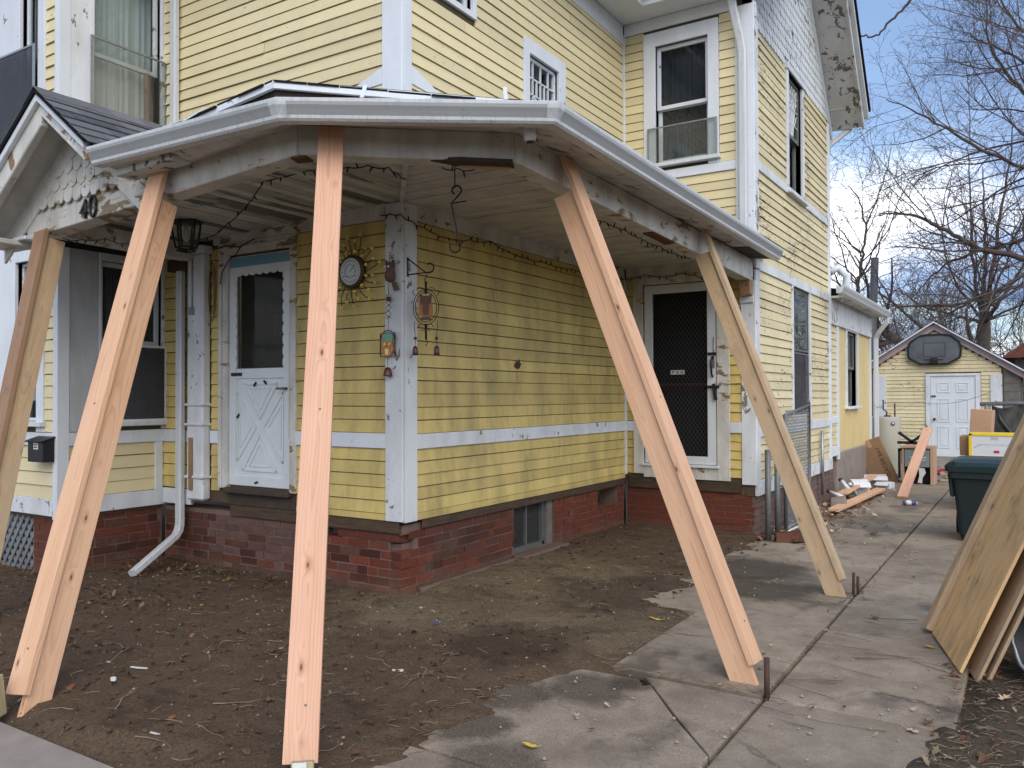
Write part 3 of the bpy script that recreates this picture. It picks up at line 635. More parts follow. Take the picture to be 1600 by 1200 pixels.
trim('belt_board', W1, 0.156, 4.063, 1.135, 1.252, 0.03, 'white_peel'); trim('belt_board', W2, 0.036, 0.124, 1.135, 1.252, 0.03); trim('belt_board', W2, 1.276, 1.404, 1.135, 1.252, 0.03)
trim('belt_board', W2, 0.036, 1.36, 4.05, 4.152, 0.03); trim('belt_board', W3, 4.241, 7.90, 4.05, 4.152, 0.03, 'white_peel')
trim('belt_board', W3, 4.241, 7.90, 2.935, 3.04, 0.03, 'white_peel'); trim('belt_board', W3, 4.241, 7.90, 1.09, 1.205, 0.03, 'white_peel')
trim('belt_board', WA, -0.93, -0.002, 1.13, 1.245, 0.03, 'white_peel'); trim('belt_board', WB, -5.5, -3.0, 1.13, 1.245, 0.03, 'white_peel')
trim('belt_board', RW, 8.10, 8.58, 1.12, 1.22, 0.03)
trim('skirt_board', WA, -1.008, -0.002, 0.53, 0.675, 0.034, 'white_peel'); trim('skirt_board', WB, -5.5, -3.0, 0.53, 0.675, 0.034, 'white_peel')
trim('skirt_board', W0, -2.92, -2.50, 0.55, 0.69, 0.034, 'white_peel'); trim('skirt_board', W3, 4.241, 8.05, 0.45, 0.615, 0.034, 'white_peel')
trim('skirt_board', W3, 4.102, 4.241, 0.45, 0.56, 0.036, 'white_peel'); trim('skirt_board', RW, 8.10, 8.70, 0.62, 0.77, 0.034)
trim('frieze_board', W0, -2.2, -0.144, 2.932, 3.06, 0.026, 'white_beam'); trim('frieze_board', W1, 0.157, 4.062, 2.932, 3.06, 0.026, 'white_beam'); trim('frieze_board', W2, 0.036, 1.52, 2.932, 3.06, 0.026, 'white_beam')
trim('frieze_board', W1, 0.03, 4.06, 5.74, 5.96, 0.024); trim('frieze_board', W2, 0.025, 1.36, 5.825, 5.96, 0.024)
# flashing triangles where the porch roof meets the corner
MB().prism([(-0.60, 3.98), (-0.176, 4.00), (-0.176, 4.13)], W0, 0.019, 0.024).build('flashing', M['white_trim'], house)
MB().prism([(0.101, 4.00), (0.62, 3.98), (0.101, 4.14)], W1, 0.019, 0.024).build('flashing', M['white_trim'], house)
# bottom row of narrow board and timber sill on top of the brickwork
trim('starter_board', W0, -1.13, -0.142, 0.585, 0.634, 0.022, 'yellow_porch'); trim('starter_board', W1, 0.156, 4.06, 0.578, 0.634, 0.022, 'yellow_porch')
trim('sill_beam', W0, -1.98, -0.02, 0.488, 0.584, 0.010, 'sill_wood', 0.006); trim('sill_beam', W1, 0.24, 4.08, 0.502, 0.576, 0.010, 'sill_wood', 0.006); trim('sill_beam', W2, 0.05, 1.40, 0.47, 0.60, 0.010, 'sill_wood', 0.006)
trim('sill_beam', W0, -2.0, -1.15, 0.586, 0.70, 0.012, 'sill_dark', 0.006)

# ---- brick foundation
fmesh = []
for k in range(6):
    b = MB().box((-0.5, -0.5, -0.5), (0.5, 0.5, 0.5)); fmesh.append(b.mesh('brick', M['brick'], bevel=0.035, jitter=0.018))
fmesh_old = [MB().box((-0.5, -0.5, -0.5), (0.5, 0.5, 0.5)).mesh('brick', M['brick_faded'], bevel=0.035, jitter=0.022) for k in range(4)]
fine_bricks = MB()
def wrot(W):
    o, a, b, c = (Vector(W(0, 0, 0)), Vector(W(1, 0, 0)), Vector(W(0, 1, 0)), Vector(W(0, 0, 1)))
    return o, a-o, b-o, c-o
def bricks(W, u0, u1, z0, z1, holes=(), miss=(), joined=False, parent=None, d=0.0, kind=None):
    o, U, Z, D = wrot(W); ch, bl = 0.0735, 0.215
    n = int(round((z1-z0)/ch)); e = (z1-z0)/n
    for i in range(n):
        a = z0+i*e; u = u0-(bl*0.5 if i % 2 else 0)-random.uniform(0, 0.03)
        while u < u1-0.03:
            L = bl*(0.5 if random.random() < 0.16 else 1)*random.uniform(0.97, 1.03)
            s0, s1 = max(u, u0), min(u+L, u1); u += L
            if s1-s0 < 0.04: continue
            for (p, q) in holes_split(s0, s1, a, a+e, holes):
                if q-p < 0.03: continue
                c = (p+q)/2
                if any(m0 < c < m1 and mz0 < a+e/2 < mz1 for m0, m1, mz0, mz1 in miss): continue
                dd = d+random.uniform(-0.004, 0.005); hx = (q-p-0.010); hz = e-0.010
                ctr = o+U*c+Z*(a+e/2+random.uniform(-0.0015, 0.0015))+D*(dd-0.05)
                if joined: fine_bricks.obox(ctr, U*(hx/2), D*0.05, Z*(hz/2), 1 if joined == 'red' else 0); continue
                ob = link('brick', random.choice(kind or fmesh), parent or found)
                R = Matrix((U, D, Z)).transposed().to_4x4()
                ob.matrix_basis = Matrix.Translation(ctr) @ R @ Matrix.Rotation(random.uniform(-0.006, 0.006), 4, 'Y') @ Matrix.Diagonal((hx, 0.10, hz, 1))
FD = -0.012
def fwall(m, W, u0, u1, z0, z1, holes=()):
    us = sorted({u0, u1}|{h[0] for h in holes}|{h[1] for h in holes}); zs = sorted({z0, z1}|{h[2] for h in holes}|{h[3] for h in holes})
    for a, b in zip(us[:-1], us[1:]):
        for c, dz in zip(zs[:-1], zs[1:]):
            if any(h[0] < (a+b)/2 < h[1] and h[2] < (c+dz)/2 < h[3] for h in holes) or a < u0 or b > u1: continue
            m.wbox(W, a, b, c, dz, -0.25, FD-0.007)
BH1 = (1.64, 2.40, 0.07, 0.55); BH2 = (3.40, 3.92, 0.26, 0.49)
m = MB()
fwall(m, W0, -2.95, -0.025, -0.12, 0.52, [(-0.84, -0.64, 0.40, 0.477), (-0.14, -0.025, 0.33, 0.477)]); fwall(m, W1, 0.025, 4.1, -0.12, 0.52, [BH1, BH2, (0.025, 0.165, 0.33, 0.477)]); fwall(m, W2, 0.0, 1.515, -0.12, 0.56)
fwall(m, W3, 4.13, 8.4, -0.12, 0.44); fwall(m, WA, -0.985, 0, -0.12, 0.52); fwall(m, WB, -3.38, -2.985, -0.12, 0.52)
found = m.build('foundation', M['mortar'], house)
m = MB(); fwall(m, WB, -5.6, -4.4, -0.12, 0.52); m.build('foundation', M['mortar'], house)
bricks(W0, -2.94, -2.30, -0.075, 0.485, d=FD); bricks(W0, -2.30, -0.98, -0.075, 0.485, d=FD, kind=fmesh_old*2+fmesh[:3]); bricks(W0, -0.98, -0.012, -0.075, 0.485, miss=[(-0.83, -0.66, 0.40, 0.48), (-0.13, 0.1, 0.32, 0.48)], d=FD)
bricks(W1, 2.40, 4.08, -0.075, 0.498, holes=[BH2], joined='red', d=FD); bricks(W1, 0.012, 2.40, -0.075, 0.498, holes=[BH1], miss=[(-0.1, 0.16, 0.33, 0.48)], d=FD)
bricks(W0, -0.86, -0.62, 0.395, 0.48, joined=True, d=FD-0.10); bricks(W0, -0.16, -0.05, 0.33, 0.478, joined=True, d=FD-0.06); bricks(W1, 0.05, 0.18, 0.33, 0.478, joined=True, d=FD-0.07)
bricks(W2, 0.02, 1.53, -0.02, 0.47, joined='red', d=FD); bricks(WA, -1.0, -0.02, -0.02, 0.525, d=FD); bricks(WB, -3.37, -2.98, -0.02, 0.525, joined='red', d=FD)
bricks(W3, 4.11, 8.4, 0.0, 0.445, joined=True, d=FD)
fine_bricks.build('brick', [M['brick_grey'], M['brick']], found, kind='stuff')
trim('mortar_ledge', W1, 0.2, 1.6, 0.0, 0.045, 0.05, 'mortar', 0.01); trim('concrete_sill', W1, 1.60, 2.46, -0.02, 0.068, 0.14, 'mortar', 0.012)
# rear addition's concrete base
MB().prism([(8.62, -0.1), (11.2, -0.1), (11.2, 0.66), (8.62, 0.66)], RW, -0.2, 0.02).build('concrete_base', M['concrete_plain'], house, bevel=0.02)
# basement windows
def basement(hole):
    a, b, c, d = hole; f = MB()
    f.wbox(W1, a, a+0.03, c, d, -0.12, -0.06); f.wbox(W1, b-0.16, b-0.12, c, d, -0.12, -0.06); f.wbox(W1, a, b-0.12, c, c+0.03, -0.12, -0.06); f.wbox(W1, a, b-0.12, d-0.03, d, -0.12, -0.06)
    f.wbox(W1, (a+b-0.13)/2-0.012, (a+b-0.13)/2+0.012, c+0.03, d-0.03, -0.115, -0.07)
    o = f.build('basement_window', M['galv_dull'], found)
    MB().wbox(W1, a+0.03, b-0.12, c+0.03, d-0.03, -0.10, -0.095).build('pane', M['dirty_glass'], o)
    MB().wbox(W1, a-0.1, b+0.1, c-0.1, d+0.1, -0.7, -0.65).build('dark_room', M['dark_room'], o)
    trim('reveal_board', W1, b-0.12, b-0.01, c, d, -0.03, 'block', 0, found, -0.2)
basement(BH1)
a, b, c, d = BH2; o = MB().wbox(W1, a, b, c, d, -0.5, -0.48).build('basement_window', M['dark_room'], found); MB().wbox(W1, a, b, c, c+0.03, -0.3, -0.05).build('sill', M['rot'], o)

# ---- windows
def rect_frame(m, W, u0, u1, z0, z1, w, d0, d1, mi=0, wt=None, wb=None):
    wt = w if wt is None else wt; wb = w if wb is None else wb
    m.wbox(W, u0, u0+w, z0, z1, d0, d1, mi); m.wbox(W, u1-w, u1, z0, z1, d0, d1, mi)
    if wt: m.wbox(W, u0+w, u1-w, z1-wt, z1, d0, d1, mi)
    if wb: m.wbox(W, u0+w, u1-w, z0, z0+wb, d0, d1, mi)
def window(W, hole, cas=0.13, sill=True, mat='white_trim', curtain='curtain_dark', casing=None, depth=0.09, E=0.18):
    a, b, c, d = hole
    m = MB()
    ca = casing or (a-cas, b+cas, c-(0.05 if sill else cas), d+cas)
    m.wbox(W, ca[0], a, ca[2], ca[3], 0, 0.032); m.wbox(W, b, ca[1], ca[2], ca[3], 0, 0.032)
    m.wbox(W, a, b, d, ca[3], 0, 0.032)
    if not sill: m.wbox(W, a, b, ca[2], c, 0, 0.032)
    for (u, v) in ((a-0.012, a), (b, b+0.012)): m.wbox(W, u, v, c, d, -depth-0.02, -0.001)
    m.wbox(W, a, b, d, d+0.012, -depth-0.02, -0.001)
    o = m.build('window', M[mat], house, bevel=0.003)
    if sill: MB().wbox(W, ca[0]-0.02, ca[1]+0.02, c-0.045, c, -depth, 0.075).build('sill', M['white_peel'], o, bevel=0.006)
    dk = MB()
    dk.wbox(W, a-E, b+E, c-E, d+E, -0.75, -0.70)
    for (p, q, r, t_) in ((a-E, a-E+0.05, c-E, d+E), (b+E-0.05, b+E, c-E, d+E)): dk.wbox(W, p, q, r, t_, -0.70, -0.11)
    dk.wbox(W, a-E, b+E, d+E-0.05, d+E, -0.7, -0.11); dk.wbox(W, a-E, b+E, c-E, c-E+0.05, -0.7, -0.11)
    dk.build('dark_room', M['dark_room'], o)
    if curtain:
        n = 60; vv = []; cm = MB()
        for i in range(n+1):
            u = a+(b-a)*i/n; dd = -depth-0.05-0.012*math.sin(i*0.9+math.sin(i*0.37)*1.7)-0.006*math.sin(i*2.1)
            vv += [W(u, c-0.02, dd), W(u, d+0.02, dd)]
        cm.add(vv, [(2*i, 2*i+2, 2*i+3, 2*i+1) for i in range(n)], 0, True); cm.build('curtain', M[curtain], o)
    return o
def sash(o, W, u0, u1, z0, z1, d, w=0.045, mat='white_trim', glass='glass', wb=None):
    m = MB(); rect_frame(m, W, u0, u1, z0, z1, w, d-0.035, d, wb=wb); f = m.build('sash', M[mat], o, bevel=0.003)
    MB().wbox(W, u0+w, u1-w, z0+(wb if wb is not None else w), z1-w, d-0.022, d-0.018).build('pane', M[glass], o)
    return f
def double_hung(o, W, hole, mid, mat='white_trim', glass='glass'):
    a, b, c, d = hole
    sash(o, W, a, b, mid-0.02, d, -0.03, mat=mat, glass=glass); sash(o, W, a, b, c, mid+0.02, -0.068, mat=mat, glass=glass, wb=0.06)
def storm_panel(o, W, u0, u1, z0, z1, d, glass='plexi', w=0.014, mat='galv'):
    m = MB(); rect_frame(m, W, u0, u1, z0, z1, w, d-0.006, d+0.008); m.build('storm_frame', M[mat], o)
    MB().wbox(W, u0+w, u1-w, z0+w, z1-w, d-0.002, d+0.002).build('storm_pane', M[glass], o)

# window over the screen door
o = window(W2, UW2, casing=(0.275, 1.175, 4.155, 5.785), curtain='curtain_dark'); double_hung(o, W2, UW2, 4.90); storm_panel(o, W2, 0.33, 1.16, 4.185, 4.66, 0.052)
# small leaded window beside the porch roof
o = window(W1, SW1, casing=(1.785, 2.615, 4.25, 5.005), sill=False, curtain=None); a, b, c, d = SW1
m = MB(); rect_frame(m, W1, a, b, c, d, 0.035, -0.05, -0.015); m.build('sash', M['white_trim'], o)
MB().wbox(W1, a+0.035, b-0.035, c+0.035, d-0.035, -0.04, -0.036).build('pane', M['glass'], o)
m = MB(); q = 0.006
for u in (0.14, 0.29, 0.44): m.wbox(W1, a+u-q, a+u+q, d-0.20, d-0.035, -0.036, -0.018)
for u in (0.14, 0.44): m.wbox(W1, a+u-q, a+u+q, c+0.035, d-0.20, -0.036, -0.018)
for z in (d-0.20, d-0.36): m.wbox(W1, a+0.035, b-0.035, z-q, z+q, -0.036, -0.018)
for u in (0.215, 0.29, 0.365): m.wbox(W1, a+u-q, a+u+q, d-0.36, d-0.20, -0.036, -0.018)
m.bar(W1(a+0.14, d-0.36, -0.027), W1(a+0.29, d-0.44, -0.027), 0.012, 0.018); m.bar(W1(a+0.44, d-0.36, -0.027), W1(a+0.29, d-0.44, -0.027), 0.012, 0.018)
m.build('muntin', M['white_trim'], o)
# high window at the top edge
o = window(W1, TW1, casing=(0.44, 0.99, 4.835, 5.65), sill=False, curtain='curtain_dark'); sash(o, W1, *TW1, -0.03)
# wing windows
o = window(W3, WW1, casing=(5.70, 6.72, 1.21, 2.93), sill=False, mat='white_peel', curtain=None); double_hung(o, W3, WW1, 2.12, 'galv_dull', 'glass'); storm_panel(o, W3, 5.76, 6.66, 1.31, 2.10, 0.0, 'screen', 0.02, 'galv_dull'); storm_panel(o, W3, 5.76, 6.66, 2.12, 2.95, 0.0, 'dirty_glass', 0.02, 'galv_dull')
o = window(W3, WW2, casing=(5.50, 6.42, 4.155, 5.64), mat='white_peel', curtain='curtain_dark'); a, b, c, d = WW2
sash(o, W3, a, b, 4.84, d, -0.02, mat='galv_dull'); sash(o, W3, a, b, c, 4.88, -0.06, mat='galv_dull')
m = MB()
for i in range(7):                               # leaded fan of bars in the upper sash
    u = a+0.08+(b-a-0.16)*i/6; m.bar(W3(a+(b-a)*0.5+(u-a-(b-a)*0.5)*0.25, 4.90, -0.03), W3(u, 5.54, -0.03), 0.010, 0.008)
for z in (5.05, 5.25, 5.43): m.wbox(W3, a+0.05, b-0.05, z-0.005, z+0.005, -0.034, -0.026)
for i in range(5):
    for k in range(3): m.bar(W3(a+0.08+0.11*i, 5.05+0.19*k, -0.03), W3(a+0.19+0.11*i, 5.20+0.17*k, -0.03), 0.008, 0.008)
m.build('muntin', M['white_card'], o)
MB().wbox(RW, RWIN[0], RWIN[1], RWIN[2], RWIN[3], -0.5, -0.45).build('dark_room', M['dark_room'], house)
o = window(RW, RWIN, cas=0.10, mat='white_peel', curtain=None); double_hung(o, RW, RWIN, 2.0, 'galv_dull', 'dirty_glass')
# projecting bay windows
o = window(WA, AW1, casing=(-0.665, 0.0, 1.25, 2.86), mat='white_peel', curtain='curtain_grey'); double_hung(o, WA, AW1, 2.05, 'white_peel', 'dirty_glass')
storm_panel(o, WA, -0.655, -0.005, 1.325, 2.035, 0.055, 'screen', 0.022, 'white_metal')
MB().wbox(WA, -0.93, -0.67, 1.25, 2.9, 0, 0.022).build('side_panel', M['grey_panel'], house, bevel=0.002)
MB().wbox(WA, -0.93, -0.76, 3.2, ZT, 0, 0.026).build('side_panel', M['white_peel'], house, bevel=0.002)
o = window(WA, AW2, casing=(-0.76, -0.0, 3.85, 5.6), mat='white_peel', curtain='curtain_pale'); sash(o, WA, -0.72, -0.05, 4.62, 5.5, -0.03, mat='white_peel', w=0.04)
storm_panel(o, WA, -0.765, -0.005, 4.0, 4.765, 0.05, 'plexi', 0.016)
MB().bar(WA(-0.15, 4.0, 0.0), WA(-0.16, 4.62, -0.02), 0.07, 0.03, mi=0).build('prop_stick', M['lumber_red'], o)
o = window(WB, BW1, casing=(-4.6, -3.15, 1.25, 2.9), curtain='curtain_dark', E=0.03); sash(o, WB, -3.62, -3.26, 1.34, 2.76, -0.03, w=0.03)
o = window(WB, BW2, casing=(-4.0, -3.15, 3.66, 5.5), curtain=None, E=0.03); sash(o, WB, -3.56, -3.26, 3.75, 5.4, -0.03, w=0.03)
storm_panel(o, WB, -3.92, -3.27, 3.80, 4.66, 0.055, 'screen', 0.018, 'galv')

# ---- lattice under the bay
lat = MB().wbox(WB, -4.4, -3.37, -0.05, 0.53, -0.5, -0.45).build('lattice', M['dark_room'], house)
def clipbar(u0, z0, u1, z1, U0, U1, Z0, Z1):
    du, dz = u1-u0, z1-z0; t0, t1 = 0.0, 1.0
    for p, q in ((-du, u0-U0), (du, U1-u0), (-dz, z0-Z0), (dz, Z1-z0)):
        if abs(p) < 1e-9:
            if q < 0: return None
            continue
        r = q/p
        if p < 0: t0 = max(t0, r)
        else: t1 = min(t1, r)
    return None if t1-t0 < 0.02 else (u0+du*t0, z0+dz*t0, u0+du*t1, z0+dz*t1)
for s, dd in ((1, -0.03), (-1, -0.04)):
    for k in range(-8, 18):
        u = -4.4+k*0.093
        r = clipbar(u, 0.0 if s > 0 else 0.6, u+0.45, 0.6 if s > 0 else 0.0, -4.4, -3.38, 0.0, 0.525)
        if r: MB().bar(WB(r[0], r[1], dd), WB(r[2], r[3], dd), 0.036, 0.008, up=(0, 1, 0)).build('slat', M['lattice_grey'], lat)

# ---- front storm door
sd = MB(); a, b, c, d = DOOR0
sd.wbox(W0, a-0.13, a, 0.735, d+0.02, -0.05, 0.035); sd.wbox(W0, b, b+0.075, 0.735, d+0.02, -0.05, 0.035); sd.wbox(W0, a-0.13, b+0.075, d+0.02, d+0.13, -0.05, 0.035)
sd.wbox(W0, a-0.10, a-0.065, 0.735, d+0.05, 0.035, 0.05); sd.wbox(W0, a-0.10, b+0.06, d+0.06, d+0.09, 0.035, 0.05)
door = sd.build('door_casing', M['white_beam'], house, bevel=0.004)
MB().wbox(W0, a-0.02, b+0.02, 0.70, 0.745, -0.06, 0.07).build('threshold', M['sill_dark'], door, bevel=0.006)
df = MB(); rect_frame(df, W0, a, b, 0.765, d, 0.085, -0.035, 0.012, wt=0.05, wb=0.09); df.wbox(W0, a+0.085, b-0.085, 1.71, 1.80, -0.035, 0.010)
df.build('door_frame', M['white_door'], door, bevel=0.004)
u0_, u1_ = a+0.085, b-0.085
pn = MB(); pn.wbox(W0, u0_, u1_, 0.855, 1.71, -0.025, 0.0); pn.build('door_panel', M['white_door'], door)
def tri_mould(pts):                              # raised double moulding round a triangle
    cx = sum(p[0] for p in pts)/3; cz = sum(p[1] for p in pts)/3; mm = MB()
    for s, w, dd in ((1.0, 0.016, 0.009), (0.62, 0.010, 0.006)):
        q = [(cx+(p[0]-cx)*s, cz+(p[1]-cz)*s) for p in pts]
        for i in range(3):
            p0, p1 = q[i], q[(i+1) % 3]; mm.bar(W0(p0[0], p0[1], dd*0.5), W0(p1[0], p1[1], dd*0.5), w, dd+0.002, up=(0, 1, 0))
    mm.build('panel_moulding', M['white_door'], door)
um, zm = (u0_+u1_)/2, 1.285; hw, hh = (u1_-u0_)/2-0.02, 0.40
tri_mould([(um-hw+0.07, zm+hh-0.02), (um+hw-0.07, zm+hh-0.02), (um, zm+0.07)]); tri_mould([(um-hw+0.07, zm-hh+0.02), (um+hw-0.07, zm-hh+0.02), (um, zm-0.07)])
tri_mould([(um-hw, zm+hh-0.10), (um-hw, zm-hh+0.10), (um-0.05, zm)]); tri_mould([(um+hw, zm+hh-0.10), (um+hw, zm-hh+0.10), (um+0.05, zm)])
MB().wbox(W0, a+0.02, b-0.02, d-0.095, d-0.012, 0.0125, 0.018).build('blue_strip', M['blue'], door)
sc = MB()
def scallop(p0, p1, n, out):                     # strip with half-round bumps pointing along out
    for i in range(n):
        t0, t1 = i/n, (i+1)/n
        A = Vector((p0[0]+(p1[0]-p0[0])*t0, p0[1]+(p1[1]-p0[1])*t0)); B = Vector((p0[0]+(p1[0]-p0[0])*t1, p0[1]+(p1[1]-p0[1])*t1))
        pts = [A]+[A+(B-A)*(0.5-0.5*math.cos(math.pi*k/6))+Vector(out)*math.sin(math.pi*k/6) for k in range(1, 6)]+[B]
        sc.prism([(p.x, p.y) for p in pts], W0, 0.004, 0.012)
scallop((u0_-0.002, d-0.15), (u1_+0.002, d-0.15), 7, (0, -0.030)); scallop((u0_-0.002, 1.80), (u0_-0.002, d-0.15), 9, (0.020, 0)); scallop((u1_+0.002, 1.80), (u1_+0.002, d-0.15), 9, (-0.020, 0))
sc.wbox(W0, u0_, u1_, d-0.15, d-0.05, 0.004, 0.0115); sc.build('scalloped_trim', M['white_door'], door)
MB().wbox(W0, u0_, u1_, 1.80, d-0.05, -0.02, -0.017).build('pane', M['dull_pane'], door)
idr = MB(); idr.wbox(W0, a, b, 0.78, d, -0.16, -0.12)
for (p, q) in ((0.12, 0.34), (0.45, 0.67)):
    for (r, s) in ((1.15, 1.55), (1.75, 2.15), (2.25, 2.62)): idr.wbox(W0, a+p, a+q, r, s, -0.12, -0.112)
idr.build('inner_door', M['dark_door'], door, bevel=0.004)
m = MB(); m.wbox(W0, a+0.44, a+0.57, 2.08, 2.27, -0.111, -0.109); nt = m.build('notice', M['notice'], door)
m = MB()
for k in range(7): m.wbox(W0, a+0.455, a+0.455+0.10*random.uniform(0.7, 1), 2.10+k*0.021, 2.106+k*0.021, -0.109, -0.108)
m.build('notice_print', M['ink'], nt)
m = MB(); m.wbox(W0, a+0.03, a+0.17, 1.735, 1.765, 0.010, 0.016); m.build('mail_slot', M['black'], door)
m = MB()
for (u, z, r) in ((a+0.34, 1.66, 0.7), (a+0.47, 1.675, -0.7), (a+0.12, 1.38, 0.8), (a+0.36, 0.80, 0.3)):
    m.obox(W0(u, z, 0.012), Vector((math.cos(r), 0, math.sin(r)))*0.024, (0, 0.002, 0), Vector((-math.sin(r), 0, math.cos(r)))*0.010)
m.build('tape_scrap', M['black_matte'], door)
MB().wbox(W0, b-0.02, b+0.005, 1.2, 2.1, 0.012, 0.016).build('worn_edge', M['sill_dark'], door)
MB().tube([W0(b-0.05, 1.62, 0.012), W0(b-0.05, 1.62, 0.06), W0(b-0.12, 1.62, 0.06)], 0.011, 8).build('handle', M['galv_dull'], door)

# ---- side door with security screen
a, b, c, d = SDOOR; s = MB()
s.wbox(W2, 0.125, a, 0.64, d, -0.03, 0.032); s.wbox(W2, b, 1.275, 0.60, d, -0.03, 0.032); s.wbox(W2, 0.125, 1.275, d, 2.93, -0.03, 0.032); s.wbox(W2, a, b, 0.60, 0.735, -0.03, 0.03)
sdoor = s.build('door_casing', M['white_beam'], house, bevel=0.004)
MB().wbox(W2, a-0.02, b+0.03, 0.735, 0.765, -0.05, 0.06).build('threshold', M['white_peel'], sdoor, bevel=0.004)
m = MB(); rect_frame(m, W2, a+0.015, b-0.01, 0.77, d-0.01, 0.10, -0.02, 0.022, wt=0.10, wb=0.09); m.build('screen_door', M['white_metal'], sdoor, bevel=0.004)
MB().wbox(W2, a, b, 0.7, d, -0.12, -0.10).build('dark_room', M['dark_room'], sdoor)
m = MB(); ua, ub, za, zb = a+0.115, b-0.11, 0.86, d-0.11
for s_ in (1, -1):
    k = -30
    while k < 45:
        u = ua+k*0.047; H = zb-za
        r = clipbar(u, za if s_ > 0 else zb, u+H*0.72, zb if s_ > 0 else za, ua, ub, za, zb); k += 1
        if r: m.bar(W2(r[0], r[1], 0.006+0.002*s_), W2(r[2], r[3], 0.006+0.002*s_), 0.006, 0.004, up=(0, 1, 0))
m.build('security_mesh', M['mesh_black'], sdoor, kind='stuff')
MB().wbox(W2, ua, ub, 1.665, 1.69, -0.02, -0.005).build('cross_bar', M['logo_red'], sdoor)
m = MB(); m.wbox(W2, 0.585, 0.75, 1.79, 1.84, 0.010, 0.013); st = m.build('sticker', M['paper'], sdoor)
m = MB()
for i in range(3):
    u = 0.615+i*0.052
    if i == 0:
        m.wbox(W2, u-0.015, u-0.008, 1.798, 1.833, 0.013, 0.015); m.wbox(W2, u-0.008, u+0.012, 1.826, 1.833, 0.013, 0.015); m.wbox(W2, u-0.008, u+0.012, 1.812, 1.818, 0.013, 0.015); m.wbox(W2, u+0.006, u+0.012, 1.818, 1.826, 0.013, 0.015)
    else:
        m.bar(W2(u-0.018, 1.797, 0.014), W2(u+0.018, 1.833, 0.014), 0.007, 0.002, up=(0, 1, 0)); m.bar(W2(u+0.018, 1.797, 0.014), W2(u-0.018, 1.833, 0.014), 0.007, 0.002, up=(0, 1, 0))
m.build('sticker_print', M['ink'], st)
m = MB(); m.wbox(W2, 1.03, 1.13, 2.0, 2.03, 0.02, 0.04); m.tube([W2(1.085, 1.98, 0.03), W2(1.085, 1.93, 0.075), W2(1.085, 1.80, 0.075), W2(1.085, 1.76, 0.03)], 0.012, 8)
m.wbox(W2, 1.03, 1.16, 1.63, 1.66, 0.02, 0.045); m.bar(W2(1.10, 1.68, 0.05), W2(1.125, 1.50, 0.05), 0.035, 0.02, up=(0, 1, 0)); m.build('handle', M['black'], sdoor)
m = MB(); m.wbox(W2, 1.06, 1.11, 1.86, 1.94, 0.022, 0.034); m.tube([W2(1.10, 1.93, 0.03), W2(1.10, 2.2, 0.03)], 0.006, 6); m.tube([W2(1.18, 1.68, 0.032), W2(1.18, 1.68, 0.055)], 0.017, 10); m.build('latch', M['galv'], sdoor)

# ---- pilaster between bay and front door (an old porch half post)
pil = MB(); pil.wbox(W0, -2.475, -2.25, 0.61, 2.86, 0, 0.10); pil.build('pilaster', M['white_peel'], house, bevel=0.018)
for z in (1.48, 1.30, 0.82): MB().wbox(W0, -2.49, -2.235, z-0.012, z+0.012, 0, 0.115).build('pilaster_ring', M['white_peel'], house, bevel=0.006)
MB().wbox(W0, -2.495, -2.23, 2.86, 2.93, 0, 0.12).build('pilaster_cap', M['white_peel'], house, bevel=0.008)
MB().bar(W0(-2.40, 0.70, 0.105), W0(-2.40, 1.18, 0.105), 0.05, 0.02, up=(0, 1, 0)).build('bare_strip', M['lumber_red'], house)
m = MB(); m.wbox(W0, -2.41, -2.36, 2.30, 2.37, 0.10, 0.13); m.tube([W0(-2.385, 2.37, 0.105), W0(-2.385, 2.86, 0.105)], 0.008, 6); m.build('switch_box', M['galv'], house)

# ---- downspouts
def spout(path, w=0.075, d=0.055, mat='gutter'):
    m = MB(); P = [Vector(p) for p in path]
    m.tube(P, 0.0001, 4)
    m = MB(); n = 8; cs = [(-.5, -.35), (-.35, -.5), (.35, -.5), (.5, -.35), (.5, .35), (.35, .5), (-.35, .5), (-.5, .35)]
    vv = []; prevx = None
    for i, p in enumerate(P):
        t = (P[min(i+1, len(P)-1)]-P[max(i-1, 0)]).normalized(); x = Vector((1, 0, 0)) if prevx is None else prevx
        x = (x-t*x.dot(t)).normalized(); y = t.cross(x); prevx = x
        vv += [p+x*(a_*w)+y*(b_*d) for a_, b_ in cs]
    fs = [(i*n+k, i*n+(k+1) % n, (i+1)*n+(k+1) % n, (i+1)*n+k) for i in range(len(P)-1) for k in range(n)]+[tuple(range(n)), tuple((len(P)-1)*n+k for k in range(n))]
    m.add(vv, fs); return m.build('downspout', M[mat], house)
spout([(-2.60, -0.075, 2.74), (-2.60, -0.075, 0.37), (-2.60, -0.09, 0.31), (-2.575, -0.14, 0.27), (-2.43, -0.66, 0.04)], 0.085)
spout([(-2.72, -0.06, 5.6), (-2.72, -0.06, 3.3)], 0.085)
spout([(1.36, 3.94, 5.95), (1.385, 3.955, 5.75), (1.44, 4.02, 5.42), (1.455, 4.03, 5.30), (1.455, 4.03, 3.1)], 0.085)
MB().wbox(W0, -2.72, -2.47, 2.72, 2.83, 0.02, 0.13).build('spout_box', M['sill_dark'], house)

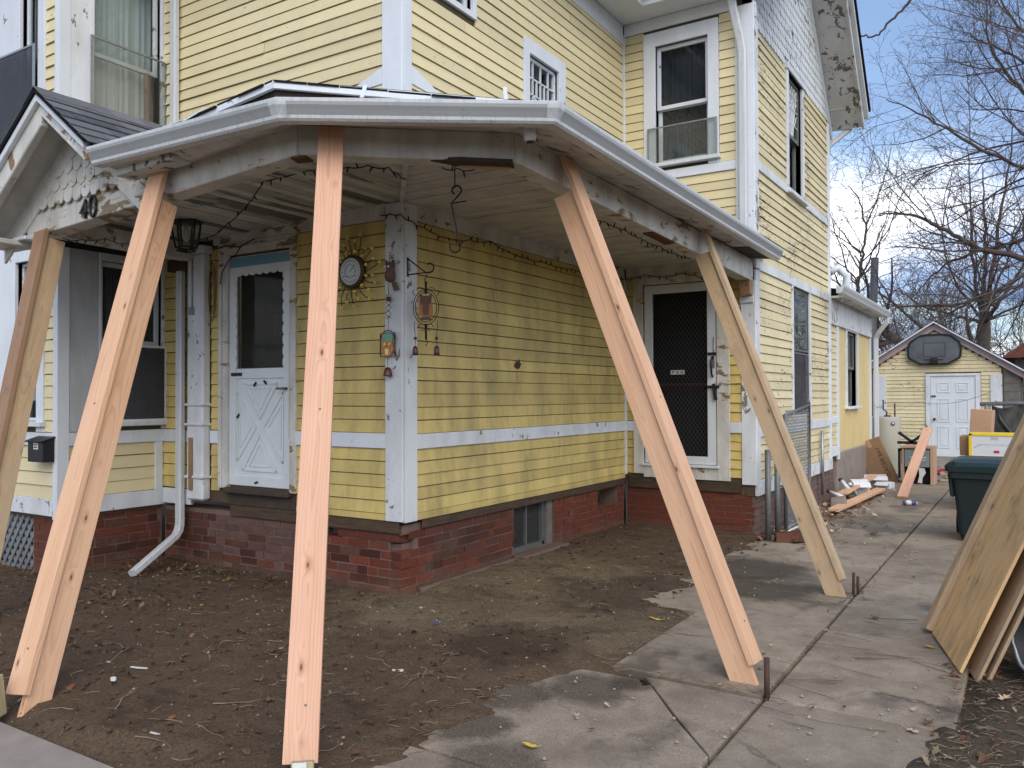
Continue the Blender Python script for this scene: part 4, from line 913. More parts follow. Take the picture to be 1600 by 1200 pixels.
# ================================================================== PORCH
def beam(p0, p1, zb0, zb1, zt0, zt1, th, mat='white_beam', name='porch_beam', bev=0.006):
    a, b = Vector((*p0, 0)), Vector((*p1, 0)); t = (b-a).normalized(); nrm = Vector((t.y, -t.x, 0))   # outward on the right of travel
    pts = []
    for z0, z1 in ((zb0, zb1), (zt0, zt1)):
        pts += [a-nrm*th+Vector((0, 0, z0)), b-nrm*th+Vector((0, 0, z1)), b+Vector((0, 0, z1)), a+Vector((0, 0, z0))]
    return MB().hexa(pts).build(name, M[mat], house, bevel=bev)
PL, PR = (0.57, -1.60), (1.54, -0.80)
beam((-0.77, -1.60), (0.565, -1.60), 2.850, 2.935, 3.012, 3.114, 0.14)
beam((-2.33, -1.605), (-0.775, -1.605), 2.752, 2.845, 2.915, 2.985, 0.15)
beam((0.575, -1.598), (1.535, -0.803), 2.935, 2.935, 3.105, 3.108, 0.14)
beam((1.54, -0.795), (1.54, 4.09), 2.935, 2.795, 3.108, 3.035, 0.14)
beam((-2.52, -0.02), (-2.33, -1.45), 2.80, 2.79, 2.96, 2.93, 0.13)
# rotten places in the beams
MB().prism([(1.14, -1.10), (1.30, -1.02), (1.53, -0.815), (1.47, -0.70), (1.33, -0.80), (1.20, -0.93)], lambda u, z, d: (u, z, 2.928+d), 0.0, 0.02).build('rotten_end', M['sill_dark'], house)
MB().bar((1.22, -0.93, 2.930), (1.46, -0.725, 2.926), 0.035, 0.022).build('split_board', M['card_pale'], house, bevel=0.004)
MB().obox((1.485, 1.55, 2.868), (0.05, 0, 0), (0, 0.24, -0.007), (0, 0, 0.012)).build('rotten_end', M['rot'], house, bevel=0.006)
MB().obox((0.53, -1.53, 2.942), (0.05, 0.015, 0), (-0.02, 0.05, 0), (0, 0, 0.02)).build('rotten_end', M['rot'], house, bevel=0.006)
MB().prism([(1.40, 2.80), (1.54, 2.80), (1.54, 2.64), (1.44, 2.62), (1.42, 2.70)], W2, 0.03, 0.13).build('corbel', M['lumber_red'], house, bevel=0.006)
MB().wbox(W2, 1.40, 1.55, 2.56, 2.63, 0.03, 0.05).build('corbel_block', M['white_peel'], house, bevel=0.004)

# ceiling: boards one by one, mitred along the diagonal from the wall corner
def czl(x): return 3.055 if x > -0.3 else 3.055-0.035*(-0.3-x)
A_, B_ = Vector((0.0, 0.0)), Vector((1.06, -1.2))
def seam_x(y): return -y*B_.x/1.2
bw = 0.088; x = -2.92; k = 0; CE = {}
while x < 1.05:
    x1 = min(x+bw-0.005, 1.05); y0a = -1.46 if x < 0.5 else -1.47+(x-0.5)*0.82
    ya = 0.0 if x <= 0 else -x*1.2/1.06; yb = 0.0 if x1 <= 0 else -x1*1.2/1.06
    if x > -2.4 or True:
        ylo = y0a if x > -2.36 else -0.95
        if ya-ylo > 0.03:
            j = random.uniform(-0.003, 0.003); z0, z1 = czl(x)+j, czl(x1)+j
            dark = (-1.25 < x < 0.45) and (k % 5 in (0, 1, 3)) or random.random() < 0.12
            m = MB(); m.hexa([(x, ylo, z0), (x1, ylo, z1), (x1, min(yb, ya), z1), (x, ya, z0), (x, ylo, z0+0.02), (x1, ylo, z1+0.02), (x1, min(yb, ya), z1+0.02), (x, ya, z0+0.02)])
            m.build('ceiling_board', M['ceiling_bare' if dark else 'white_ceiling'], house, bevel=0.002)
    x += bw; k += 1
y = -1.15
while y < 4.09:
    y1 = min(y+bw-0.005, 4.09); xa = 0.0 if y >= 0 else seam_x(y); xb = 0.0 if y1 >= 0 else seam_x(y1)
    xr = 1.41 if y > -0.8 else 1.41+(y+0.8)*1.2
    if xr-xa > 0.05:
        j = random.uniform(-0.003, 0.003); m = MB(); z = 3.055+j
        m.hexa([(xa, y, z), (xr, y, z), (xr, y1, z), (xb, y1, z), (xa, y, z+0.02), (xr, y, z+0.02), (xr, y1, z+0.02), (xb, y1, z+0.02)])
        m.build('ceiling_board', M['white_ceiling'], house, bevel=0.002)
    y += bw
MB().bar((0.02, -0.02, 3.045), (1.03, -1.17, 3.045), 0.035, 0.014).build('ceiling_strip', M['white_ceiling'], house)
MB().add([(-2.95, -1.5, 3.10), (0.6, -1.5, 3.10), (1.45, -0.78, 3.10), (1.45, 4.09, 3.10), (-2.95, 4.09, 3.10)], [(0, 1, 2, 3, 4)]).build('ceiling_backing', M['sill_dark'], house)
# soffit outside the beams
so = MB(); zs = 3.108
so.hexa([(-0.90, -1.845, 3.03), (0.70, -1.825, 3.035), (0.57, -1.59, zs), (-0.85, -1.59, 3.0), (-0.90, -1.845, 3.05), (0.70, -1.825, 3.055), (0.57, -1.59, zs+0.02), (-0.85, -1.59, 3.02)])
so.hexa([(0.70, -1.825, 3.035), (1.87, -1.01, 3.035), (1.53, -0.79, zs), (0.57, -1.59, zs), (0.70, -1.825, 3.055), (1.87, -1.01, 3.055), (1.53, -0.79, zs+0.02), (0.57, -1.59, zs+0.02)])
so.hexa([(1.53, -0.79, zs), (1.87, -1.01, 3.035), (1.73, 4.20, 3.035), (1.53, 4.07, 3.05), (1.53, -0.79, zs+0.02), (1.87, -1.01, 3.055), (1.73, 4.20, 3.055), (1.53, 4.07, 3.07)])
so.build('porch_soffit', M['soffit_dirty'], house)
MB().prism([(-0.88, 2.975), (-0.30, 3.0), (-0.30, 3.045), (-0.88, 3.03)], lambda u, z, d: (u, -1.66-d, z), 0.0, 0.14).build('rotten_soffit', M['soffit_peel'], house, bevel=0.006)
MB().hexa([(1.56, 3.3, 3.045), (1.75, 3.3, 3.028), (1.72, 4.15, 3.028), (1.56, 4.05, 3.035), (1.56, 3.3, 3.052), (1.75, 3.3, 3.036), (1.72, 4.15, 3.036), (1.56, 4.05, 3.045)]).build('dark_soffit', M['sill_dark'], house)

# gutter: K-section swept round the corner
GP = [Vector((-0.94, -1.925, 3.025)), Vector((0.735, -1.890, 3.022)), Vector((1.945, -1.045, 3.022)), Vector((1.80, 4.22, 3.02))]
prof = [(-0.075, 0.0), (-0.012, 0.0), (0.0, 0.012), (0.004, 0.028), (0.018, 0.055), (0.030, 0.075), (0.034, 0.092), (0.036, 0.108), (0.028, 0.113), (0.024, 0.104), (0.020, 0.098), (-0.068, 0.006), (-0.072, 0.12), (-0.076, 0.12)]
def sweep(m, P, prof, mi=0):
    vv = []; n = len(prof); nr = []
    for i, p in enumerate(P):
        ds = []
        if i > 0: ds.append((P[i]-P[i-1]).normalized())
        if i < len(P)-1: ds.append((P[i+1]-P[i]).normalized())
        ns = [Vector((t.y, -t.x, 0)).normalized() for t in ds]
        b = sum(ns, Vector()).normalized(); sc_ = 1/max(0.3, b.dot(ns[0])); nr.append(b*sc_)
        vv += [p+nr[-1]*o_+Vector((0, 0, h)) for o_, h in prof]
    fs = [(i*n+k, i*n+(k+1) % n, (i+1)*n+(k+1) % n, (i+1)*n+k) for i in range(len(P)-1) for k in range(n)]+[tuple(range(n)), tuple((len(P)-1)*n+k for k in range(n))]
    m.add(vv, fs); return m
for i in range(3):
    # each run its own piece, mitred by sharing the corner normals
    m = MB(); vv = []; n = len(prof)
    for q in (i, i+1):
        ds = [(GP[k+1]-GP[k]).normalized() for k in (q-1, q) if 0 <= k < 3]; ns = [Vector((t.y, -t.x, 0)) for t in ds]
        bb = sum(ns, Vector()).normalized(); bb = bb/max(0.3, bb.dot(ns[0])); vv += [GP[q]+bb*o_+Vector((0, 0, h)) for o_, h in prof]
    m.add(vv, [(k, (k+1) % n, n+(k+1) % n, n+k) for k in range(n)]+[tuple(range(n)), tuple(n+k for k in range(n))])
    m.mi[3:6] = [1, 1, 1]; m.build('gutter', [M['gutter'], M['gutter_darker']], house)
for i in (1, 2):                                 # corner sleeves
    m = MB(); t0 = (GP[i-1]-GP[i]).normalized()*0.045; t1 = (GP[i+1]-GP[i]).normalized()*0.045
    sweep(m, [GP[i]+t0, GP[i], GP[i]+t1], [(o_+0.003 if o_ > -0.03 else o_, h-0.002) for o_, h in prof[:9]]+[(-0.0, 0.1), (-0.03, 0.004)]); m.build('gutter_corner', M['gutter'], house)
for (i, t) in ((0, 0.55), (1, 0.30), (1, 0.82), (2, 0.25), (2, 0.6)):
    p = GP[i]+(GP[i+1]-GP[i])*t; d_ = (GP[i+1]-GP[i]).normalized(); n_ = Vector((d_.y, -d_.x, 0))
    m = MB(); m.bar(p+n_*0.02+Vector((0, 0, 0.118)), p-n_*0.13+Vector((0, 0, 0.24)), 0.022, 0.004); m.build('gutter_strap', M['white_metal'], house)

# porch roof, seen edge on: board edge, shingle edge, slope up to the walls
RE = [Vector((-0.95, -1.72, 3.235)), Vector((-0.27, -1.70, 3.275)), Vector((0.50, -1.71, 3.345)), Vector((1.62, -0.84, 3.272)), Vector((1.70, 0.2, 3.235)), Vector((1.64, 4.35, 3.20))]
m = MB()
for a, b in zip(RE[:-1], RE[1:]): m.bar(a-Vector((0, 0, 0.030)), b-Vector((0, 0, 0.030)), 0.025, 0.045)
m.build('roof_edge_board', M['white_trim'], house)
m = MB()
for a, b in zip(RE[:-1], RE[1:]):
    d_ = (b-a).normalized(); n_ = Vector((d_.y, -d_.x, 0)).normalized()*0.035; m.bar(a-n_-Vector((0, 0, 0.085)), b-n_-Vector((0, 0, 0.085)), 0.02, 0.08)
m.build('gap_shade_strip', M['sill_dark'], house)  # dark strip whose colour stands for the shaded hole behind the gutter
m = MB(); IN = [Vector((-0.95, 0, 3.75)), Vector((-0.27, 0, 3.78)), Vector((0, 0, 3.80)), Vector((0, 0, 3.80)), Vector((0, 0.2, 3.80)), Vector((0, 4.10, 3.80))]
top = [p+Vector((0, 0, 0.0)) for p in RE]; n = len(RE)
m.add(top+IN, [(i, i+1, n+i+1, n+i) for i in range(n-1)]); m.build('porch_roof', M['shingle'], house)
# ragged shingle ends along the edge
for a, b in zip(RE[:-1], RE[1:]):
    L = (b-a).length; k = 0.0; d_ = (b-a).normalized(); n_ = Vector((d_.y, -d_.x, 0)).normalized()
    while k < L-0.02:
        w = min(random.uniform(0.16, 0.30), L-k); c = a+d_*(k+w/2)+Vector((0, 0, random.uniform(-0.008, 0.005)))
        MB().obox(c-n_*0.10+Vector((0, 0, 0.015)), d_*(w/2-0.002), n_*(0.12+random.uniform(-0.01, 0.01))-Vector((0, 0, 0.03)), Vector((0, 0, 0.006))).build('shingle', M['tar_edge'], house)
        k += w

# ---- gable over the front steps
GX, GYF, GYB, GZ, GS = -1.62, -1.88, -0.35, 3.62, 0.74
W16 = lambda u, z, d: (u, -1.60-d, z)
def gz(x): return GZ-GS*abs(x-GX)
gb = MB().prism([(-2.36, 2.92), (-0.86, 2.97), (GX, 3.48)], W16, -0.06, -0.005).build('porch_gable', M['white_beam'], house)
scs = []
def scale_tile(c, z, w=0.105, h=0.135):
    pts = [(c-w/2, z+h)]+[(c-w/2, z+w/2)]+[(c-w/2*math.cos(math.pi*k/7), z+w/2-w/2*math.sin(math.pi*k/7)) for k in range(1, 7)]+[(c+w/2, z+w/2), (c+w/2, z+h)]
    return pts
row = 0; z = 2.925
while z < 3.4:
    off = 0.055 if row % 2 else 0; u = -2.3+off
    while u < -0.86:
        if gz(u)-0.13 > z+0.09+(u+2.36)*0.045:
            zz_ = z+(u+2.36)*0.045+random.uniform(-0.003, 0.003)
            o = MB().prism(scale_tile(u, zz_, 0.105, 0.125), lambda a_, b_, d: (a_, -1.603-d-0.010*(1-(b_-zz_)/0.14), b_), 0.0, 0.008+random.uniform(0, 0.002)).build('scale_shingle', M['white_beam'], gb)
        u += 0.11
    z += 0.105; row += 1
# frieze boards along the inside of the rakes, soffits, rake boards, crown strip
for sgn in (-1, 1):
    def P2(dist, off):                           # point on the rake: dist down the slope, off below it
        L = math.sqrt(1+GS*GS); return (GX+sgn*dist/L+(-sgn)*0*off, GZ-GS*dist/L-off)
    end = 1.25 if sgn < 0 else 0.60
    ef = 1.25 if sgn < 0 else 1.0; q = [P2(0.0, 0.10), P2(ef, 0.10), P2(ef, 0.29), P2(0.0, 0.29)]
    MB().prism(q, W16, 0.0, 0.022).build('gable_frieze', M['white_beam'], gb, bevel=0.004)
    MB().prism([P2(0, 0.085), P2(end, 0.085), P2(end, 0.105), P2(0, 0.105)], W16, 0.0, 0.26).build('gable_soffit', M['white_ceiling'], gb)
    MB().prism([P2(-0.0, 0.0), P2(end+0.08, 0.0), P2(end+0.08, 0.185 if sgn < 0 else 0.12), P2(0.0, 0.185 if sgn < 0 else 0.12)], W16, 0.255, 0.28).build('rake_board', M['rake_peel'], gb, bevel=0.004)
    MB().prism([P2(0.0, -0.012), P2(end+0.10, -0.012), P2(end+0.10, 0.045), P2(0, 0.045)], W16, 0.28, 0.315).build('rake_moulding', M['white_trim'], gb, bevel=0.005)
    mo = 0.17 if sgn < 0 else 0.105; MB().prism([P2(0.0, mo), P2(end+0.05, mo), P2(end+0.05, mo+0.035), P2(0, mo+0.035)], W16, 0.225, 0.282).build('rake_moulding', M['white_beam'], gb, bevel=0.006)
    MB().prism([P2(-0.0, -0.028), P2(end+0.13, -0.028), P2(end+0.13, -0.010), P2(0, -0.010)], W16, -1.2, 0.33).build('roof_deck', M['tar_edge'], gb)
    # shingle courses
    nrow = 9 if sgn > 0 else 10; L = math.sqrt(1+GS*GS)
    for r in range(nrow):
        s0, s1 = r*0.125+0.02, r*0.125+0.165
        if s0 > end+0.1: break
        yb = -1.935; kk = -0.1*(r % 3)
        while yb < GYB:
            y1 = min(yb+0.31+kk, GYB); kk = 0
            A = Vector((GX+sgn*s0/L, 0, GZ-GS*s0/L)); B = Vector((GX+sgn*s1/L, 0, GZ-GS*s1/L)); nn = Vector((sgn*GS/L, 0, 1/L))
            a0, a1, b0, b1 = A+nn*0.030, A+nn*0.032, B+nn*0.036, B+nn*0.042
            jj = random.uniform(0, 0.003)
            pts = [(a0.x, yb+0.003, a0.z), (a0.x, y1-0.003, a0.z), (b0.x, y1-0.003, b0.z), (b0.x, yb+0.003, b0.z), (a1.x, yb+0.003, a1.z), (a1.x, y1-0.003, a1.z), (b1.x, y1-0.003, b1.z+jj), (b1.x, yb+0.003, b1.z+jj)]
            MB().hexa(pts).build('shingle', M['shingle'], gb)
            yb = y1
for i in range(6):
    y0_, y1_ = -1.935+i*0.265, -1.935+i*0.265+0.27
    for sgn in (-1, 1): MB().hexa([(GX, y0_, GZ+0.046), (GX+sgn*0.11, y0_, GZ+0.046-0.11*GS), (GX+sgn*0.11, y1_, GZ+0.044-0.11*GS), (GX, y1_, GZ+0.044), (GX, y0_, GZ+0.054), (GX+sgn*0.112, y0_, GZ+0.052-0.11*GS), (GX+sgn*0.112, y1_, GZ+0.050-0.11*GS), (GX, y1_, GZ+0.052)]).build('shingle', M['shingle'], gb)
MB().box((-2.7, -1.88, 2.70), (-2.36, -1.50, 2.74)).build('eave_return', M['white_beam'], gb, bevel=0.006)
MB().box((-2.42, -1.66, 2.735), (-2.25, -1.55, 2.765)).build('beam_cap', M['white_peel'], gb, bevel=0.006)

# ================================================================== UPPER EAVES AND WING GABLE
m = MB(); c0 = (0.42, 3.70)
m.box((0.0, -0.45, 5.965), (0.42, 4.10, 6.0)); m.box((0.42, 3.70, 5.965), (1.6, 4.10, 6.0)); m.box((-6, -0.45, 5.965), (0.0, 0.0, 6.0))
m.build('eave_soffit', M['white_trim'], house)
m = MB()
for a, b in (((0.42, -0.45), (0.42, 3.70)), ((0.42, 3.70), (1.6, 3.70))):
    m.bar((*a, 5.98), (*b, 5.98), 0.04, 0.09); m.bar((*a, 6.05), (*b, 6.05), 0.10, 0.05)
m.build('fascia', M['white_trim'], house, bevel=0.006)
m = MB()
for a, b in (((0.50, -0.5), (0.50, 3.62)), ((0.50, 3.62), (1.65, 3.62))): m.bar((*a, 6.13), (*b, 6.13), 0.11, 0.10)
m.build('gutter', M['gutter'], house)
MB().add([(0.5, -0.5, 6.16), (0.5, 3.62, 6.16), (-2.6, 3.62, 8.4), (-2.6, -0.5, 8.4)], [(0, 1, 2, 3)]).build('upper_roof', M['shingle'], house)
# wing gable wall with fish-scale shingles
RY, RZ = 6.05, 8.10                               # ridge
gw = MB().prism([(4.10, 5.66), (8.03, 5.66), (8.03, 5.95), (RY, 7.98), (4.10, 5.95)], W3, -0.10, 0.0).build('gable_wall', M['white_trim'], house)
m = MB(); z = 5.62; row = 0
while z < 7.9:
    u = 4.13+(0.062 if row % 2 else 0)
    while u < 8.0:
        if z+0.06 < 5.95+min(u-4.10, 8.03-u)*1.02 and not (5.45 < u < 6.47 and z < 5.64):
            if random.random() > 0.012:
                m.prism(scale_tile(u, z, 0.118, 0.15)[:], lambda a_, b_, d: (1.542+d+0.012*(1-(b_-z)/0.15), a_, b_), 0.0, 0.007+random.uniform(0, 0.004))
        u += 0.124
    z += 0.112; row += 1
m.build('scale_shingle', M['white_peel'], gw, kind='stuff')
trim('head_trim', W3, 5.48, 6.44, 5.60, 5.68, 0.05, 'white_peel')
rk = 1.06
def rakepart(name, mat, o0, o1, d0, d1, far=True, near=True, bev=0.004, over=0.42):
    mm = MB()
    if far: mm.prism([(RY, RZ-o0), (8.03+over-0.30+0.12, RZ-o0-(8.03+over-0.18-RY)*rk), (8.03+over-0.18, RZ-o1-(8.03+over-0.18-RY)*rk), (RY, RZ-o1)], W3, d0, d1)
    if near: mm.prism([(RY, RZ-o0), (4.15, RZ-o0-(RY-4.15)*rk), (4.15, RZ-o1-(RY-4.15)*rk), (RY, RZ-o1)], W3, d0, d1)
    return mm.build(name, M[mat], gw, bevel=bev)
rakepart('rake_frieze', 'white_trim', 0.20, 0.36, 0.0, 0.03); rakepart('rake_soffit', 'soffit_peel', 0.17, 0.19, 0.0, 0.47, bev=0)
rakepart('rake_board', 'soffit_peel', 0.02, 0.24, 0.45, 0.48); rakepart('rake_moulding', 'white_trim', -0.01, 0.07, 0.48, 0.54); rakepart('wing_roof', 'tar_edge', -0.05, -0.015, -3.0, 0.57, bev=0)
m = MB(); m.box((1.40, 8.28, 5.70), (2.05, 8.40, 5.80)); m.build('gutter', M['gutter'], house, bevel=0.01)
MB().box((0, 8.03, 5.80), (1.95, 8.30, 5.83)).build('eave_soffit', M['soffit_peel'], house)
spout([(1.80, 8.34, 5.70), (1.80, 8.34, 5.58), (1.58, 8.18, 5.36), (1.495, 8.13, 5.25), (1.495, 8.13, 3.2)], 0.085)
# rear addition roof, gutter, downspout
MB().add([(1.80, 8.05, 3.10), (1.80, 11.9, 3.10), (-1.8, 11.9, 3.9), (-1.8, 8.05, 3.9)], [(0, 1, 2, 3)]).build('rear_roof', M['shingle'], house)
MB().box((1.45, 8.05, 3.0), (1.80, 11.85, 3.03)).build('rear_soffit', M['soffit_peel'], house)
trim('rear_frieze', RW, 8.05, 11.75, 2.62, 3.0, 0.05, 'white_peel'); trim('rear_board', RW, 8.58, 8.72, 0.55, 2.62, 0.032); trim('rear_board', RW, 11.62, 11.76, 0.70, 2.62, 0.03)
gr_ = MB(); sweep(gr_, [Vector((1.85, 7.35, 2.99)), Vector((1.85, 11.9, 2.99))], prof); gr_.build('gutter', M['gutter'], house)
spout([(1.82, 11.75, 2.98), (1.82, 11.75, 2.90), (1.68, 11.78, 2.72), (1.62, 11.82, 2.62), (1.62, 11.82, 0.6)], 0.085, 0.07)
m = MB(); m.tube([(1.62, 8.35, 3.0), (1.72, 8.35, 3.1), (1.74, 8.35, 3.35), (1.62, 8.30, 3.48), (1.52, 8.2, 3.40)], 0.06, 10); m.build('vent_pipe', M['white_metal'], house)

# ================================================================== TEMPORARY LUMBER PROPS
def plank_obj(name, parent, a, b, wdir, w, th, mat, bevel=0.004, cut0=0.0, cut1=0.0, shape=None):
    """Board from a to b; w along wdir, th across. Its own z axis runs with the grain."""
    a, b = Vector(a), Vector(b); zax = (b-a).normalized(); wd = Vector(wdir); wd = (wd-zax*wd.dot(zax)).normalized(); td = zax.cross(wd)
    L = (b-a).length; m = MB()
    m.hexa([(-w/2, -th/2, -L/2), (w/2, -th/2, -L/2+cut0), (w/2, th/2, -L/2+cut0), (-w/2, th/2, -L/2), (-w/2, -th/2, L/2), (w/2, -th/2, L/2+cut1), (w/2, th/2, L/2+cut1), (-w/2, th/2, L/2)])
    me = m.mesh(name, mat, bevel=bevel, seg=2)
    R = Matrix((wd, td, zax)).transposed().to_4x4()
    return link(name, me, parent, Matrix.Translation((a+b)/2) @ R)
def prop(label, foot, top, outward, mN, mW, wlen=0.20, nfoot=0.10, wW=0.14, side=1, off=0.012, wtop=None):
    F, T = Vector(foot), Vector(top); ax = (T-F).normalized(); n = Vector(outward); n = (n-ax*n.dot(ax)).normalized(); s = ax.cross(n)
    t = thing('prop_post', label, 'prop post', (F.x, F.y, 0), 'lumber props holding up the porch')
    # outer plank laps the beam face, inner plank stands behind it with its end under the beam
    plank_obj('plank', t, F+ax*nfoot, T, s, 0.140, 0.038, M[mN])
    c = F-n*(0.019+wW/2)+s*off; e = T-n*(0.019+wW/2)+s*off
    cutf = (wW)*max(-0.7, min(0.7, 0)); 
    tanl = math.hypot(T.x-F.x, T.y-F.y)/max(0.1, T.z-F.z)
    plank_obj('plank', t, c-ax*0.0+ax*(0.02), e-ax*wlen, n, wW, 0.038, M[mW], cut0=-wW*tanl*0.9, cut1=-wW*tanl*0.3)
    for q in (0.22, 1.55): 
        p = F+ax*(nfoot+q)+n*0.0195
        MB().obox(p+s*0.012, s*0.005, ax*0.005, n*0.0012).build('screw', M['galv_dull'], t)
    return t
prop('raw wood prop leaning under the left end of the house number beam', (-1.92, -2.25, 0.0), (-2.09, -1.62, 2.78), (0, -1, 0), 'lumber_red', 'lumber_old', wlen=0.03, off=0.03)
prop('pale wooden prop between the house number 40 and the porch lantern', (-0.155, -2.785, -0.02), (-0.64, -1.645, 3.02), (0.12, -1, 0), 'lumber_new', 'lumber_new', wlen=0.20, off=0.03)
prop('upright pinkish prop standing before the front storm door at the porch corner', (1.63, -2.585, -0.02), (0.735, -1.495, 3.085), (0.64, -0.77, 0), 'lumber_new_pink', 'lumber_new', wlen=0.2, off=0)
prop('new wooden prop slanting across the yellow side wall, foot on the cracked slab', (2.875, -0.46, 0.02), (1.59, -0.255, 3.075), (1, -0.03, 0), 'lumber_new', 'lumber_new', wlen=0.22, off=-0.03)
prop('weathered wooden prop slanting in front of the screen door, foot by two iron stakes', (2.885, 1.88, 0.02), (1.60, 2.38, 3.03), (1, 0.0, 0), 'lumber_old', 'lumber_old', wlen=0.18, off=-0.03)
def stake(p, h, label, r=0.011, group='iron stakes at the prop feet', lean=(0, 0)):
    m = MB(); m.tube([(p[0], p[1], -0.06), (p[0]+lean[0], p[1]+lean[1], h)], r, 8); m.build('iron_stake', M['rust'], label=label, cat='stake', group=group)
stake((2.94, -0.62), 0.20, 'rusty iron stake against the foot of the prop on the cracked slab', 0.015, lean=(0.0, 0.0))
stake((2.915, 1.93), 0.17, 'taller of two thin iron stakes at the foot of the weathered prop', lean=(0.003, 0)); stake((2.945, 1.95), 0.14, 'shorter of two thin iron stakes at the foot of the weathered prop')
MB().obox((-0.20, -2.865, 0.085), (0.045, 0.03, 0.012), (-0.02, 0.03, 0), (0, -0.01, 0.10)).build('wood_stake', M['treated'], label='pale sawn stake driven in beside the soil-footed prop', cat='stake', bevel=0.004)
t = thing('wood_stake', 'short greenish stake with a white tag before the foot of the upright prop', 'stake', (1.72, -2.66, 0))
plank_obj('stake_body', t, (1.765, -2.70, -0.1), (1.735, -2.665, 0.155), (0.77, 0.64, 0), 0.085, 0.035, M['treated'])
MB().obox((1.744, -2.690, 0.150), Vector((0.77, 0.64, 0))*0.026, Vector((0.64, -0.77, 0))*0.002, (0, 0, 0.010)).build('tag', M['paper'], t)

# ================================================================== THINGS ON THE WALLS AND CEILING
# house numbers
def curve_path(pts, z0, u0, s): return [(u0+p[0]*s, z0+p[1]*s) for p in pts]
def digit(m, W, kind, u, z, h, d, r):
    if kind == '0': P = [(u+0.26*h*math.cos(2*math.pi*k/20), z+h/2+h/2*math.sin(2*math.pi*k/20)) for k in range(21)]; m.tube([W(a, b, d) for a, b in P], r, 6)
    if kind == '4':
        m.tube([W(u+0.16*h, z+0.0, d), W(u+0.16*h, z+h, d)], r, 6); m.tube([W(u+0.16*h, z+h, d), W(u-0.30*h, z+0.32*h, d), W(u+0.32*h, z+0.32*h, d)], r, 6)
W16n = lambda u, z, d: (u, -1.605-d, z)
t = thing('house_number', 'black numerals 40 fixed on the white gable beam', 'house number', (-1.5, -1.62, 2.8))
m = MB(); digit(m, W16n, '4', -1.545, 2.81, 0.135, 0.014, 0.010); m.build('numeral', M['black'], t); m = MB(); digit(m, W16n, '0', -1.435, 2.815, 0.145, 0.014, 0.010); m.build('numeral', M['black'], t)
t = thing('house_number', 'small black numerals 40 on the yellow wall right of the storm door', 'house number', (-0.79, -0.03, 2.2))
m = MB(); digit(m, W0, '4', -0.845, 2.205, 0.09, 0.026, 0.006); m.build('numeral', M['black'], t); m = MB(); digit(m, W0, '0', -0.735, 2.205, 0.095, 0.026, 0.006); m.build('numeral', M['black'], t)

# sunburst clock thermometer
cx, cz = -0.475, 2.545
t = thing('sunburst_clock', 'round white dial with a burst of wire rays and gold beads on the yellow wall', 'wall clock', (cx, -0.03, cz))
MW = lambda r_: Matrix.Translation((cx, -0.03, cz)) @ Matrix.Rotation(math.pi/2, 4, 'X')
MB().lathe(MW(0), [(0.0, 0.0), (0.135, 0.0), (0.135, 0.02), (0.115, 0.032), (0.108, 0.03), (0.0, 0.03)], 32).build('ring', M['bronze'], t)
dl = MB().lathe(MW(0), [(0.0, 0.0305), (0.107, 0.0305), (0.107, 0.034), (0.0, 0.034)], 32, sm=False).build('dial', M['dial'], t)
m = MB()
for k in range(24):
    an = 2*math.pi*k/24; r0_, r1_ = (0.082, 0.098) if k % 2 else (0.074, 0.098)
    m.bar((cx+r0_*math.cos(an), -0.066, cz+r0_*math.sin(an)), (cx+r1_*math.cos(an), -0.066, cz+r1_*math.sin(an)), 0.004, 0.002, up=(0, 1, 0))
m.tube([(cx+0.055*math.cos(2*math.pi*k/24), -0.066, cz+0.055*math.sin(2*math.pi*k/24)) for k in range(25)], 0.0018, 4)
m.bar((cx, -0.067, cz), (cx+0.05, -0.067, cz+0.05), 0.005, 0.002, up=(0, 1, 0)); m.bar((cx-0.08, -0.067, cz-0.035), (cx+0.08, -0.067, cz-0.04), 0.004, 0.002, up=(0, 1, 0)); m.build('dial_marks', M['galv_dull'], dl)
ray_m = MB(); beads = []
for k in range(24):
    an = 2*math.pi*k/24; L = (0.30, 0.245, 0.275, 0.23)[k % 4]; tw = 0.22
    P = [(cx+r_*math.cos(an+tw*((r_-0.12)/0.2)**2), -0.045-0.01*math.sin((r_-0.12)*14), cz+r_*math.sin(an+tw*((r_-0.12)/0.2)**2)) for r_ in (0.125, 0.16, 0.2, 0.24, 0.27, L) if r_ <= L]
    ray_m.tube(P, 0.0042, 5); beads.append(P[-1])
    if k % 2: q = (cx+0.165*math.cos(an), -0.055, cz+0.165*math.sin(an)); beads.append(q)
ray_m.build('rays', M['bronze'], t)
bm_ = MB().ball((0, 0, 0), 0.0155, 8).mesh('bead', M['gold'])
for p in beads: link('bead', bm_, t, Matrix.Translation(Vector(p)))

# owl chain with stained glass bell charm on the corner board
ox, oy = -0.066, -0.060
t = thing('owl_charm', 'hanging chain with a small dark owl above a green arched glass owl and bell', 'wind chime', (ox, oy, 1.85))
m = MB(); zc = 2.50
m.lathe(Matrix.Translation((ox, oy, zc-0.075)), [(0.002, 0), (0.03, 0.012), (0.043, 0.045), (0.036, 0.085), (0.028, 0.10), (0.036, 0.115), (0.037, 0.14), (0.02, 0.157), (0.002, 0.16)], 12)
for s_ in (-1, 1): m.prism([(ox+s_*0.012, zc+0.072), (ox+s_*0.038, zc+0.062), (ox+s_*0.036, zc+0.102)], lambda u, z, d: (u, oy-d, z), -0.01, 0.01)
m.prism([(ox+0.02, zc-0.06), (ox+0.06, zc-0.075), (ox+0.085, zc-0.135), (ox+0.045, zc-0.14)], lambda u, z, d: (u, oy-d, z), -0.01, 0.01)
ob = m.build('owl_body', M['owl_brown'], t); m = MB()
for s_ in (-1, 1): m.ball((ox+s_*0.015, oy-0.036, zc+0.045), 0.010, 8)
m.build('owl_eyes', M['paper'], ob)
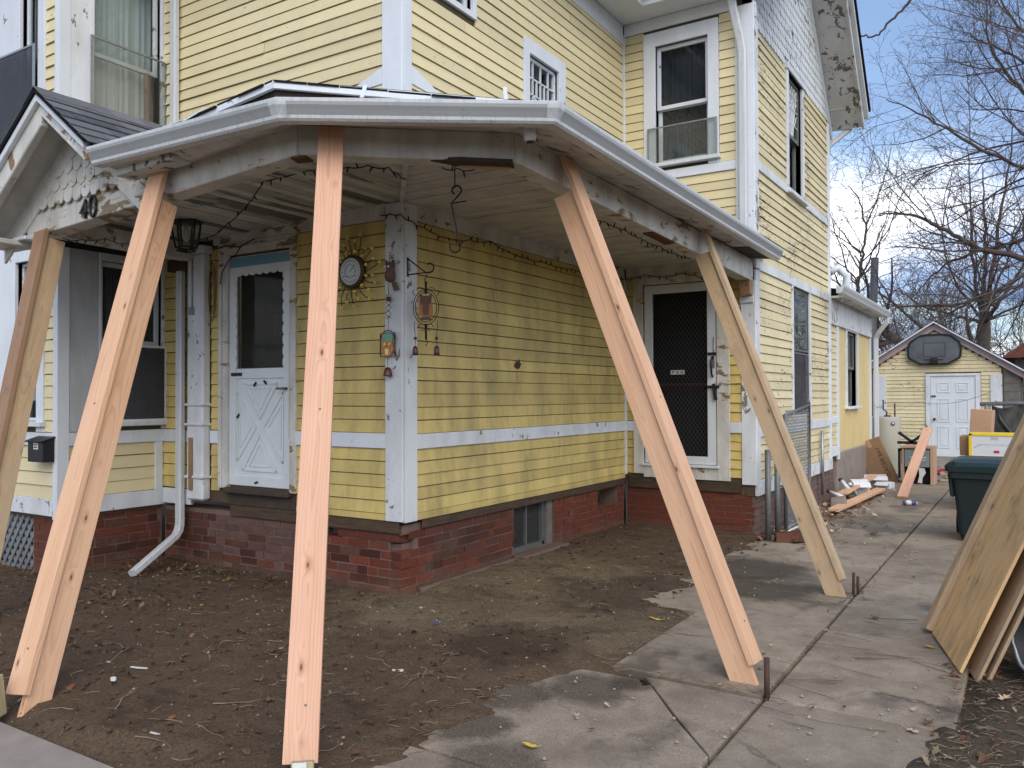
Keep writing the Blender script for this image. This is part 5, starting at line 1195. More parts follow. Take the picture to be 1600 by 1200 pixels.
m = MB(); m.tube([(ox, oy+0.02, zc+0.16), (ox, oy, zc+0.155), (ox, oy, zc+0.08)], 0.003, 5); m.tube([(ox-0.01, oy, zc-0.08), (ox-0.012, oy, zc-0.16)], 0.0025, 5)
for k in range(2): m.tube([(ox-0.015+0.024*math.sin(j*math.pi/3+k*math.pi), oy+0.006*math.cos(j+k), 2.34-j*0.0145) for j in range(14)], 0.0025, 5)
m.tube([(ox-0.015, oy, 2.16), (ox-0.018, oy, 2.05)], 0.0022, 5); m.ball((ox-0.015, oy, 2.30), 0.02, 8); m.build('chain', M['bronze'], t)
gx, gz_ = ox-0.022, 1.955; Wc = lambda u, z, d: (gx+u, oy-d, gz_+z)
m = MB(); rect_frame(m, Wc, -0.075, 0.075, -0.10, 0.085, 0.004, -0.004, 0.004); m.tube([Wc(0.07*math.cos(a_), 0.03+0.075*math.sin(a_), 0) for a_ in [math.pi*k/12 for k in range(13)]], 0.004, 6); gf = m.build('glass_frame', M['rust'], t)
MB().prism([(0.064*math.cos(math.pi*k/14), 0.025+0.068*math.sin(math.pi*k/14)) for k in range(15)]+[(-0.064, 0.005), (0.064, 0.005)], Wc, -0.002, 0.003).build('arch_glass', M['teal'], gf)
MB().prism([(-0.06, -0.05), (-0.05, 0.015), (-0.055, 0.045), (-0.025, 0.025), (0.025, 0.025), (0.055, 0.045), (0.05, 0.015), (0.06, -0.05), (0.03, -0.095), (-0.03, -0.095)], Wc, 0.003, 0.009).build('owl_glass', M['amber'], gf)
m = MB()
for s_ in (-1, 1): m.lathe(Matrix.Translation(Vector(Wc(s_*0.022, -0.005, 0.012))) @ Matrix.Rotation(math.pi/2, 4, 'X'), [(0.001, 0), (0.017, 0), (0.017, 0.004), (0.001, 0.004)], 10)
m.prism([(-0.02, -0.04), (0.02, -0.04), (0.014, -0.085), (-0.014, -0.085)], Wc, 0.009, 0.012); m.build('owl_face', M['gold'], gf)
m = MB(); m.tube([(gx, oy, gz_-0.10), (gx, oy, gz_-0.17)], 0.0025, 5); m.lathe(Matrix.Translation((gx, oy, gz_-0.25)), [(0.036, 0), (0.033, 0.012), (0.027, 0.045), (0.018, 0.065), (0.004, 0.072)], 14); m.build('bell', M['bell'], t)

# bracket with the oval owl wind chime
t = thing('hanging_bracket', 'black iron triangle bracket with a curled tip on the white corner board', 'bracket', (0.05, 0.03, 2.5))
Wb = lambda u, z, d: (0.032+u, 0.035+u*0.28+d, z)
m = MB(); m.bar(Wb(0.0, 2.475, 0), Wb(0.0, 2.625, 0), 0.018, 0.006, up=(1, 0, 0)); m.tube([Wb(0, 2.615, 0), Wb(0.145, 2.50, 0)], 0.006, 6); m.tube([Wb(0, 2.49, 0), Wb(0.145, 2.50, 0)], 0.005, 6)
m.tube([Wb(0.145, 2.50, 0)]+[Wb(0.175+0.035*math.cos(a_), 2.535+0.035*math.sin(a_), 0) for a_ in [-1.6+k*0.42 for k in range(10)]], 0.006, 6); m.build('bracket_arm', M['black'], t)
qx, qy = 0.175, 0.08; dirv = Vector((math.cos(YAW), math.sin(YAW), 0))
def Wq(u, z, d): v = Vector((qx, qy, 0))+dirv*u; return (v.x-d*dirv.y, v.y+d*dirv.x, z)
Wq_ = lambda u, z, d: Wq(u, z, -d)
t = thing('wind_chime', 'oval wire wind chime with an amber owl and two copper bells hung from the bracket', 'wind chime', (qx, qy, 1.9)); zc = 2.235
m = MB(); m.tube([Wq(0, 2.50, 0), Wq(0.01, 2.47, 0), Wq(-0.01, 2.45, 0), Wq(0, 2.42, 0)], 0.004, 5); m.build('hook', M['bronze'], t)
MB().tube([Wq(0, 2.43, 0), Wq(0, 2.41, 0), Wq(0, 2.335, 0)], [0.012, 0.009, 0.008], 8).build('stem', M['black'], t)
m = MB()
for rx, rz in ((0.098, 0.135), (0.082, 0.115)): m.tube([Wq(rx*math.cos(2*math.pi*k/28), zc+rz*math.sin(2*math.pi*k/28), 0) for k in range(29)], 0.0035, 5)
for s_ in (-1, 1):
    m.tube([Wq(s_*(0.04+0.03*math.cos(a_)), zc+0.13+0.02*math.sin(a_), 0) for a_ in [k*0.5 for k in range(9)]], 0.003, 5); m.tube([Wq(s_*(0.03+0.028*math.cos(a_)), zc-0.155+0.025*math.sin(a_), 0) for a_ in [k*0.5 for k in range(11)]], 0.003, 5)
    m.tube([Wq(s_*0.085, zc+0.09, 0), Wq(s_*0.105, zc+0.115, 0), Wq(s_*0.09, zc+0.135, 0)], 0.003, 5); m.tube([Wq(s_*0.085, zc-0.11, 0), Wq(s_*0.09, zc-0.14, 0), Wq(s_*0.082, zc-0.22, 0), Wq(s_*0.082, zc-0.29, 0)], 0.0025, 5)
m.build('wire_frame', M['bronze'], t)
MB().prism([(-0.055, zc-0.06), (-0.05, zc+0.03), (-0.03, zc+0.05), (0.03, zc+0.05), (0.05, zc+0.03), (0.055, zc-0.06), (0.0, zc-0.075)], Wq_, -0.006, 0.006).build('owl_wings', M['amber'], t)
m = MB(); m.prism([(-0.042, zc+0.03), (-0.048, zc+0.105), (-0.02, zc+0.085), (0.02, zc+0.085), (0.048, zc+0.105), (0.042, zc+0.03), (0, zc+0.015)], Wq_, 0.006, 0.016); m.prism([(-0.02, zc-0.06), (-0.024, zc+0.02), (0.024, zc+0.02), (0.02, zc-0.06)], Wq_, 0.006, 0.012); m.prism([(-0.05, zc-0.10), (0.05, zc-0.10), (0.03, zc-0.075), (-0.03, zc-0.075)], Wq_, -0.01, 0.01); m.build('owl_head', M['owl_brown'], t)
m = MB(); m.tube([Wq(0, zc-0.13, 0), Wq(0, zc-0.25, 0)], [0.011, 0.008], 8); m.tube([Wq(0, zc-0.25, 0), Wq(0.012, zc-0.28, 0), Wq(-0.005, zc-0.30, 0)], 0.003, 5); m.build('stem', M['black'], t)
for s_ in (-1, 1):
    p = Vector(Wq(s_*0.082, zc-0.37, 0)); m = MB(); m.lathe(Matrix.Translation(p), [(0.022, 0), (0.023, 0.02), (0.020, 0.055), (0.010, 0.07), (0.003, 0.075)], 12); m.ball(p+Vector((0, 0, 0.13)), 0.014, 8); m.build('bell', M['bell'], t)

# iron S hook from the ceiling
t = thing('ceiling_hook', 'long black iron S hook hanging from the porch ceiling', 'hook', (0.95, -0.6, 2.5))
u_ = dirv; hp = lambda u, z: (0.965+u_.x*u, -0.6+u_.y*u, z)
m = MB(); m.tube([hp(-0.012, 3.05), hp(-0.012, 2.90)], 0.004, 5); m.tube([hp(0.030*math.cos(a_)-0.0, 2.885+0.030*math.sin(a_)) for a_ in [4.2-k*0.45 for k in range(12)]]+[hp(-0.035, 2.80), hp(0.01, 2.57), hp(0.02, 2.52)], 0.006, 6)
m.tube([hp(0.02, 2.52)]+[hp(-0.012+0.034*math.cos(a_), 2.515+0.034*math.sin(a_)) for a_ in [0.1-k*0.42 for k in range(10)]], 0.006, 6); m.tube([hp(-0.036, 2.80), hp(0.06, 2.815)], 0.005, 6); m.build('hook_body', M['black'], t)

# porch lantern
lx, ly = -1.80, -0.60
t = thing('porch_lantern', 'black six sided lantern with glass panes under the porch ceiling', 'lantern', (lx, ly, 2.72)); LT = Matrix.Translation((lx, ly, 0))
MB().lathe(LT, [(0.02, 3.10), (0.07, 3.10), (0.115, 3.035), (0.135, 3.01), (0.135, 2.99), (0.11, 2.985), (0.02, 2.985)], 6, sm=False).build('cap', M['black'], t)
m = MB(); cg = []
for k in range(6):
    an = 2*math.pi*k/6; c_, s_ = math.cos(an), math.sin(an); P = [(lx+r_*c_, ly+r_*s_, z_) for r_, z_ in ((0.112, 2.99), (0.108, 2.93), (0.095, 2.85), (0.078, 2.775))]; cg.append(P); m.tube(P, 0.008, 6)
for z_, r_ in ((2.785, 0.08), (2.76, 0.075)): m.tube([(lx+r_*math.cos(2*math.pi*k/6), ly+r_*math.sin(2*math.pi*k/6), z_) for k in range(7)], 0.007, 6)
m.tube([(lx+0.075, ly, 2.765), (lx-0.075, ly, 2.765)], 0.006, 6); m.tube([(lx, ly, 2.77), (lx, ly, 2.74)], 0.01, 6); m.build('cage', M['black'], t)
m = MB()
for k in range(6):
    a_, b_ = cg[k], cg[(k+1) % 6]
    for i in range(3): m.add([a_[i], b_[i], b_[i+1], a_[i+1]], [(0, 1, 2, 3)])
m.build('glass_pane', M['plexi'], t); MB().lathe(LT, [(0.02, 2.985), (0.02, 2.93), (0.03, 2.90), (0.028, 2.86), (0.01, 2.835)], 10).build('bulb', M['paper'], t)

# security camera
cp = Vector((1.735, -0.955, 2.985)); t = thing('security_camera', 'small white camera under the porch soffit by the right gutter bend', 'camera', cp)
m = MB(); m.lathe(Matrix.Translation(cp) @ Matrix.Rotation(0.18, 4, 'X'), [(0.012, 0.10), (0.03, 0.095), (0.036, 0.08), (0.036, 0.015), (0.030, 0.0), (0.002, -0.002)], 18); m.build('camera_body', M['white_metal'], t)
m = MB(); m.lathe(Matrix.Translation(cp) @ Matrix.Rotation(0.18, 4, 'X'), [(0.024, -0.003), (0.022, -0.012), (0.002, -0.014)], 16); m.build('lens', M['black'], t)

# mailbox
t = thing('mailbox', 'black lidded mailbox on the white corner of the bay, paper label on its front', 'mailbox', (-3.07, -1.1, 0.99))
Wm = lambda u, z, d: (-3.0+u, -1.04-d, z)
MB().prism([(0.0, 1.0), (0.10, 1.0), (0.10, 1.17), (0.0, 1.20)], lambda u, z, d: (-3.20+d, -1.04-u, z), 0.0, 0.24).build('box', M['black'], t, bevel=0.004)
MB().prism([(-0.01, 1.205), (0.12, 1.168), (0.125, 1.178), (-0.01, 1.22)], lambda u, z, d: (-3.21+d, -1.04-u, z), -0.01, 0.26).build('lid', M['black'], t, bevel=0.002)
lb = MB().wbox(WB, -3.10, -3.03, 1.11, 1.165, 0.131, 0.134).build('label', M['paper'], t); m = MB()
for i in range(2):
    for k in range(5): m.wbox(WB, -3.093+k*0.012, -3.086+k*0.012, 1.12+i*0.022, 1.134+i*0.022, 0.134, 0.1355)
m.build('label_print', M['ink'], lb)

# string lights
def lights(label, path, n_per=0.085, sag=0.012, seed=1):
    rng = random.Random(seed); P = [Vector(p) for p in path]; pts = []; acc = 0; bulbs = []
    for a, b in zip(P[:-1], P[1:]):
        L = (b-a).length; k = max(2, int(L/0.035))
        for i in range(k):
            t = i/k; pts.append(a+(b-a)*t-Vector((0, 0, 4*sag*t*(1-t)))+Vector((rng.uniform(-1, 1), rng.uniform(-1, 1), rng.uniform(-1, 1)))*0.004)
    pts.append(P[-1]); t = thing('string_lights', label, 'string lights', P[0], 'dark string lights strung round the porch')
    MB().tube(pts, 0.0042, 5).build('wire', M['black_matte'], t)
    m = MB(); acc = 0
    for a, b in zip(pts[:-1], pts[1:]):
        acc += (b-a).length
        if acc > n_per:
            acc = rng.uniform(-0.02, 0.01); d_ = Vector((rng.uniform(-0.6, 0.6), rng.uniform(-0.6, 0.6), rng.choice((-1, -1, 1)))).normalized(); m.tube([a, a+d_*0.018, a+d_*0.042], [0.0055, 0.006, 0.002], 5)
    m.build('bulbs', M['black_matte'], t, kind='stuff'); return t
def pxs(pts, axis, val): return [at(x, y, axis, val) for x, y in pts]
lights('dark string lights running along the top of the yellow side wall from the corner plug', pxs([(592, 335), (610, 334), (626, 335)], 1, -0.045)+pxs([(645, 346), (662, 355), (682, 366), (700, 372), (735, 375), (768, 377), (800, 396), (850, 410), (895, 421), (940, 432), (958, 436)], 0, 0.045)+pxs([(985, 434), (1010, 429), (1040, 433), (1066, 426), (1085, 430), (1110, 436)], 1, 4.05), seed=2)
lights('dark string lights looping below the ceiling from the lantern to the beam corner', pxs([(300, 374), (335, 368), (352, 352), (385, 322), (405, 292), (412, 282), (440, 276), (468, 268)], 1, -1.0)+pxs([(518, 257), (545, 262), (575, 258), (608, 262), (622, 272), (634, 280)], 1, -1.05), seed=3)
lights('dark string lights pinned inside the right porch beam before the screen door', pxs([(920, 335), (945, 347), (975, 358), (1000, 372), (1030, 384), (1055, 397), (1082, 403)], 0, 1.36), seed=4)
lights('dark string lights hanging under the gable beam with the house number', pxs([(98, 373), (130, 374), (165, 372), (200, 381), (212, 380)], 1, -1.42), seed=5)
lights('short dark string lights under the chamfered beam above the S hook', [at(690, 262, 1, -1.0), at(715, 264, 1, -1.0), at(742, 265, 1, -1.0)], seed=6)
# cable coil and wire over the storm door
m = MB()
for k in range(3): m.tube([(-2.165+(0.05-0.006*k)*math.sin(a_)-0.004*k, -0.055-0.004*k, 2.50+(0.26-0.03*k)*math.cos(a_)) for a_ in [2*math.pi*j/24 for j in range(25)]], 0.0045, 5)
m.build('cable_coil', M['cable'], label='tan cable coil hanging beside the storm door casing', cat='cable')
m = MB(); m.tube([at(x, y, 1, -0.06) for x, y in [(341, 388), (352, 384), (374, 386), (398, 373)]], 0.006, 5); m.tube([at(x, y, 1, -0.06) for x, y in [(376, 385), (370, 396), (355, 410), (346, 428), (344, 445)]], 0.005, 5)
m.build('black_cable', M['black'], label='loose black cable trailing over the storm door head', cat='cable')
# bird-shaped dark stain and a wire ring on the side wall are marks in the paint
MB().prism([(1.60, 1.83), (1.64, 1.88), (1.66, 1.87), (1.69, 1.90), (1.70, 1.86), (1.73, 1.86), (1.69, 1.81), (1.65, 1.80)], W1, 0.021, 0.022).build('paint_scar', M['stain'], w_side)

# ================================================================== CHAIN LINK GATE BESIDE THE WING
t = thing('chain_link_gate', 'folded grey chain link gate with two pipe posts against the wing wall', 'gate', (1.78, 4.2, 0))
for (x, y, z) in ((1.70, 4.02, 0.95), (1.745, 4.23, 0.95)):
    m = MB(); m.tube([(x, y, -0.1), (x, y, z)], 0.030, 12); m.ball((x, y, z), 0.034, 10, sq=0.6); m.build('post', M['galv_dull'], t)
m = MB(); G0, G1 = (1.80, 4.36), (1.80, 5.50)
m.tube([(1.80, 4.36, 0.08), (1.80, 4.36, 1.33), (1.80, 5.50, 1.43), (1.80, 5.50, 0.08), (1.80, 4.36, 0.08)], 0.021, 10); m.build('gate_frame', M['galv_dull'], t)
m = MB()
WGt = lambda u, z, d: (1.80+d, u, z)
for s_ in (1, -1):
    k = -30
    while k < 40:
        u = 4.38+k*0.058; r = clipbar(u, 0.08 if s_ > 0 else 1.40, u+1.1, 1.40 if s_ > 0 else 0.08, 4.37, 5.49, 0.08, 1.38); k += 1
        if r: m.bar(WGt(r[0], r[1], 0.003*s_), WGt(r[2], r[3], 0.003*s_), 0.0045, 0.0045)
m.build('mesh', M['galv'], t, kind='stuff')
m = MB(); m.tube([(1.80, 5.50, 1.43), (1.80, 5.50, 1.52)], [0.024, 0.006], 8); m.wbox(WGt, 4.22, 4.40, 0.55, 0.57, -0.02, 0.02); m.wbox(WGt, 4.22, 4.40, 0.90, 0.92, -0.02, 0.02); m.build('hinge', M['galv_dull'], t)
m = MB(); m.tube([(1.78, 4.35, 0.03), (2.02, 4.95, 0.16)], 0.022, 10); m.build('loose_pipe', M['galv'], label='short grey pipe lying in the dead leaves under the gate', cat='pipe')
m = MB(); m.tube([(1.60, 7.2, 0.15), (1.60, 7.2, 1.05)], 0.022, 10); m.build('loose_pipe', M['galv'], label='thin upright grey pipe against the wing wall', cat='pipe')

# ================================================================== GARAGE
gar = thing('garage', 'small yellow clapboard garage with a gable roof and a white panel door', 'garage', (2.0, 21, 0))
m = MB(); m.box((0.30, 18.52, -0.1), (3.85, 24.5, 2.15)); m.build('wall', M['block'], gar)
gwl = MB().prism([(0.56, -0.05), (3.50, -0.05), (3.50, 2.02), (3.50, 2.28), (2.0, 3.26), (0.45, 2.28), (0.56, 2.02)], WG, -0.1, 0.0).build('wall', M['sheathing'], gar)
z = 0.12
while z < 3.1:
    hw_ = min(1.45, max(0.05, (3.22-z-0.09)/0.655)); L_, R_ = 2.0-hw_, 2.0+hw_
    for (p, q) in holes_split(L_, R_, z, z+0.095, [(1.78, 3.02, -1, 2.08)]):
        if q-p > 0.05:
            m = MB(); j = random.uniform(-0.003, 0.003); m.hexa([WG(p, z+j, 0), WG(q, z-j, 0), WG(q, z-j, 0.02), WG(p, z+j, 0.02), WG(p, z+0.088, 0), WG(q, z+0.088, 0), WG(q, z+0.088, 0.006), WG(p, z+0.088, 0.006)]); m.build('clapboard', M['yellow_weather'], gwl)
    z += 0.095
for a, b in ((0.62, 0.87), (3.22, 3.47)): MB().wbox(WG, a, b, 0.1, 2.04, 0, 0.04).build('trim_board', M['white_peel'], gar)
m = MB(); m.wbox(WG, 1.79, 1.90, 0.0, 2.02, 0, 0.045); m.wbox(WG, 2.90, 3.01, 0.0, 2.02, 0, 0.045); m.wbox(WG, 1.79, 3.01, 2.02, 2.08, 0, 0.05); m.build('door_casing', M['white_peel'], gar)
gd = MB().wbox(WG, 1.905, 2.895, -0.02, 2.015, 0.0, 0.022).build('door', M['white_door'], gar)
m = MB()
for (p, q) in ((2.05, 2.33), (2.47, 2.75)):
    for (r, s) in ((0.20, 0.75), (0.86, 1.45), (1.60, 1.86)):
        rect_frame(m, WG, p, q, r, s, 0.03, 0.022, 0.034); m.wbox(WG, p+0.06, q-0.06, r+0.06, s-0.06, 0.022, 0.032)
m.build('door_panel', M['white_door'], gd, bevel=0.004)
m = MB(); m.ball(WG(1.985, 0.93, 0.06), 0.035, 10); m.tube([WG(1.985, 0.93, 0.02), WG(1.985, 0.93, 0.06)], 0.016, 8); m.wbox(WG, 1.91, 2.02, 1.50, 1.53, 0.02, 0.05); m.build('door_knob', M['bronze'], gd)
for s_ in (-1, 1):
    P2g = lambda dist, off: (2.0+s_*dist*0.837, 3.36-dist*0.547-off)
    MB().prism([P2g(0, 0.0), P2g(2.45, 0.0), P2g(2.45, 0.17), P2g(0, 0.17)], WG, 0.02, 0.10).build('rake_board', M['pink_rake'], gar)
    MB().prism([P2g(0, -0.035), P2g(2.50, -0.035), P2g(2.50, -0.0), P2g(0, -0.0)], WG, -6, 0.22).build('roof', M['white_trim'], gar)
    MB().prism([P2g(0, -0.05), P2g(2.50, -0.05), P2g(2.50, -0.036), P2g(0, -0.036)], WG, -6, 0.21).build('roof_covering', M['tar_edge'], gar)
m = MB()
for i in range(11):
    for (p, q) in ((0.31, 0.60), (3.5, 3.84)): m.wbox(WG, p+0.005, q-0.005, 0.02+i*0.2, 0.21+i*0.2, -0.018, -0.006-0.004*(i % 2))
m.build('wall_block', M['block'], gar, kind='stuff')
# basketball backboard on the gable
t = thing('basketball_backboard', 'grey fan shaped basketball backboard with black edge on the garage gable', 'backboard', (2.0, 18.3, 2.3))
WGb = lambda u, z, d: (2.0+u, 18.40-d, 2.66+z)
fan = [(-0.60, 0.02), (-0.56, 0.20), (-0.36, 0.37), (-0.18, 0.40), (0.18, 0.40), (0.36, 0.37), (0.56, 0.20), (0.60, 0.02), (0.58, -0.18), (0.30, -0.34), (-0.30, -0.34), (-0.58, -0.18)]
MB().prism(fan, WGb, 0.0, 0.03).build('board', M['board_grey'], t)
m = MB()
for i in range(len(fan)): a, b = fan[i], fan[(i+1) % len(fan)]; m.bar(WGb(a[0], a[1], 0.02), WGb(b[0], b[1], 0.02), 0.05, 0.045, up=(0, 1, 0))
rect_frame(m, WGb, -0.25, 0.25, -0.16, 0.20, 0.012, 0.03, 0.033); m.build('board_rim', M['black'], t)
m = MB(); m.tube([WGb(0.23*math.cos(2*math.pi*k/20), -0.24, 0.30+0.23*math.sin(2*math.pi*k/20)) for k in range(21)], 0.010, 6); m.wbox(WGb, -0.08, 0.08, -0.32, -0.18, 0.03, 0.10); m.build('hoop', M['black'], t)

# neighbour building, block wall, pole, wires
t = thing('neighbour_house', 'neighbouring building with a dull red roof beyond the garage', 'house', (5.5, 29, 0))
MB().box((3.6, 27, 0), (11, 33, 2.75)).build('wall', M['block'], t); MB().prism([(3.2, 2.75), (11.4, 2.75), (10.6, 3.25), (3.9, 3.25)], lambda u, z, d: (u, 27-d, z), -6.4, 0.4).build('roof', M['roof_red'], t)
t = thing('block_wall', 'grey concrete block wall right of the garage', 'wall', (4.7, 19.5, 0)); 
wlb = MB().box((3.93, 19.3, 0), (7, 19.5, 2.15)).build('wall_core', M['mortar'], t)
bme = MB().box((-0.5, -0.5, -0.5), (0.5, 0.5, 0.5)).mesh('block', M['block'], bevel=0.03, jitter=0.01)
for i in range(10):
    for k in range(8):
        u = 3.93+k*0.40+(0.2 if i % 2 else 0); o = link('block', bme, t); o.matrix_basis = Matrix.Translation((u+0.2, 19.29, 0.1+i*0.213)) @ Matrix.Diagonal((0.385, 0.05, 0.198, 1))
m = MB(); m.tube([(-0.42, 24, 0), (-0.20, 24, 6.0)], 0.12, 10); m.build('utility_pole', M['galv_dull'], label='grey leaning pole half hidden behind the rear addition', cat='pole')
def wire(label, pts, r=0.008):
    P = []
    for a, b in zip(pts[:-1], pts[1:]):
        for i in range(12): t_ = i/12; P.append(Vector(a)*(1-t_)+Vector(b)*t_-Vector((0, 0, 0.5*t_*(1-t_))))
    P.append(Vector(pts[-1])); MB().tube(P, r, 4).build('overhead_wire', M['galv'], label=label, cat='wire')
wire('pale service wire running from the garage roof up to the right', [(0.6, 18.0, 2.6), (2.0, 17.2, 3.15), (6.5, 15.0, 5.2)])
wire('thin dark line strung across the front of the garage door', [(1.60, 11.7, 1.36), (2.2, 12.6, 1.42), (3.5, 12.0, 1.62)], 0.005)

# ================================================================== CLUTTER BY THE DRIVE
t = thing('water_tank', 'tall beige cylindrical tank with a small round badge by the garage', 'tank', (1.63, 12.8, 0))
MB().lathe(Matrix.Translation((1.63, 12.8, 0)), [(0.27, 0.0), (0.28, 0.03), (0.28, 1.08), (0.27, 1.11), (0.24, 1.12)], 32).build('tank_body', M['tank'], t)
m = MB(); m.tube([(1.66, 12.78, 1.1), (1.66, 12.78, 1.22), (1.60, 12.78, 1.26), (1.60, 12.78, 1.45)], 0.014, 8); m.tube([(1.80, 12.85, 1.1), (1.80, 12.85, 1.38)], 0.014, 8); m.tube([(1.62, 12.75, 1.13), (1.74, 12.75, 1.13)], 0.02, 8); m.build('pipe', M['rust'], t)
bd = Vector((1.63, 12.8, 0))+Vector((0.40, -0.92, 0)).normalized()*0.281; bd = Vector((1.80, 12.574, 0.99)); nb_ = Vector((0.60, -0.80, 0))
m = MB(); Mb = Matrix.Translation(bd+nb_*0.002) @ nb_.to_track_quat('Z', 'Y').to_matrix().to_4x4(); m.lathe(Mb, [(0.001, 0.0), (0.042, 0.0), (0.042, 0.004), (0.001, 0.004)], 18); bdg = m.build('badge', M['can_blue'], t)
m = MB(); m.lathe(Mb, [(0.001, 0.004), (0.022, 0.004), (0.022, 0.006), (0.001, 0.006)], 12); m.build('badge_mark', M['white_card'], bdg)

def text_mesh(s_, size):
    cu_ = bpy.data.curves.new('lettering', 'FONT'); cu_.body = s_; cu_.size = size; cu_.extrude = 0.001; cu_.align_x = 'CENTER'; cu_.align_y = 'CENTER'; cu_.resolution_u = 2
    o = bpy.data.objects.new('tmp', cu_); COL.objects.link(o); dg = bpy.context.evaluated_depsgraph_get(); me = bpy.data.meshes.new_from_object(o.evaluated_get(dg)); bpy.data.objects.remove(o); bpy.data.curves.remove(cu_); return me
def carton(label, c, size, R, mat, text=None, tsize=0.1, tmat='ink', tpos=(0, 0), trot=0.0, cat='cardboard box', tape=True):
    """size: width x, depth y, height z in its own frame; face -y carries the print."""
    T = Matrix.Translation(Vector(c)) @ R.to_4x4(); w, d, h = size
    t = thing('cardboard_box', label, cat, c)
    b = link('box_body', MB().box((-w/2, -d/2, -h/2), (w/2, d/2, h/2)).mesh('box_body', M[mat], bevel=0.004), t, T)
    if tape: link('tape', MB().box((-0.035, -d/2-0.002, h/2-0.14), (0.035, d/2, h/2+0.002)).mesh('tape', M['card_pale']), t, T)
    if text:
        me = text_mesh(text, tsize); me.materials.append(M[tmat])
        link('lettering', me, t, T @ Matrix.Translation((tpos[0], -d/2-0.003, tpos[1])) @ Matrix.Rotation(math.pi/2, 4, 'X') @ Matrix.Rotation(trot, 4, 'Z'))
    return t, T
carton('large brown carton tilted on its corner against the beige tank, black lettering up its face', (1.71, 11.27, 0.325), (0.42, 0.14, 0.86), Matrix.Rotation(math.radians(-22), 3, 'Y'), 'card', 'GLACIER BAY', 0.095, tpos=(0.11, -0.03), trot=math.pi/2)
m = MB()
# open wooden case with a grey steel drawer front
t = thing('wooden_case', 'open plywood case with a grey steel front in its upper half before the garage', 'case', (2.42, 11.0, 0))
for a, b in (((2.16, 10.9, 0), (2.19, 11.4, 0.62)), ((2.60, 10.9, 0), (2.66, 11.4, 0.66)), ((2.15, 10.88, 0.62), (2.60, 11.4, 0.66)), ((2.19, 11.37, 0), (2.60, 11.4, 0.62))): MB().box(a, b).build('case_panel', M['card_pale'], t, bevel=0.004)
fr = MB().box((2.20, 10.90, 0.30), (2.59, 10.93, 0.60)).build('steel_front', M['grey_steel'], t, bevel=0.004); m = MB(); m.box((2.28, 10.897, 0.46), (2.54, 10.90, 0.475)); m.box((2.36, 10.897, 0.42), (2.54, 10.90, 0.43)); m.box((2.25, 10.895, 0.36), (2.40, 10.90, 0.37)); m.build('front_print', M['white_card'], fr)
MB().prism([(2.40, 0.03), (2.47, 0.02), (2.48, 0.12), (2.53, 0.20), (2.51, 0.28), (2.42, 0.29), (2.43, 0.15)], lambda u, z, d: (u, 10.93-d, z), 0, 0.02).build('paper_scrap', M['paper'], t)
MB().box((2.20, 11.0, 0.02), (2.59, 11.36, 0.29)).build('dark_inside', M['dark_room'], t)
t = thing('trestle', 'black folding trestle standing against the garage wall behind the wooden case', 'trestle', (2.1, 11.9, 0)); m = MB()
for a, b in (((1.97, 12.0, 0.50), (2.42, 12.0, 0.85)), ((2.42, 12.0, 0.50), (1.97, 12.0, 0.85))): m.bar(a, b, 0.05, 0.06, up=(0, 1, 0))
m.bar((1.95, 12.0, 0.66), (2.45, 12.0, 0.66), 0.05, 0.05, up=(0, 1, 0)); m.build('trestle_arms', M['black'], t); m = MB(); m.box((1.96, 11.97, 0), (2.0, 12.03, 0.55)); m.box((2.39, 11.97, 0), (2.43, 12.03, 0.55)); m.build('leg', M['black'], t)
def loose_plank(label, a, b, wdir, w, th, mat, group=None):
    a, b = Vector(a), Vector(b); zax = (b-a).normalized(); wd = Vector(wdir); wd = (wd-zax*wd.dot(zax)).normalized(); td = zax.cross(wd); L = (b-a).length
    o = link('loose_plank', MB().box((-w/2, -th/2, -L/2), (w/2, th/2, L/2)).mesh('loose_plank', M[mat], bevel=0.003), None, Matrix.Translation((a+b)/2) @ Matrix((wd, td, zax)).transposed().to_4x4())
    return tag(o, label, 'plank', group)
loose_plank('pale plank leaning up across the wooden case, the only tilted one by the garage', (2.44, 8.62, 0.02), (2.58, 10.83, 0.97), (1, 0, 0), 0.145, 0.038, 'lumber_new_pink')
loose_plank('longer pale plank lying flat along the edge of the drive', (1.93, 6.25, 0.075), (2.08, 9.1, 0.075), (1, 0, 0), 0.14, 0.038, 'lumber_new')
loose_plank('shorter plank lying on the litter beside the wing wall, behind the longer flat one', (1.82, 7.45, 0.16), (1.84, 9.9, 0.20), (1, 0, 0.1), 0.14, 0.038, 'lumber_new')
t = thing('spray_can', 'blue and white can lying on its side alone on the drive', 'can', (2.62, 7.9, 0)); MC = Matrix.Translation((2.55, 7.84, 0.035)) @ Matrix.Rotation(math.radians(70), 4, 'Z') @ Matrix.Rotation(math.pi/2, 4, 'Y') if False else Matrix.Translation((2.55, 7.84, 0.035)) @ Vector((0.9, 0.42, 0)).to_track_quat('Z', 'Y').to_matrix().to_4x4()
MB().lathe(MC, [(0.031, 0.0), (0.034, 0.004), (0.034, 0.15), (0.026, 0.165), (0.012, 0.17)], 16).build('can_body', M['can_blue'], t); MB().lathe(MC, [(0.0345, 0.03), (0.0345, 0.10)], 16).build('can_label', M['white_card'], t); MB().lathe(MC, [(0.010, 0.17), (0.010, 0.19)], 8).build('nozzle', M['white_card'], t)
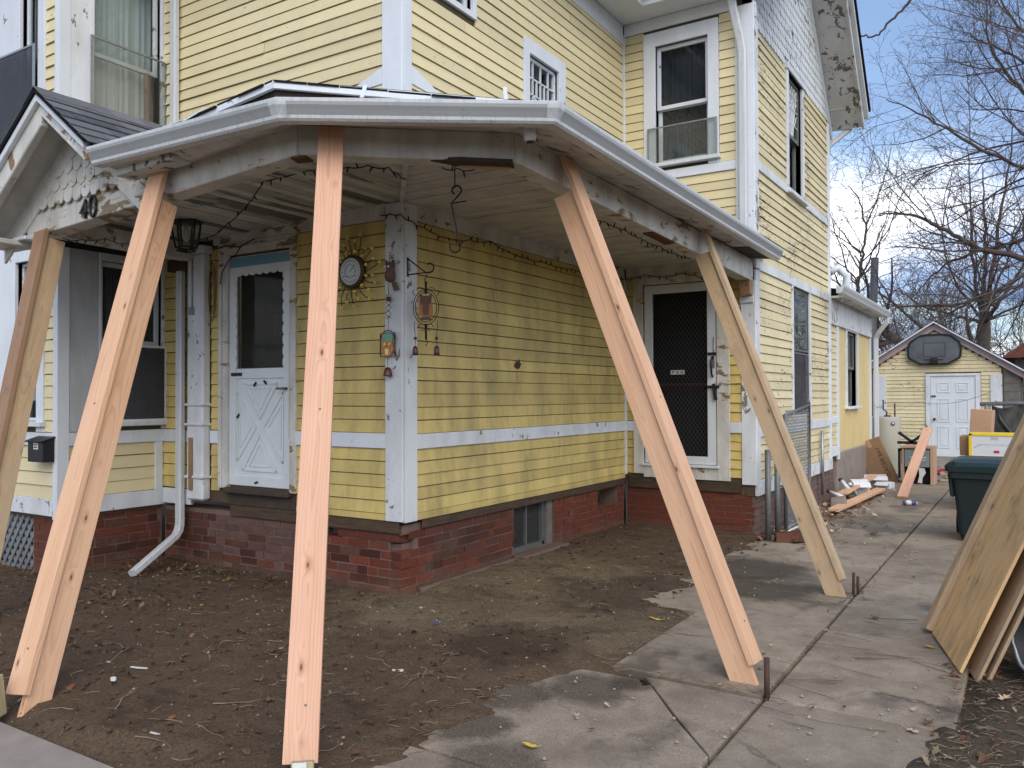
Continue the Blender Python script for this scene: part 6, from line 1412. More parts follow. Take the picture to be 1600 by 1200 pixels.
def tube_thing(label, p, d, L, r, mat, tip, name='caulk_tube', cat='tube', group=None):
    t = thing(name, label, cat, (p[0], p[1], 0), group); Mx = Matrix.Translation(Vector(p)) @ Vector(d).to_track_quat('Z', 'Y').to_matrix().to_4x4()
    MB().lathe(Mx, [(r, 0), (r, L*0.8)], 14).build('tube_body', M[mat], t); MB().lathe(Mx, [(r*1.05, L*0.8), (r*1.05, L*0.97), (r*0.7, L)], 14).build('tube_cap', M[tip], t)
tube_thing('white tube with a pink end poking towards the wing wall, lowest in the litter pile', (1.84, 7.35, 0.12), (-0.55, 0.25, 0.15), 0.26, 0.026, 'white_card', 'logo_red')
tube_thing('dull red capped white bottle sticking up from the litter pile', (1.83, 7.9, 0.16), (-0.4, 0.1, 0.45), 0.22, 0.030, 'white_card', 'logo_red', 'bottle', 'bottle')
tube_thing('grey blue tube leaning between the bottle and the crumpled box', (1.93, 8.0, 0.06), (-0.35, 0.3, 0.45), 0.26, 0.026, 'grey_steel', 'white_card')
def small_box(label, c, s, yaw, pitch, mat, extra=None):
    R = Matrix.Rotation(yaw, 3, 'Z') @ Matrix.Rotation(pitch, 3, 'X'); T = Matrix.Translation(Vector(c)) @ R.to_4x4(); t = thing('litter_box', label, 'box', (c[0], c[1], 0))
    link('box_body', MB().box((-s[0]/2, -s[1]/2, -s[2]/2), (s[0]/2, s[1]/2, s[2]/2)).mesh('box_body', M[mat], bevel=0.006, jitter=0.004), t, T)
    link('box_flap', MB().obox((0, -s[1]/2-0.03, s[2]/2), (s[0]/2, 0, 0), (0, 0.05, 0.02), (0, 0, 0.002)).mesh('box_flap', M['white_card']), t, T)
small_box('grey and white crumpled box beside the bottles by the wing foundation', (1.86, 8.55, 0.13), (0.24, 0.2, 0.22), 0.4, 0.3, 'white_card'); small_box('grey printed box with white flaps in front of the tilted carton', (1.83, 10.2, 0.10), (0.36, 0.2, 0.16), 0.25, 0.2, 'grey_panel'); small_box('flattened white box on the drive edge right of the printed grey box', (2.02, 10.0, 0.05), (0.22, 0.2, 0.09), -0.3, 0.1, 'white_card')
MB().obox((1.86, 6.9, 0.07), (0.10, 0.02, 0.02), (-0.03, 0.14, 0), (0, 0.02, 0.09)).build('concrete_chunk', M['concrete_plain'], label='broken grey concrete chunk behind the weathered prop', cat='rubble', bevel=0.03, seg=2)
MB().obox((1.92, 4.05, 0.05), (0.14, 0.06, 0.02), (-0.03, 0.07, 0), (0, 0, 0.05)).build('loose_brick', M['brick'], label='old loose brick lying in leaves by the gate post', cat='brick', bevel=0.012, seg=2)
t = thing('red_cloth', 'heap of crumpled red cloth on the ground before the garage door', 'cloth', (2.78, 13.4, 0)); m = MB(); n = 14
vv = [(2.45+0.05*i, 13.0+0.06*j, 0.02+max(0, 0.22*(0.6+h2(i, j, 0.9, 3)))*math.exp(-((i-7)/5)**2-((j-6)/5)**2)) for j in range(n) for i in range(n)]; m.add(vv, [(j*n+i, j*n+i+1, (j+1)*n+i+1, (j+1)*n+i) for j in range(n-1) for i in range(n-1)], 0, True); m.build('cloth', M['red'], t)
t = thing('paver_stack', 'low stack of pale timber and stone pieces at the garage threshold', 'pavers', (2.95, 11.8, 0))
for i in range(4):
    for k in range(3): MB().obox((2.78+0.19*(k+0.5*(i % 2)), 11.7+0.02*k, 0.03+i*0.055), (0.09, 0.01, 0), (0, 0.12, 0), (0, 0, 0.025)).build('paver', M['treated'], t, bevel=0.006)

# wheeled bin
t = thing('wheeled_bin', 'dark green wheeled rubbish bin with closed lid and faded red mark', 'bin', (3.78, 5.35, 0))
def ringbox(m, x0, x1, y0, y1, z, r=0.05, n=4):
    pts = []
    for cx_, cy_, a0 in ((x1-r, y1-r, 0), (x0+r, y1-r, 90), (x0+r, y0+r, 180), (x1-r, y0+r, 270)):
        for k in range(n+1): a_ = math.radians(a0+90*k/n); pts.append((cx_+r*math.cos(a_), cy_+r*math.sin(a_), z))
    return pts
def loft(rings, mat, name, parent, bevel=0):
    m = MB(); n = len(rings[0]); vv = [p for r_ in rings for p in r_]
    m.add(vv, [(i*n+k, i*n+(k+1) % n, (i+1)*n+(k+1) % n, (i+1)*n+k) for i in range(len(rings)-1) for k in range(n)]+[tuple(range(n-1, -1, -1)), tuple((len(rings)-1)*n+k for k in range(n))]); return m.build(name, M[mat], parent)
m0 = MB()
loft([ringbox(m0, 3.45, 4.07, 5.02, 5.62, 0.02), ringbox(m0, 3.43, 4.09, 5.01, 5.66, 0.08), ringbox(m0, 3.375, 4.145, 4.965, 5.74, 0.66), ringbox(m0, 3.33, 4.19, 4.93, 5.78, 0.67), ringbox(m0, 3.33, 4.19, 4.93, 5.78, 0.755)], 'bin_body', 'body', t)
loft([ringbox(m0, 3.31, 4.21, 4.90, 5.82, 0.74), ringbox(m0, 3.305, 4.215, 4.895, 5.83, 0.80), ringbox(m0, 3.34, 4.18, 4.94, 5.78, 0.835), ringbox(m0, 3.42, 4.10, 5.05, 5.66, 0.865), ringbox(m0, 3.46, 4.06, 5.1, 5.6, 0.87)], 'bin_green', 'lid', t)
MB().bar((3.33, 5.05, 0.80), (3.40, 5.05, 0.845), 0.30, 0.03, up=(0, 0, 1)).build('lid_hinge', M['bin_body'], t)
m = MB(); m.prism([(3.325, 0.755), (3.375, 0.755), (3.39, 0.46), (3.35, 0.47)], lambda u, z, d: (u, 5.1-d, z), -0.25, 0.10); m.build('handle_bracket', M['bin_body'], t, bevel=0.01)
m = MB(); cbx, cbz = 3.66, 0.42
for k in range(20):
    a_, b_ = 2*math.pi*k/20, 2*math.pi*(k+1)/20; P = lambda an, r_: (cbx+r_*1.1*math.cos(an), 4.991-(cbz+r_*0.85*math.sin(an)-0.40)*0.08, cbz+r_*0.85*math.sin(an)); m.add([P(a_, 0.075), P(b_, 0.075), P(b_, 0.13), P(a_, 0.13)], [(0, 1, 2, 3)])
m.build('faded_mark', M['logo_red'], t)
for x_ in (3.40, 4.12): MB().lathe(Matrix.Translation((x_-0.03, 5.62, 0.12)) @ Matrix.Rotation(math.pi/2, 4, 'Y'), [(0.03, 0), (0.12, 0.0), (0.12, 0.06), (0.03, 0.06)], 18).build('wheel', M['black_matte'], t)
# boxes behind the bin
t = thing('white_box', 'white carton with yellow edges lying behind the green bin', 'box', (3.8, 7.6, 0)); 
MB().box((3.40, 7.5, 0.74), (4.22, 8.0, 1.03)).build('box_body', M['white_card'], t, bevel=0.006); m = MB()
for a, b in (((3.385, 7.49, 0.735), (3.42, 7.53, 1.035)), ((3.385, 7.49, 1.012), (4.23, 8.01, 1.038)), ((3.385, 7.492, 0.733), (4.22, 7.52, 0.748))): m.box(a, b)
m.build('yellow_edge', M['yellow_card'], t); MB().box((3.27, 7.62, 0.74), (3.395, 7.98, 1.0)).build('printed_end', M['card'], t, bevel=0.01)
m = MB(); m.box((3.64, 7.496, 0.96), (3.72, 7.499, 1.0)); 
for i in range(3): m.bar((3.44+i*0.0, 7.497, 0.85-0.0), (3.52, 7.497, 0.90), 0.003, 0.002, up=(0, 1, 0))
m.box((3.50, 7.496, 0.895), (3.86, 7.499, 0.898)); m.bar((3.86, 7.497, 0.94), (3.97, 7.497, 0.86), 0.005, 0.002, up=(0, 1, 0)); m.build('box_print', M['grey_panel'], t); m = MB(); m.box((3.67, 7.495, 0.79), (3.73, 7.499, 0.82)); m.build('box_mark', M['red'], t)
t = thing('pallet_box', 'plain cardboard base under the white yellow edged carton', 'box', (3.8, 7.75, 0)); MB().box((3.36, 7.55, 0), (4.2, 8.05, 0.73)).build('box_body', M['card'], t, bevel=0.01); MB().box((3.7, 7.545, 0.1), (3.78, 7.55, 0.73)).build('tape', M['card_pale'], t)
carton('plain brown carton standing behind the white carton, top left of that pile', (3.50, 8.35, 1.13), (0.27, 0.18, 0.42), Matrix.Rotation(math.radians(-8), 3, 'Z') @ Matrix.Rotation(math.radians(4), 3, 'Y'), 'card_pale', None, tape=False); MB().box((3.3, 8.2, 0), (4.1, 8.7, 0.90)).build('pallet_stack', M['treated'], label='rough pallet timber stacked behind the white carton', cat='timber')
t = thing('pipe_frame', 'galvanised pipe frame draped with a dark tarp at the right edge', 'frame', (3.9, 12, 0)); m = MB()
m.tube([(3.40, 12.0, 0), (3.40, 12.0, 1.36)], 0.03, 10); m.tube([(3.30, 12.0, 1.38), (5.2, 12.0, 1.42)], 0.035, 10); m.tube([(5.1, 12.0, 0), (5.1, 12.0, 1.4)], 0.03, 10); m.tube([(3.40, 12.0, 0.75), (5.1, 12.0, 0.75)], 0.025, 10); m.build('pipes', M['galv'], t)
m = MB(); n = 16; vv = [(3.48+i*0.1, 12.05+0.10*math.sin(i*1.3+j*0.7)+0.05*h2(i, j, 0.8, 2), 1.36-j*0.085-0.06*math.sin(i*0.9)) for j in range(n) for i in range(n)]; m.add(vv, [(j*n+i, j*n+i+1, (j+1)*n+i+1, (j+1)*n+i) for j in range(n-1) for i in range(n-1)], 0, True); m.build('tarp', M['tarp'], t)
m = MB(); m.tube([(3.55, 11.9, 1.30), (3.62, 11.85, 1.1), (3.78, 11.85, 0.85), (4.2, 11.85, 0.65)], [0.03, 0.05, 0.055, 0.04], 8); m.build('black_strap', M['black'], t)

# leaning sheets and post at lower right
ln = Vector((0.408, 0, 0.913)); nrm_ = Vector((-0.913, 0, 0.408)); bdir = Vector((0.262, -0.965, 0)).normalized(); up_ = (ln-bdir*ln.dot(bdir)).normalized(); nr_ = bdir.cross(up_).normalized()
if nr_.x > 0: nr_ = -nr_
t = thing('leaning_post', 'long square weathered timber leaning along the left edge of the plywood', 'timber', (3.5, 1.14, 0)); plank_obj('timber', t, Vector((3.535, 1.10, 0.02)), Vector((3.535, 1.10, 0.02))+up_*2.0, bdir, 0.105, 0.09, M['lumber_old'])
def sheet_ply(label, c0, w, mat, L=1.9, off=0.0, th=0.018):
    t = thing('plywood_sheet', label, 'plywood', (c0[0], c0[1], 0), 'plywood sheets leaning by the drive'); c = Vector(c0)+bdir*(w/2)-nr_*off; a = c; b = c+up_*L
    wd = bdir; zax = up_; td = zax.cross(wd); link('sheet', MB().box((-w/2, -th/2, -L/2), (w/2, th/2, L/2)).mesh('sheet', M[mat], bevel=0.002), t, Matrix.Translation((a+b)/2) @ Matrix((wd, td, zax)).transposed().to_4x4()); return t
sheet_ply('front plywood sheet leaning at the lower right, knotty tan face', (3.555, 1.02, 0.015), 0.78, 'plywood'); sheet_ply('second darker sheet leaning behind the front plywood', (3.57, 1.03, 0.01), 0.84, 'lumber_old', off=0.06); sheet_ply('rearmost darker sheet edge showing behind the two plywood sheets', (3.58, 1.00, 0.01), 0.82, 'lumber_old', off=0.10)
t = thing('sawhorse', 'plain wooden sawhorse that the plywood sheets lean on', 'sawhorse', (4.27, 0.6, 0)); MB().bar((4.25, 0.0, 0.90), (4.25, 1.15, 0.90), 0.09, 0.09).build('beam', M['lumber_old'], t, bevel=0.004)
for y_ in (0.12, 1.03):
    for dx_ in (-0.02, 0.30): MB().bar((4.25+dx_, y_, 0.0), (4.25+dx_*0.1, y_, 0.88), 0.04, 0.08).build('leg', M['lumber_old'], t, bevel=0.004)
t = thing('black_tub', 'round black tub with a battered silver rim lying on its side by the plywood', 'tub', (4.2, 0.45, 0))
tc_ = Vector((4.22, 0.22, 0.28)); ax_ = Vector((-0.55, -0.8, 0.22)).normalized(); Mt = Matrix.Translation(tc_) @ ax_.to_track_quat('Z', 'Y').to_matrix().to_4x4()
MB().lathe(Mt, [(0.001, -0.5), (0.20, -0.5), (0.262, 0.0), (0.252, 0.0), (0.19, -0.47), (0.001, -0.47)], 36).build('tub_body', M['black'], t)
m = MB(); m.tube([Mt @ Vector(((0.26+0.004*math.sin(k*2.1))*math.cos(2*math.pi*k/40), (0.26+0.004*math.sin(k*2.1))*math.sin(2*math.pi*k/40), 0.0)) for k in range(41)], 0.013, 8); m.ball(Mt @ Vector((-0.25, -0.03, 0.02)), 0.02, 8); m.build('rim', M['galv'], t)

# ================================================================== TREES
def rot_away(d, ang, rng):
    a = d.orthogonal().normalized(); b = d.cross(a); th = rng.uniform(0, 2*math.pi); s_ = a*math.cos(th)+b*math.sin(th); return (d*math.cos(ang)+s_*math.sin(ang)).normalized()
def grow(bk, tw, p, d, r, L, lvl, rng, maxl, up=0.03, dens=1.0, rmin=0.006):
    n = max(4, int(L/0.35)) if lvl < 2 else max(3, int(L/0.28)); P = [Vector(p)]; R = [r]; dd = Vector(d); step = L/n
    for i in range(n):
        dd = (dd+Vector((rng.gauss(0, 1), rng.gauss(0, 1), rng.gauss(0, 1)))*0.13+Vector((0, 0, up))).normalized(); P.append(P[-1]+dd*step); R.append(max(rmin*0.7, r*(1-0.72*(i+1)/n)))
    (bk if r > 0.03 else tw).tube(P, R, 6 if r > 0.06 else (4 if r > 0.02 else 3), cap=False)
    spawn(bk, tw, P, R, L, lvl, rng, maxl, up, dens, rmin)
def spawn(bk, tw, P, R, L, lvl, rng, maxl, up=0.03, dens=1.0, rmin=0.006, t0=0.18):
    if lvl >= maxl: return
    k = max(2, int(L*(2.3, 3.4, 5.6, 5.0)[min(lvl, 3)]*dens)); n = len(P)-1
    for j in range(k):
        t = t0+(1-t0)*(j+rng.random())/k; f = min(t*n, n-0.001); i = int(f); q = P[i].lerp(P[i+1], f-i); rr = R[i]+(R[i+1]-R[i])*(f-i); d = (P[i+1]-P[i]).normalized()
        nl = L*rng.uniform(0.28, 0.55)*(1.15-0.55*t); nr = max(rmin, rr*rng.uniform(0.42, 0.66))
        if nl < 0.15: continue
        grow(bk, tw, q, rot_away(d, rng.uniform(0.5, 1.05), rng), nr, nl, lvl+1, rng, maxl, up, dens, rmin)
def limb(bk, tw, pts, r0_, r1_, rng, maxl, dens=1.0, rmin=0.006, L=None, n=6, lvl=0, up=0.03):
    P = [Vector(p) for p in pts]; Q = []                        # smooth the control points
    for i in range(len(P)-1):
        a, b, c, d = P[max(i-1, 0)], P[i], P[i+1], P[min(i+2, len(P)-1)]
        for k in range(5):
            t = k/5; Q.append(0.5*((2*b)+(c-a)*t+(2*a-5*b+4*c-d)*t*t+(3*b-a-3*c+d)*t**3)+Vector((rng.gauss(0, 1), rng.gauss(0, 1), rng.gauss(0, 1)))*0.02)
    Q.append(P[-1]); R = [(r0_+(r1_-r0_)*i/(len(Q)-1)) for i in range(len(Q))]; bk.tube(Q, R, n, cap=False)
    LL = sum((Q[i+1]-Q[i]).length for i in range(len(Q)-1)); spawn(bk, tw, Q, R, L or LL, lvl, rng, maxl, up, dens, rmin, 0.05)
def tree(label, loc, build, name='bare_tree'):
    t = thing(name, label, 'tree', loc, 'bare trees behind the garage'); bk, tw = MB(), MB(); build(bk, tw)
    if bk.v: bk.build('trunk', M['bark'], t)
    if tw.v: tw.build('crown', M['twig'], t, kind='stuff')
pp = lambda pts, Y: [at(x, y, 1, Y) for x, y in pts]
def tA(bk, tw):
    rng = random.Random(11); Y = 22.0; base = Vector((8.2, Y, 0)); top = Vector((8.0, Y, 9.5))
    bk.tube([base, base+Vector((0, 0, 2)), top, top+Vector((0.2, 0, 4))], [0.38, 0.33, 0.26, 0.12], 12)
    def L(pts, r0_, r1_, d=0.9, s=0.0): limb(bk, tw, [Vector((8.05, Y, at(*pts[0], 1, Y).z+0.1))]+pp(pts, Y+s), r0_*1.05, r1_*1.0, rng, 3, d, 0.0055, n=8)
    L([(1640, 405), (1600, 403), (1530, 388), (1480, 362), (1440, 342), (1400, 334), (1372, 336)], 0.10, 0.02)
    L([(1650, 350), (1590, 378), (1530, 392), (1480, 412), (1450, 438), (1420, 470)], 0.07, 0.012, 0.9, 0.6)
    L([(1650, 430), (1600, 446), (1540, 462), (1500, 480), (1470, 500), (1440, 520)], 0.06, 0.012, 0.9, -0.6)
    L([(1660, 280), (1600, 262), (1530, 232), (1470, 196), (1425, 172), (1385, 155)], 0.07, 0.012, 0.9)
    L([(1660, 200), (1600, 220), (1530, 236), (1470, 262), (1420, 292)], 0.05, 0.010, 0.9, 0.5)
    L([(1660, 190), (1605, 150), (1570, 110), (1545, 60), (1540, 0)], 0.07, 0.015, 1.1, 0.4)
    L([(1660, 90), (1610, 60), (1570, 10), (1530, -60)], 0.06, 0.015, 1.1, -0.4)
    L([(1660, 130), (1600, 95), (1550, 70), (1515, 55), (1500, 40)], 0.05, 0.01, 1.0)
    limb(bk, tw, [Vector((8.0, Y, 12.5)), Vector((7.0, 21.0, 15.5))]+pp([(1560, -150), (1450, -45), (1423, 0), (1400, 25), (1373, 54)], 19.0)+pp([(1352, 56), (1334, 52)], 19.0), 0.06, 0.016, rng, 1, 0.10, 0.008)
tree('big bare tree outside the right edge whose dark limbs sweep left across the sky', (8.2, 22.0, 0), tA)
def tB(bk, tw):
    rng = random.Random(5); Y = 29.0; b = at(1536, 560, 1, Y); bk.tube([Vector((b.x, Y, 0)), b, at(1537, 520, 1, Y), at(1538, 500, 1, Y)], [0.27, 0.22, 0.24, 0.20], 12, cap=False)
    def L(pts, r0_, r1_, s=0): limb(bk, tw, [at(1538, 505, 1, Y)]+pp(pts, Y+s), r0_*0.68, r1_*0.8, rng, 3, 0.85, 0.0075, n=6)
    L([(1530, 470), (1522, 430), (1518, 370), (1516, 300), (1510, 230)], 0.14, 0.02, 0.5); L([(1545, 465), (1552, 410), (1562, 340), (1575, 270), (1585, 190)], 0.15, 0.02, -0.5)
    L([(1520, 480), (1498, 450), (1478, 400), (1470, 340)], 0.11, 0.02, 1); L([(1555, 480), (1580, 445), (1605, 400), (1630, 340)], 0.13, 0.02, -1); L([(1512, 498), (1480, 490), (1440, 478), (1405, 455), (1370, 450)], 0.10, 0.02, 0.5); L([(1560, 492), (1590, 480), (1630, 465)], 0.09, 0.02)
    L([(1538, 460), (1540, 400), (1538, 330), (1535, 260)], 0.13, 0.02, 0.2)
tree('many stemmed bare tree rising directly behind the garage roof', (at(1536, 560, 1, 29.0).x, 29.0, 0), tB)
def tC(bk, tw):
    rng = random.Random(9); Y = 25.0; limb(bk, tw, [Vector((2.9, Y, 0)), Vector((2.4, Y, 2.0))]+pp([(1412, 540), (1385, 520), (1352, 495), (1320, 475)], Y), 0.20, 0.10, rng, 3, 0.7, 0.0075, n=10); limb(bk, tw, pp([(1440, 512), (1400, 478), (1360, 448), (1345, 432)], Y+1), 0.06, 0.015, rng, 3, 0.8, 0.0075)
tree('thick leaning trunk sloping left behind the garage ridge', (2.9, 25.0, 0), tC)
def tD(bk, tw):
    rng = random.Random(21); Y = 26.0; b = at(1340, 470, 1, Y)
    limb(bk, tw, [Vector((b.x, Y, 0)), at(1339, 470, 1, Y), at(1343, 430, 1, Y), at(1349, 390, 1, Y), at(1353, 350, 1, Y), at(1340, 310, 1, Y), at(1325, 290, 1, Y)], 0.085, 0.014, rng, 3, 0.8, 0.0065); limb(bk, tw, pp([(1346, 400), (1322, 372), (1306, 350), (1298, 330)], Y), 0.035, 0.008, rng, 3, 0.8, 0.0065); limb(bk, tw, pp([(1353, 350), (1370, 310), (1385, 270), (1392, 230)], Y), 0.035, 0.008, rng, 3, 0.8, 0.0065)
tree('slender bare tree between the wing and the rest, thin upright trunk', (at(1340, 470, 1, 26.0).x, 26.0, 0), tD)
bk, tw = MB(), MB(); rng = random.Random(3)
for k in range(46): x_ = rng.uniform(-5, 9); y_ = rng.uniform(31, 44); grow(bk, tw, Vector((x_, y_, 0)), Vector((rng.gauss(0, .15), 0, 1)).normalized(), 0.055, rng.uniform(4.0, 8.0), 1, rng, 3, 0.04, 0.75, 0.009)
o = bk.build('far_woods', [M['twig'], M['twig']], kind='stuff'); tw.build('far_woods_twigs', M['twig'], kind='stuff')

# ================================================================== LEAVES AND LITTER
def ground_z(x, y):
    if x > 3.82 or (y < -0.55 and x > 3.70): return side_h(x, y)
    if x < edge_x(y): return max(dirt_h(x, y), -0.004)
    return 0.005
def leaf_mesh(name, mat, kind, seed):
    rng = random.Random(seed); m = MB()
    if kind == 'oak': out_ = [(0, -0.9), (0.10, -0.45), (0.42, -0.42), (0.22, -0.12), (0.62, 0.05), (0.26, 0.22), (0.48, 0.62), (0.16, 0.55), (0, 0.95)]
    elif kind == 'maple': out_ = [(0, -0.95), (0.06, -0.4), (0.55, -0.5), (0.38, -0.15), (0.9, 0.15), (0.4, 0.2), (0.5, 0.6), (0.2, 0.42), (0, 0.95)]
    else: out_ = [(0, -0.9), (0.28, -0.45), (0.40, 0.0), (0.28, 0.45), (0, 0.9)]
    pts = out_+[(-x, y) for x, y in reversed(out_[1:-1])]; curl = rng.uniform(0.15, 0.6)
    P = [(x*rng.uniform(0.85, 1.1), y, curl*(x*x+0.5*y*y)*rng.uniform(0.6, 1.3)+0.08*rng.uniform(-1, 1)) for x, y in pts]
    m.add([(0, 0, 0.02)]+P, [(0, i+1, (i+1) % len(P)+1) for i in range(len(P))], 0, False); m.tube([(0, -0.85, 0.1), (0.05, -1.35, 0.25)], 0.03, 3)
    return m.mesh(name, M[mat])
LM = {k: [leaf_mesh('fallen_leaf', mat, kd, s) for s in range(3) for kd in kinds] for k, mat, kinds in (('brown', 'leaf_brown', ('oak', 'plain', 'maple')), ('rust', 'leaf_rust', ('oak', 'maple')), ('yellow', 'leaf_yellow', ('plain',)), ('pale', 'leaf_pale', ('oak', 'maple')), ('dull', 'leaf_dull', ('plain', 'oak')), ('mustard', 'leaf_mustard', ('plain', 'maple')))}
rl = random.Random(17)
def leaf(px_, size, kind, label, group='fallen leaves on the yard and drive'):
    p = at(*px_, 2, 0.0); z = ground_z(p.x, p.y)+0.006
    o = link('fallen_leaf', rl.choice(LM[kind]), None, Matrix.Translation((p.x, p.y, z)) @ Matrix.Rotation(rl.uniform(0, 6.28), 4, 'Z') @ Matrix.Rotation(rl.uniform(-0.3, 0.3), 4, 'X') @ Matrix.Scale(size, 4)); tag(o, label, 'leaf', group)
leaf((1570, 1096), 0.055, 'pale', 'large pale lobed leaf alone on the dark soil at lower right')
leaf((1023, 971), 0.050, 'yellow', 'bright yellow leaf on the soil near the slab edge')
leaf((314, 951), 0.025, 'yellow', 'tiny yellow leaf on bare soil between the first two upright props')
leaf((1451, 1013), 0.04, 'yellow', 'yellowish leaf on the drive left of the plywood foot')
leaf((828, 1168), 0.045, 'yellow', 'narrow yellow leaf on the rough front slab')
leaf((1425, 1145), 0.045, 'pale', 'tan leaf in the joint of the nearest drive slabs')
leaf((1368, 968), 0.05, 'brown', 'curled brown leaf in the middle of the drive')
leaf((1365, 836), 0.07, 'brown', 'dark curled leaf on the drive beyond the weathered prop')
for q in ((528, 968), (497, 1072), (421, 1103), (196, 1022), (268, 1128), (300, 997), (405, 1070), (556, 1185), (820, 930), (845, 998), (850, 935), (990, 925), (110, 1082), (420, 1025), (670, 1060), (375, 1005), (1490, 1058), (1482, 1040), (1450, 1133), (1560, 1180), (1540, 1050), (1350, 825), (1330, 820), (1320, 850)):
    where = 'among the litter by the leaning plywood' if q[0] > 1400 else ('near the gate and the lying planks' if q[0] > 1200 else ('on the sandy soil beside the brick wall' if q[1] < 1000 and q[0] > 700 else ('on the bare soil left of the pinkish prop' if q[0] < 450 else 'on the bare soil right of the pinkish prop')))
    leaf(q, rl.uniform(0.03, 0.05), rl.choice(('brown', 'rust', 'rust')), 'small curled brown leaf '+where, 'small brown fallen leaves')
def scatter_leaves(name, n, region, mats, smin, smax, seed, zlift=0.0):
    rng = random.Random(seed); m = MB(); src = {k: LM[k] for k in mats}
    for i in range(n):
        x, y = region(rng); s = rng.uniform(smin, smax); k = rng.choice(mats); me = rng.choice(src[k]); T = Matrix.Translation((x, y, ground_z(x, y)+0.008+zlift*rng.random())) @ Matrix.Rotation(rng.uniform(0, 6.3), 4, 'Z') @ Matrix.Rotation(rng.uniform(-0.7, 0.7), 4, 'X') @ Matrix.Scale(s, 4)
        m.add([T @ v.co for v in me.vertices], [tuple(p.vertices) for p in me.polygons], mats.index(k))
    m.build(name, [M['leaf_'+k] for k in mats], kind='stuff', org=(0, 0, 0))
gau = lambda r_, m_, s_: r_.gauss(m_, s_)
scatter_leaves('leaf_litter', 520, lambda r_: (min(2.5, 1.62+abs(gau(r_, 0, 0.28))), r_.uniform(3.9, 9.5)), ['brown', 'rust', 'pale'], 0.03, 0.06, 1, 0.05)
scatter_leaves('leaf_litter', 420, lambda r_: (r_.uniform(-4.6, -1.2), -0.15-abs(gau(r_, 0.0, 0.22))-(0.9 if r_.random() < 0.35 else 0)), ['brown', 'rust', 'mustard', 'brown', 'dull'], 0.016, 0.04, 2, 0.04)
scatter_leaves('leaf_litter', 330, lambda r_: (3.70+abs(gau(r_, 0.1, 0.45)), r_.uniform(-2.2, 1.6)), ['brown', 'dull', 'brown', 'dull', 'rust'], 0.012, 0.034, 3, 0.01)
scatter_leaves('leaf_litter', 120, lambda r_: (r_.uniform(-2.5, 1.9), r_.uniform(-2.7, 3.8)), ['brown', 'rust', 'pale'], 0.010, 0.024, 4)
scatter_leaves('leaf_litter', 90, lambda r_: (r_.uniform(2.0, 3.8), r_.uniform(-1.5, 8)), ['brown', 'pale'], 0.010, 0.025, 5)
def scatter_bits(name, n, region, mat, fn, seed):
    rng = random.Random(seed); m = MB()
    for i in range(n): x, y = region(rng); fn(m, Vector((x, y, ground_z(x, y))), rng)
    m.build(name, M[mat], kind='stuff', org=(0, 0, 0))
def pebble(m, p, r_):
    s = r_.choice((0.003, 0.004, 0.005, 0.006, 0.008, 0.012)); a = [Vector((r_.uniform(.6, 1.2), 0, 0)), Vector((0, r_.uniform(.6, 1.2), 0)), Vector((0, 0, r_.uniform(.4, .8)))]; v = [p+a[0]*s, p-a[0]*s, p+a[1]*s, p-a[1]*s, p+a[2]*s*1.2, p-a[2]*s]; m.add(v, [(0, 2, 4), (2, 1, 4), (1, 3, 4), (3, 0, 4), (2, 0, 5), (1, 2, 5), (3, 1, 5), (0, 3, 5)])
def strawbit(m, p, r_):
    L = r_.uniform(0.02, 0.09); a_ = r_.uniform(0, 6.3); d = Vector((math.cos(a_), math.sin(a_), r_.uniform(-0.05, 0.25))); e = Vector((-d.y, d.x, 0))*r_.uniform(-0.4, 0.4); m.tube([p+Vector((0, 0, .004)), p+d*L*0.5+e*L*0.3+Vector((0, 0, .008)), p+d*L+Vector((0, 0, .004))], r_.uniform(0.0009, 0.002), 3, cap=False)
def root(m, p, r_):
    L = r_.uniform(0.12, 0.35); a_ = r_.uniform(0, 6.3); P = [p+Vector((0, 0, .004))]
    for i in range(6): a_ += r_.gauss(0, 0.5); P.append(P[-1]+Vector((math.cos(a_), math.sin(a_), r_.gauss(0, 0.12)))*L/6); P[-1].z = max(P[-1].z, ground_z(P[-1].x, P[-1].y)+0.004)
    m.tube(P, [r_.uniform(0.002, 0.0042)*(1-0.12*i) for i in range(7)], 4, cap=False)
def twiglet(m, p, r_):
    L = r_.uniform(0.10, 0.38); a_ = r_.uniform(-0.5, 0.5)+r_.choice((0, 3.14)); P = [p+Vector((0, 0, .005))]
    for i in range(4): a_ += r_.gauss(0, 0.10); P.append(P[-1]+Vector((math.cos(a_), math.sin(a_), 0))*L/4); P[-1].z = max(0.006, ground_z(P[-1].x, P[-1].y)+0.005)
    m.tube(P, [r_.uniform(0.0012, 0.0032)*(1-0.15*i) for i in range(5)], 4, cap=False)
yard = lambda r_: (r_.uniform(-3.5, 1.75), r_.uniform(-2.85, -0.1) if r_.random() < 0.75 else r_.uniform(-0.1, 3.9)); yard_ = lambda r_: (lambda q: (q[0] if q[1] < -0.02 else r_.uniform(0.05, 1.8), q[1]))(yard(r_))
scatter_bits('yard_pebbles', 900, yard_, 'pebble', pebble, 31); scatter_bits('yard_straw', 520, yard_, 'straw', strawbit, 32); scatter_bits('yard_roots', 30, lambda r_: (r_.uniform(-0.6, 1.6), r_.uniform(-2.8, -1.2)), 'straw', root, 33)
scatter_bits('drive_grit', 700, lambda r_: (r_.uniform(1.9, 3.85), r_.uniform(-2.0, 7)), 'pebble', pebble, 34); scatter_bits('side_straw', 900, lambda r_: (3.7+abs(r_.gauss(0, 0.5)), r_.uniform(-2, 2)), 'straw', strawbit, 35); scatter_bits('side_twigs', 34, lambda r_: (r_.uniform(3.0, 4.3), r_.uniform(-1.4, 1.4)), 'twig', twiglet, 36)
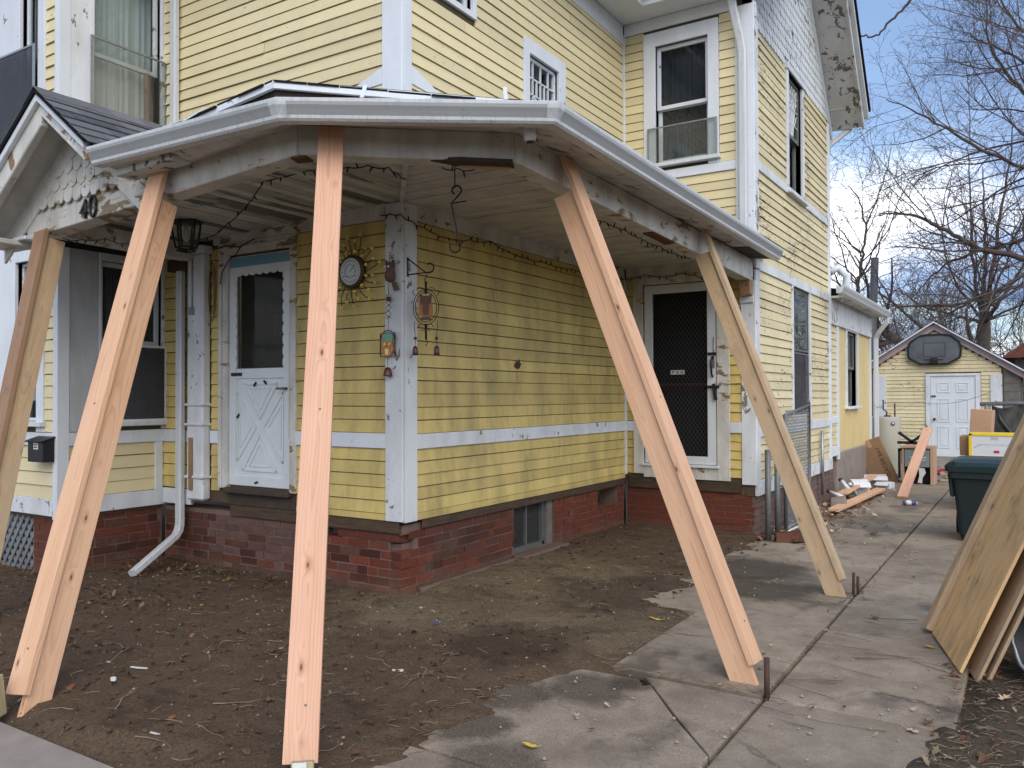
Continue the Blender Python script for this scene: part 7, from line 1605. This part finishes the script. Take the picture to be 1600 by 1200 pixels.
scatter_bits('slab_weeds', 260, lambda r_: (lambda k: (k[0], k[1]))(r_.choice([(r_.uniform(2.0, 2.9), -0.62+r_.gauss(0, .015)), (2.93+r_.gauss(0, .01), r_.uniform(-2, 3)), (1.72+r_.gauss(0, .06), r_.uniform(-2.3, -0.9)), (2.05+r_.gauss(0, .05), r_.uniform(-0.6, 0.7))])), 'straw', strawbit, 37)
def clod(m, p, r_):
    s = r_.uniform(0.008, 0.028); m.add([p+Vector((r_.uniform(-1, 1)*s, r_.uniform(-1, 1)*s, r_.uniform(0, 0.8)*s)) if i else p+Vector((0, 0, s*0.9)) for i in range(7)], [(0, 1, 2), (0, 2, 3), (0, 3, 4), (0, 4, 5), (0, 5, 6), (0, 6, 1), (1, 3, 2), (1, 5, 4)])
scatter_bits('soil_clods', 1500, yard_, 'dirt', clod, 38)
# bits of rubbish named one by one
def bit(name, px_, pts, mat, label, h=0.012):
    p = at(*px_, 2, 0.0); p.z = ground_z(p.x, p.y)+0.004; MB().prism(pts, lambda u, z, d: (p.x+u, p.y+z, p.z+d), 0.0, h).build(name, M[mat], label=label, cat='rubbish')
bit('white_pebble', (177, 1070), [(0.018*math.cos(k), 0.014*math.sin(k)) for k in (0, .9, 1.8, 2.8, 3.8, 4.8, 5.6)], 'paper', 'round white pebble on the soil right of the first pale prop foot', 0.016)
bit('plastic_strip', (215, 1050), [(-0.05, -0.012), (0.0, 0.0), (0.05, 0.022), (0.05, 0.03), (0.0, 0.010), (-0.05, -0.004)], 'white_card', 'thin pale blue plastic strip lying on the bare soil', 0.006)
bit('paper_scrap', (240, 1153), [(-0.03, 0), (0.03, 0.006), (0.03, 0.014), (-0.03, 0.008)], 'paper', 'narrow white scrap near the bottom edge of the soil', 0.004)
bit('paper_scrap', (621, 1056), [(-0.03, -0.01), (0.0, 0.0), (0.02, 0.02), (0.032, 0.03), (0.03, 0.012), (0.0, -0.012)], 'paper', 'white scrap on the soil right of the pinkish prop', 0.010)
bit('blue_disc', (682, 981), [(0.022*math.cos(k*0.7), 0.018*math.sin(k*0.7)) for k in range(9)], 'can_blue', 'small dark blue cap half sunk in the sandy soil', 0.014)
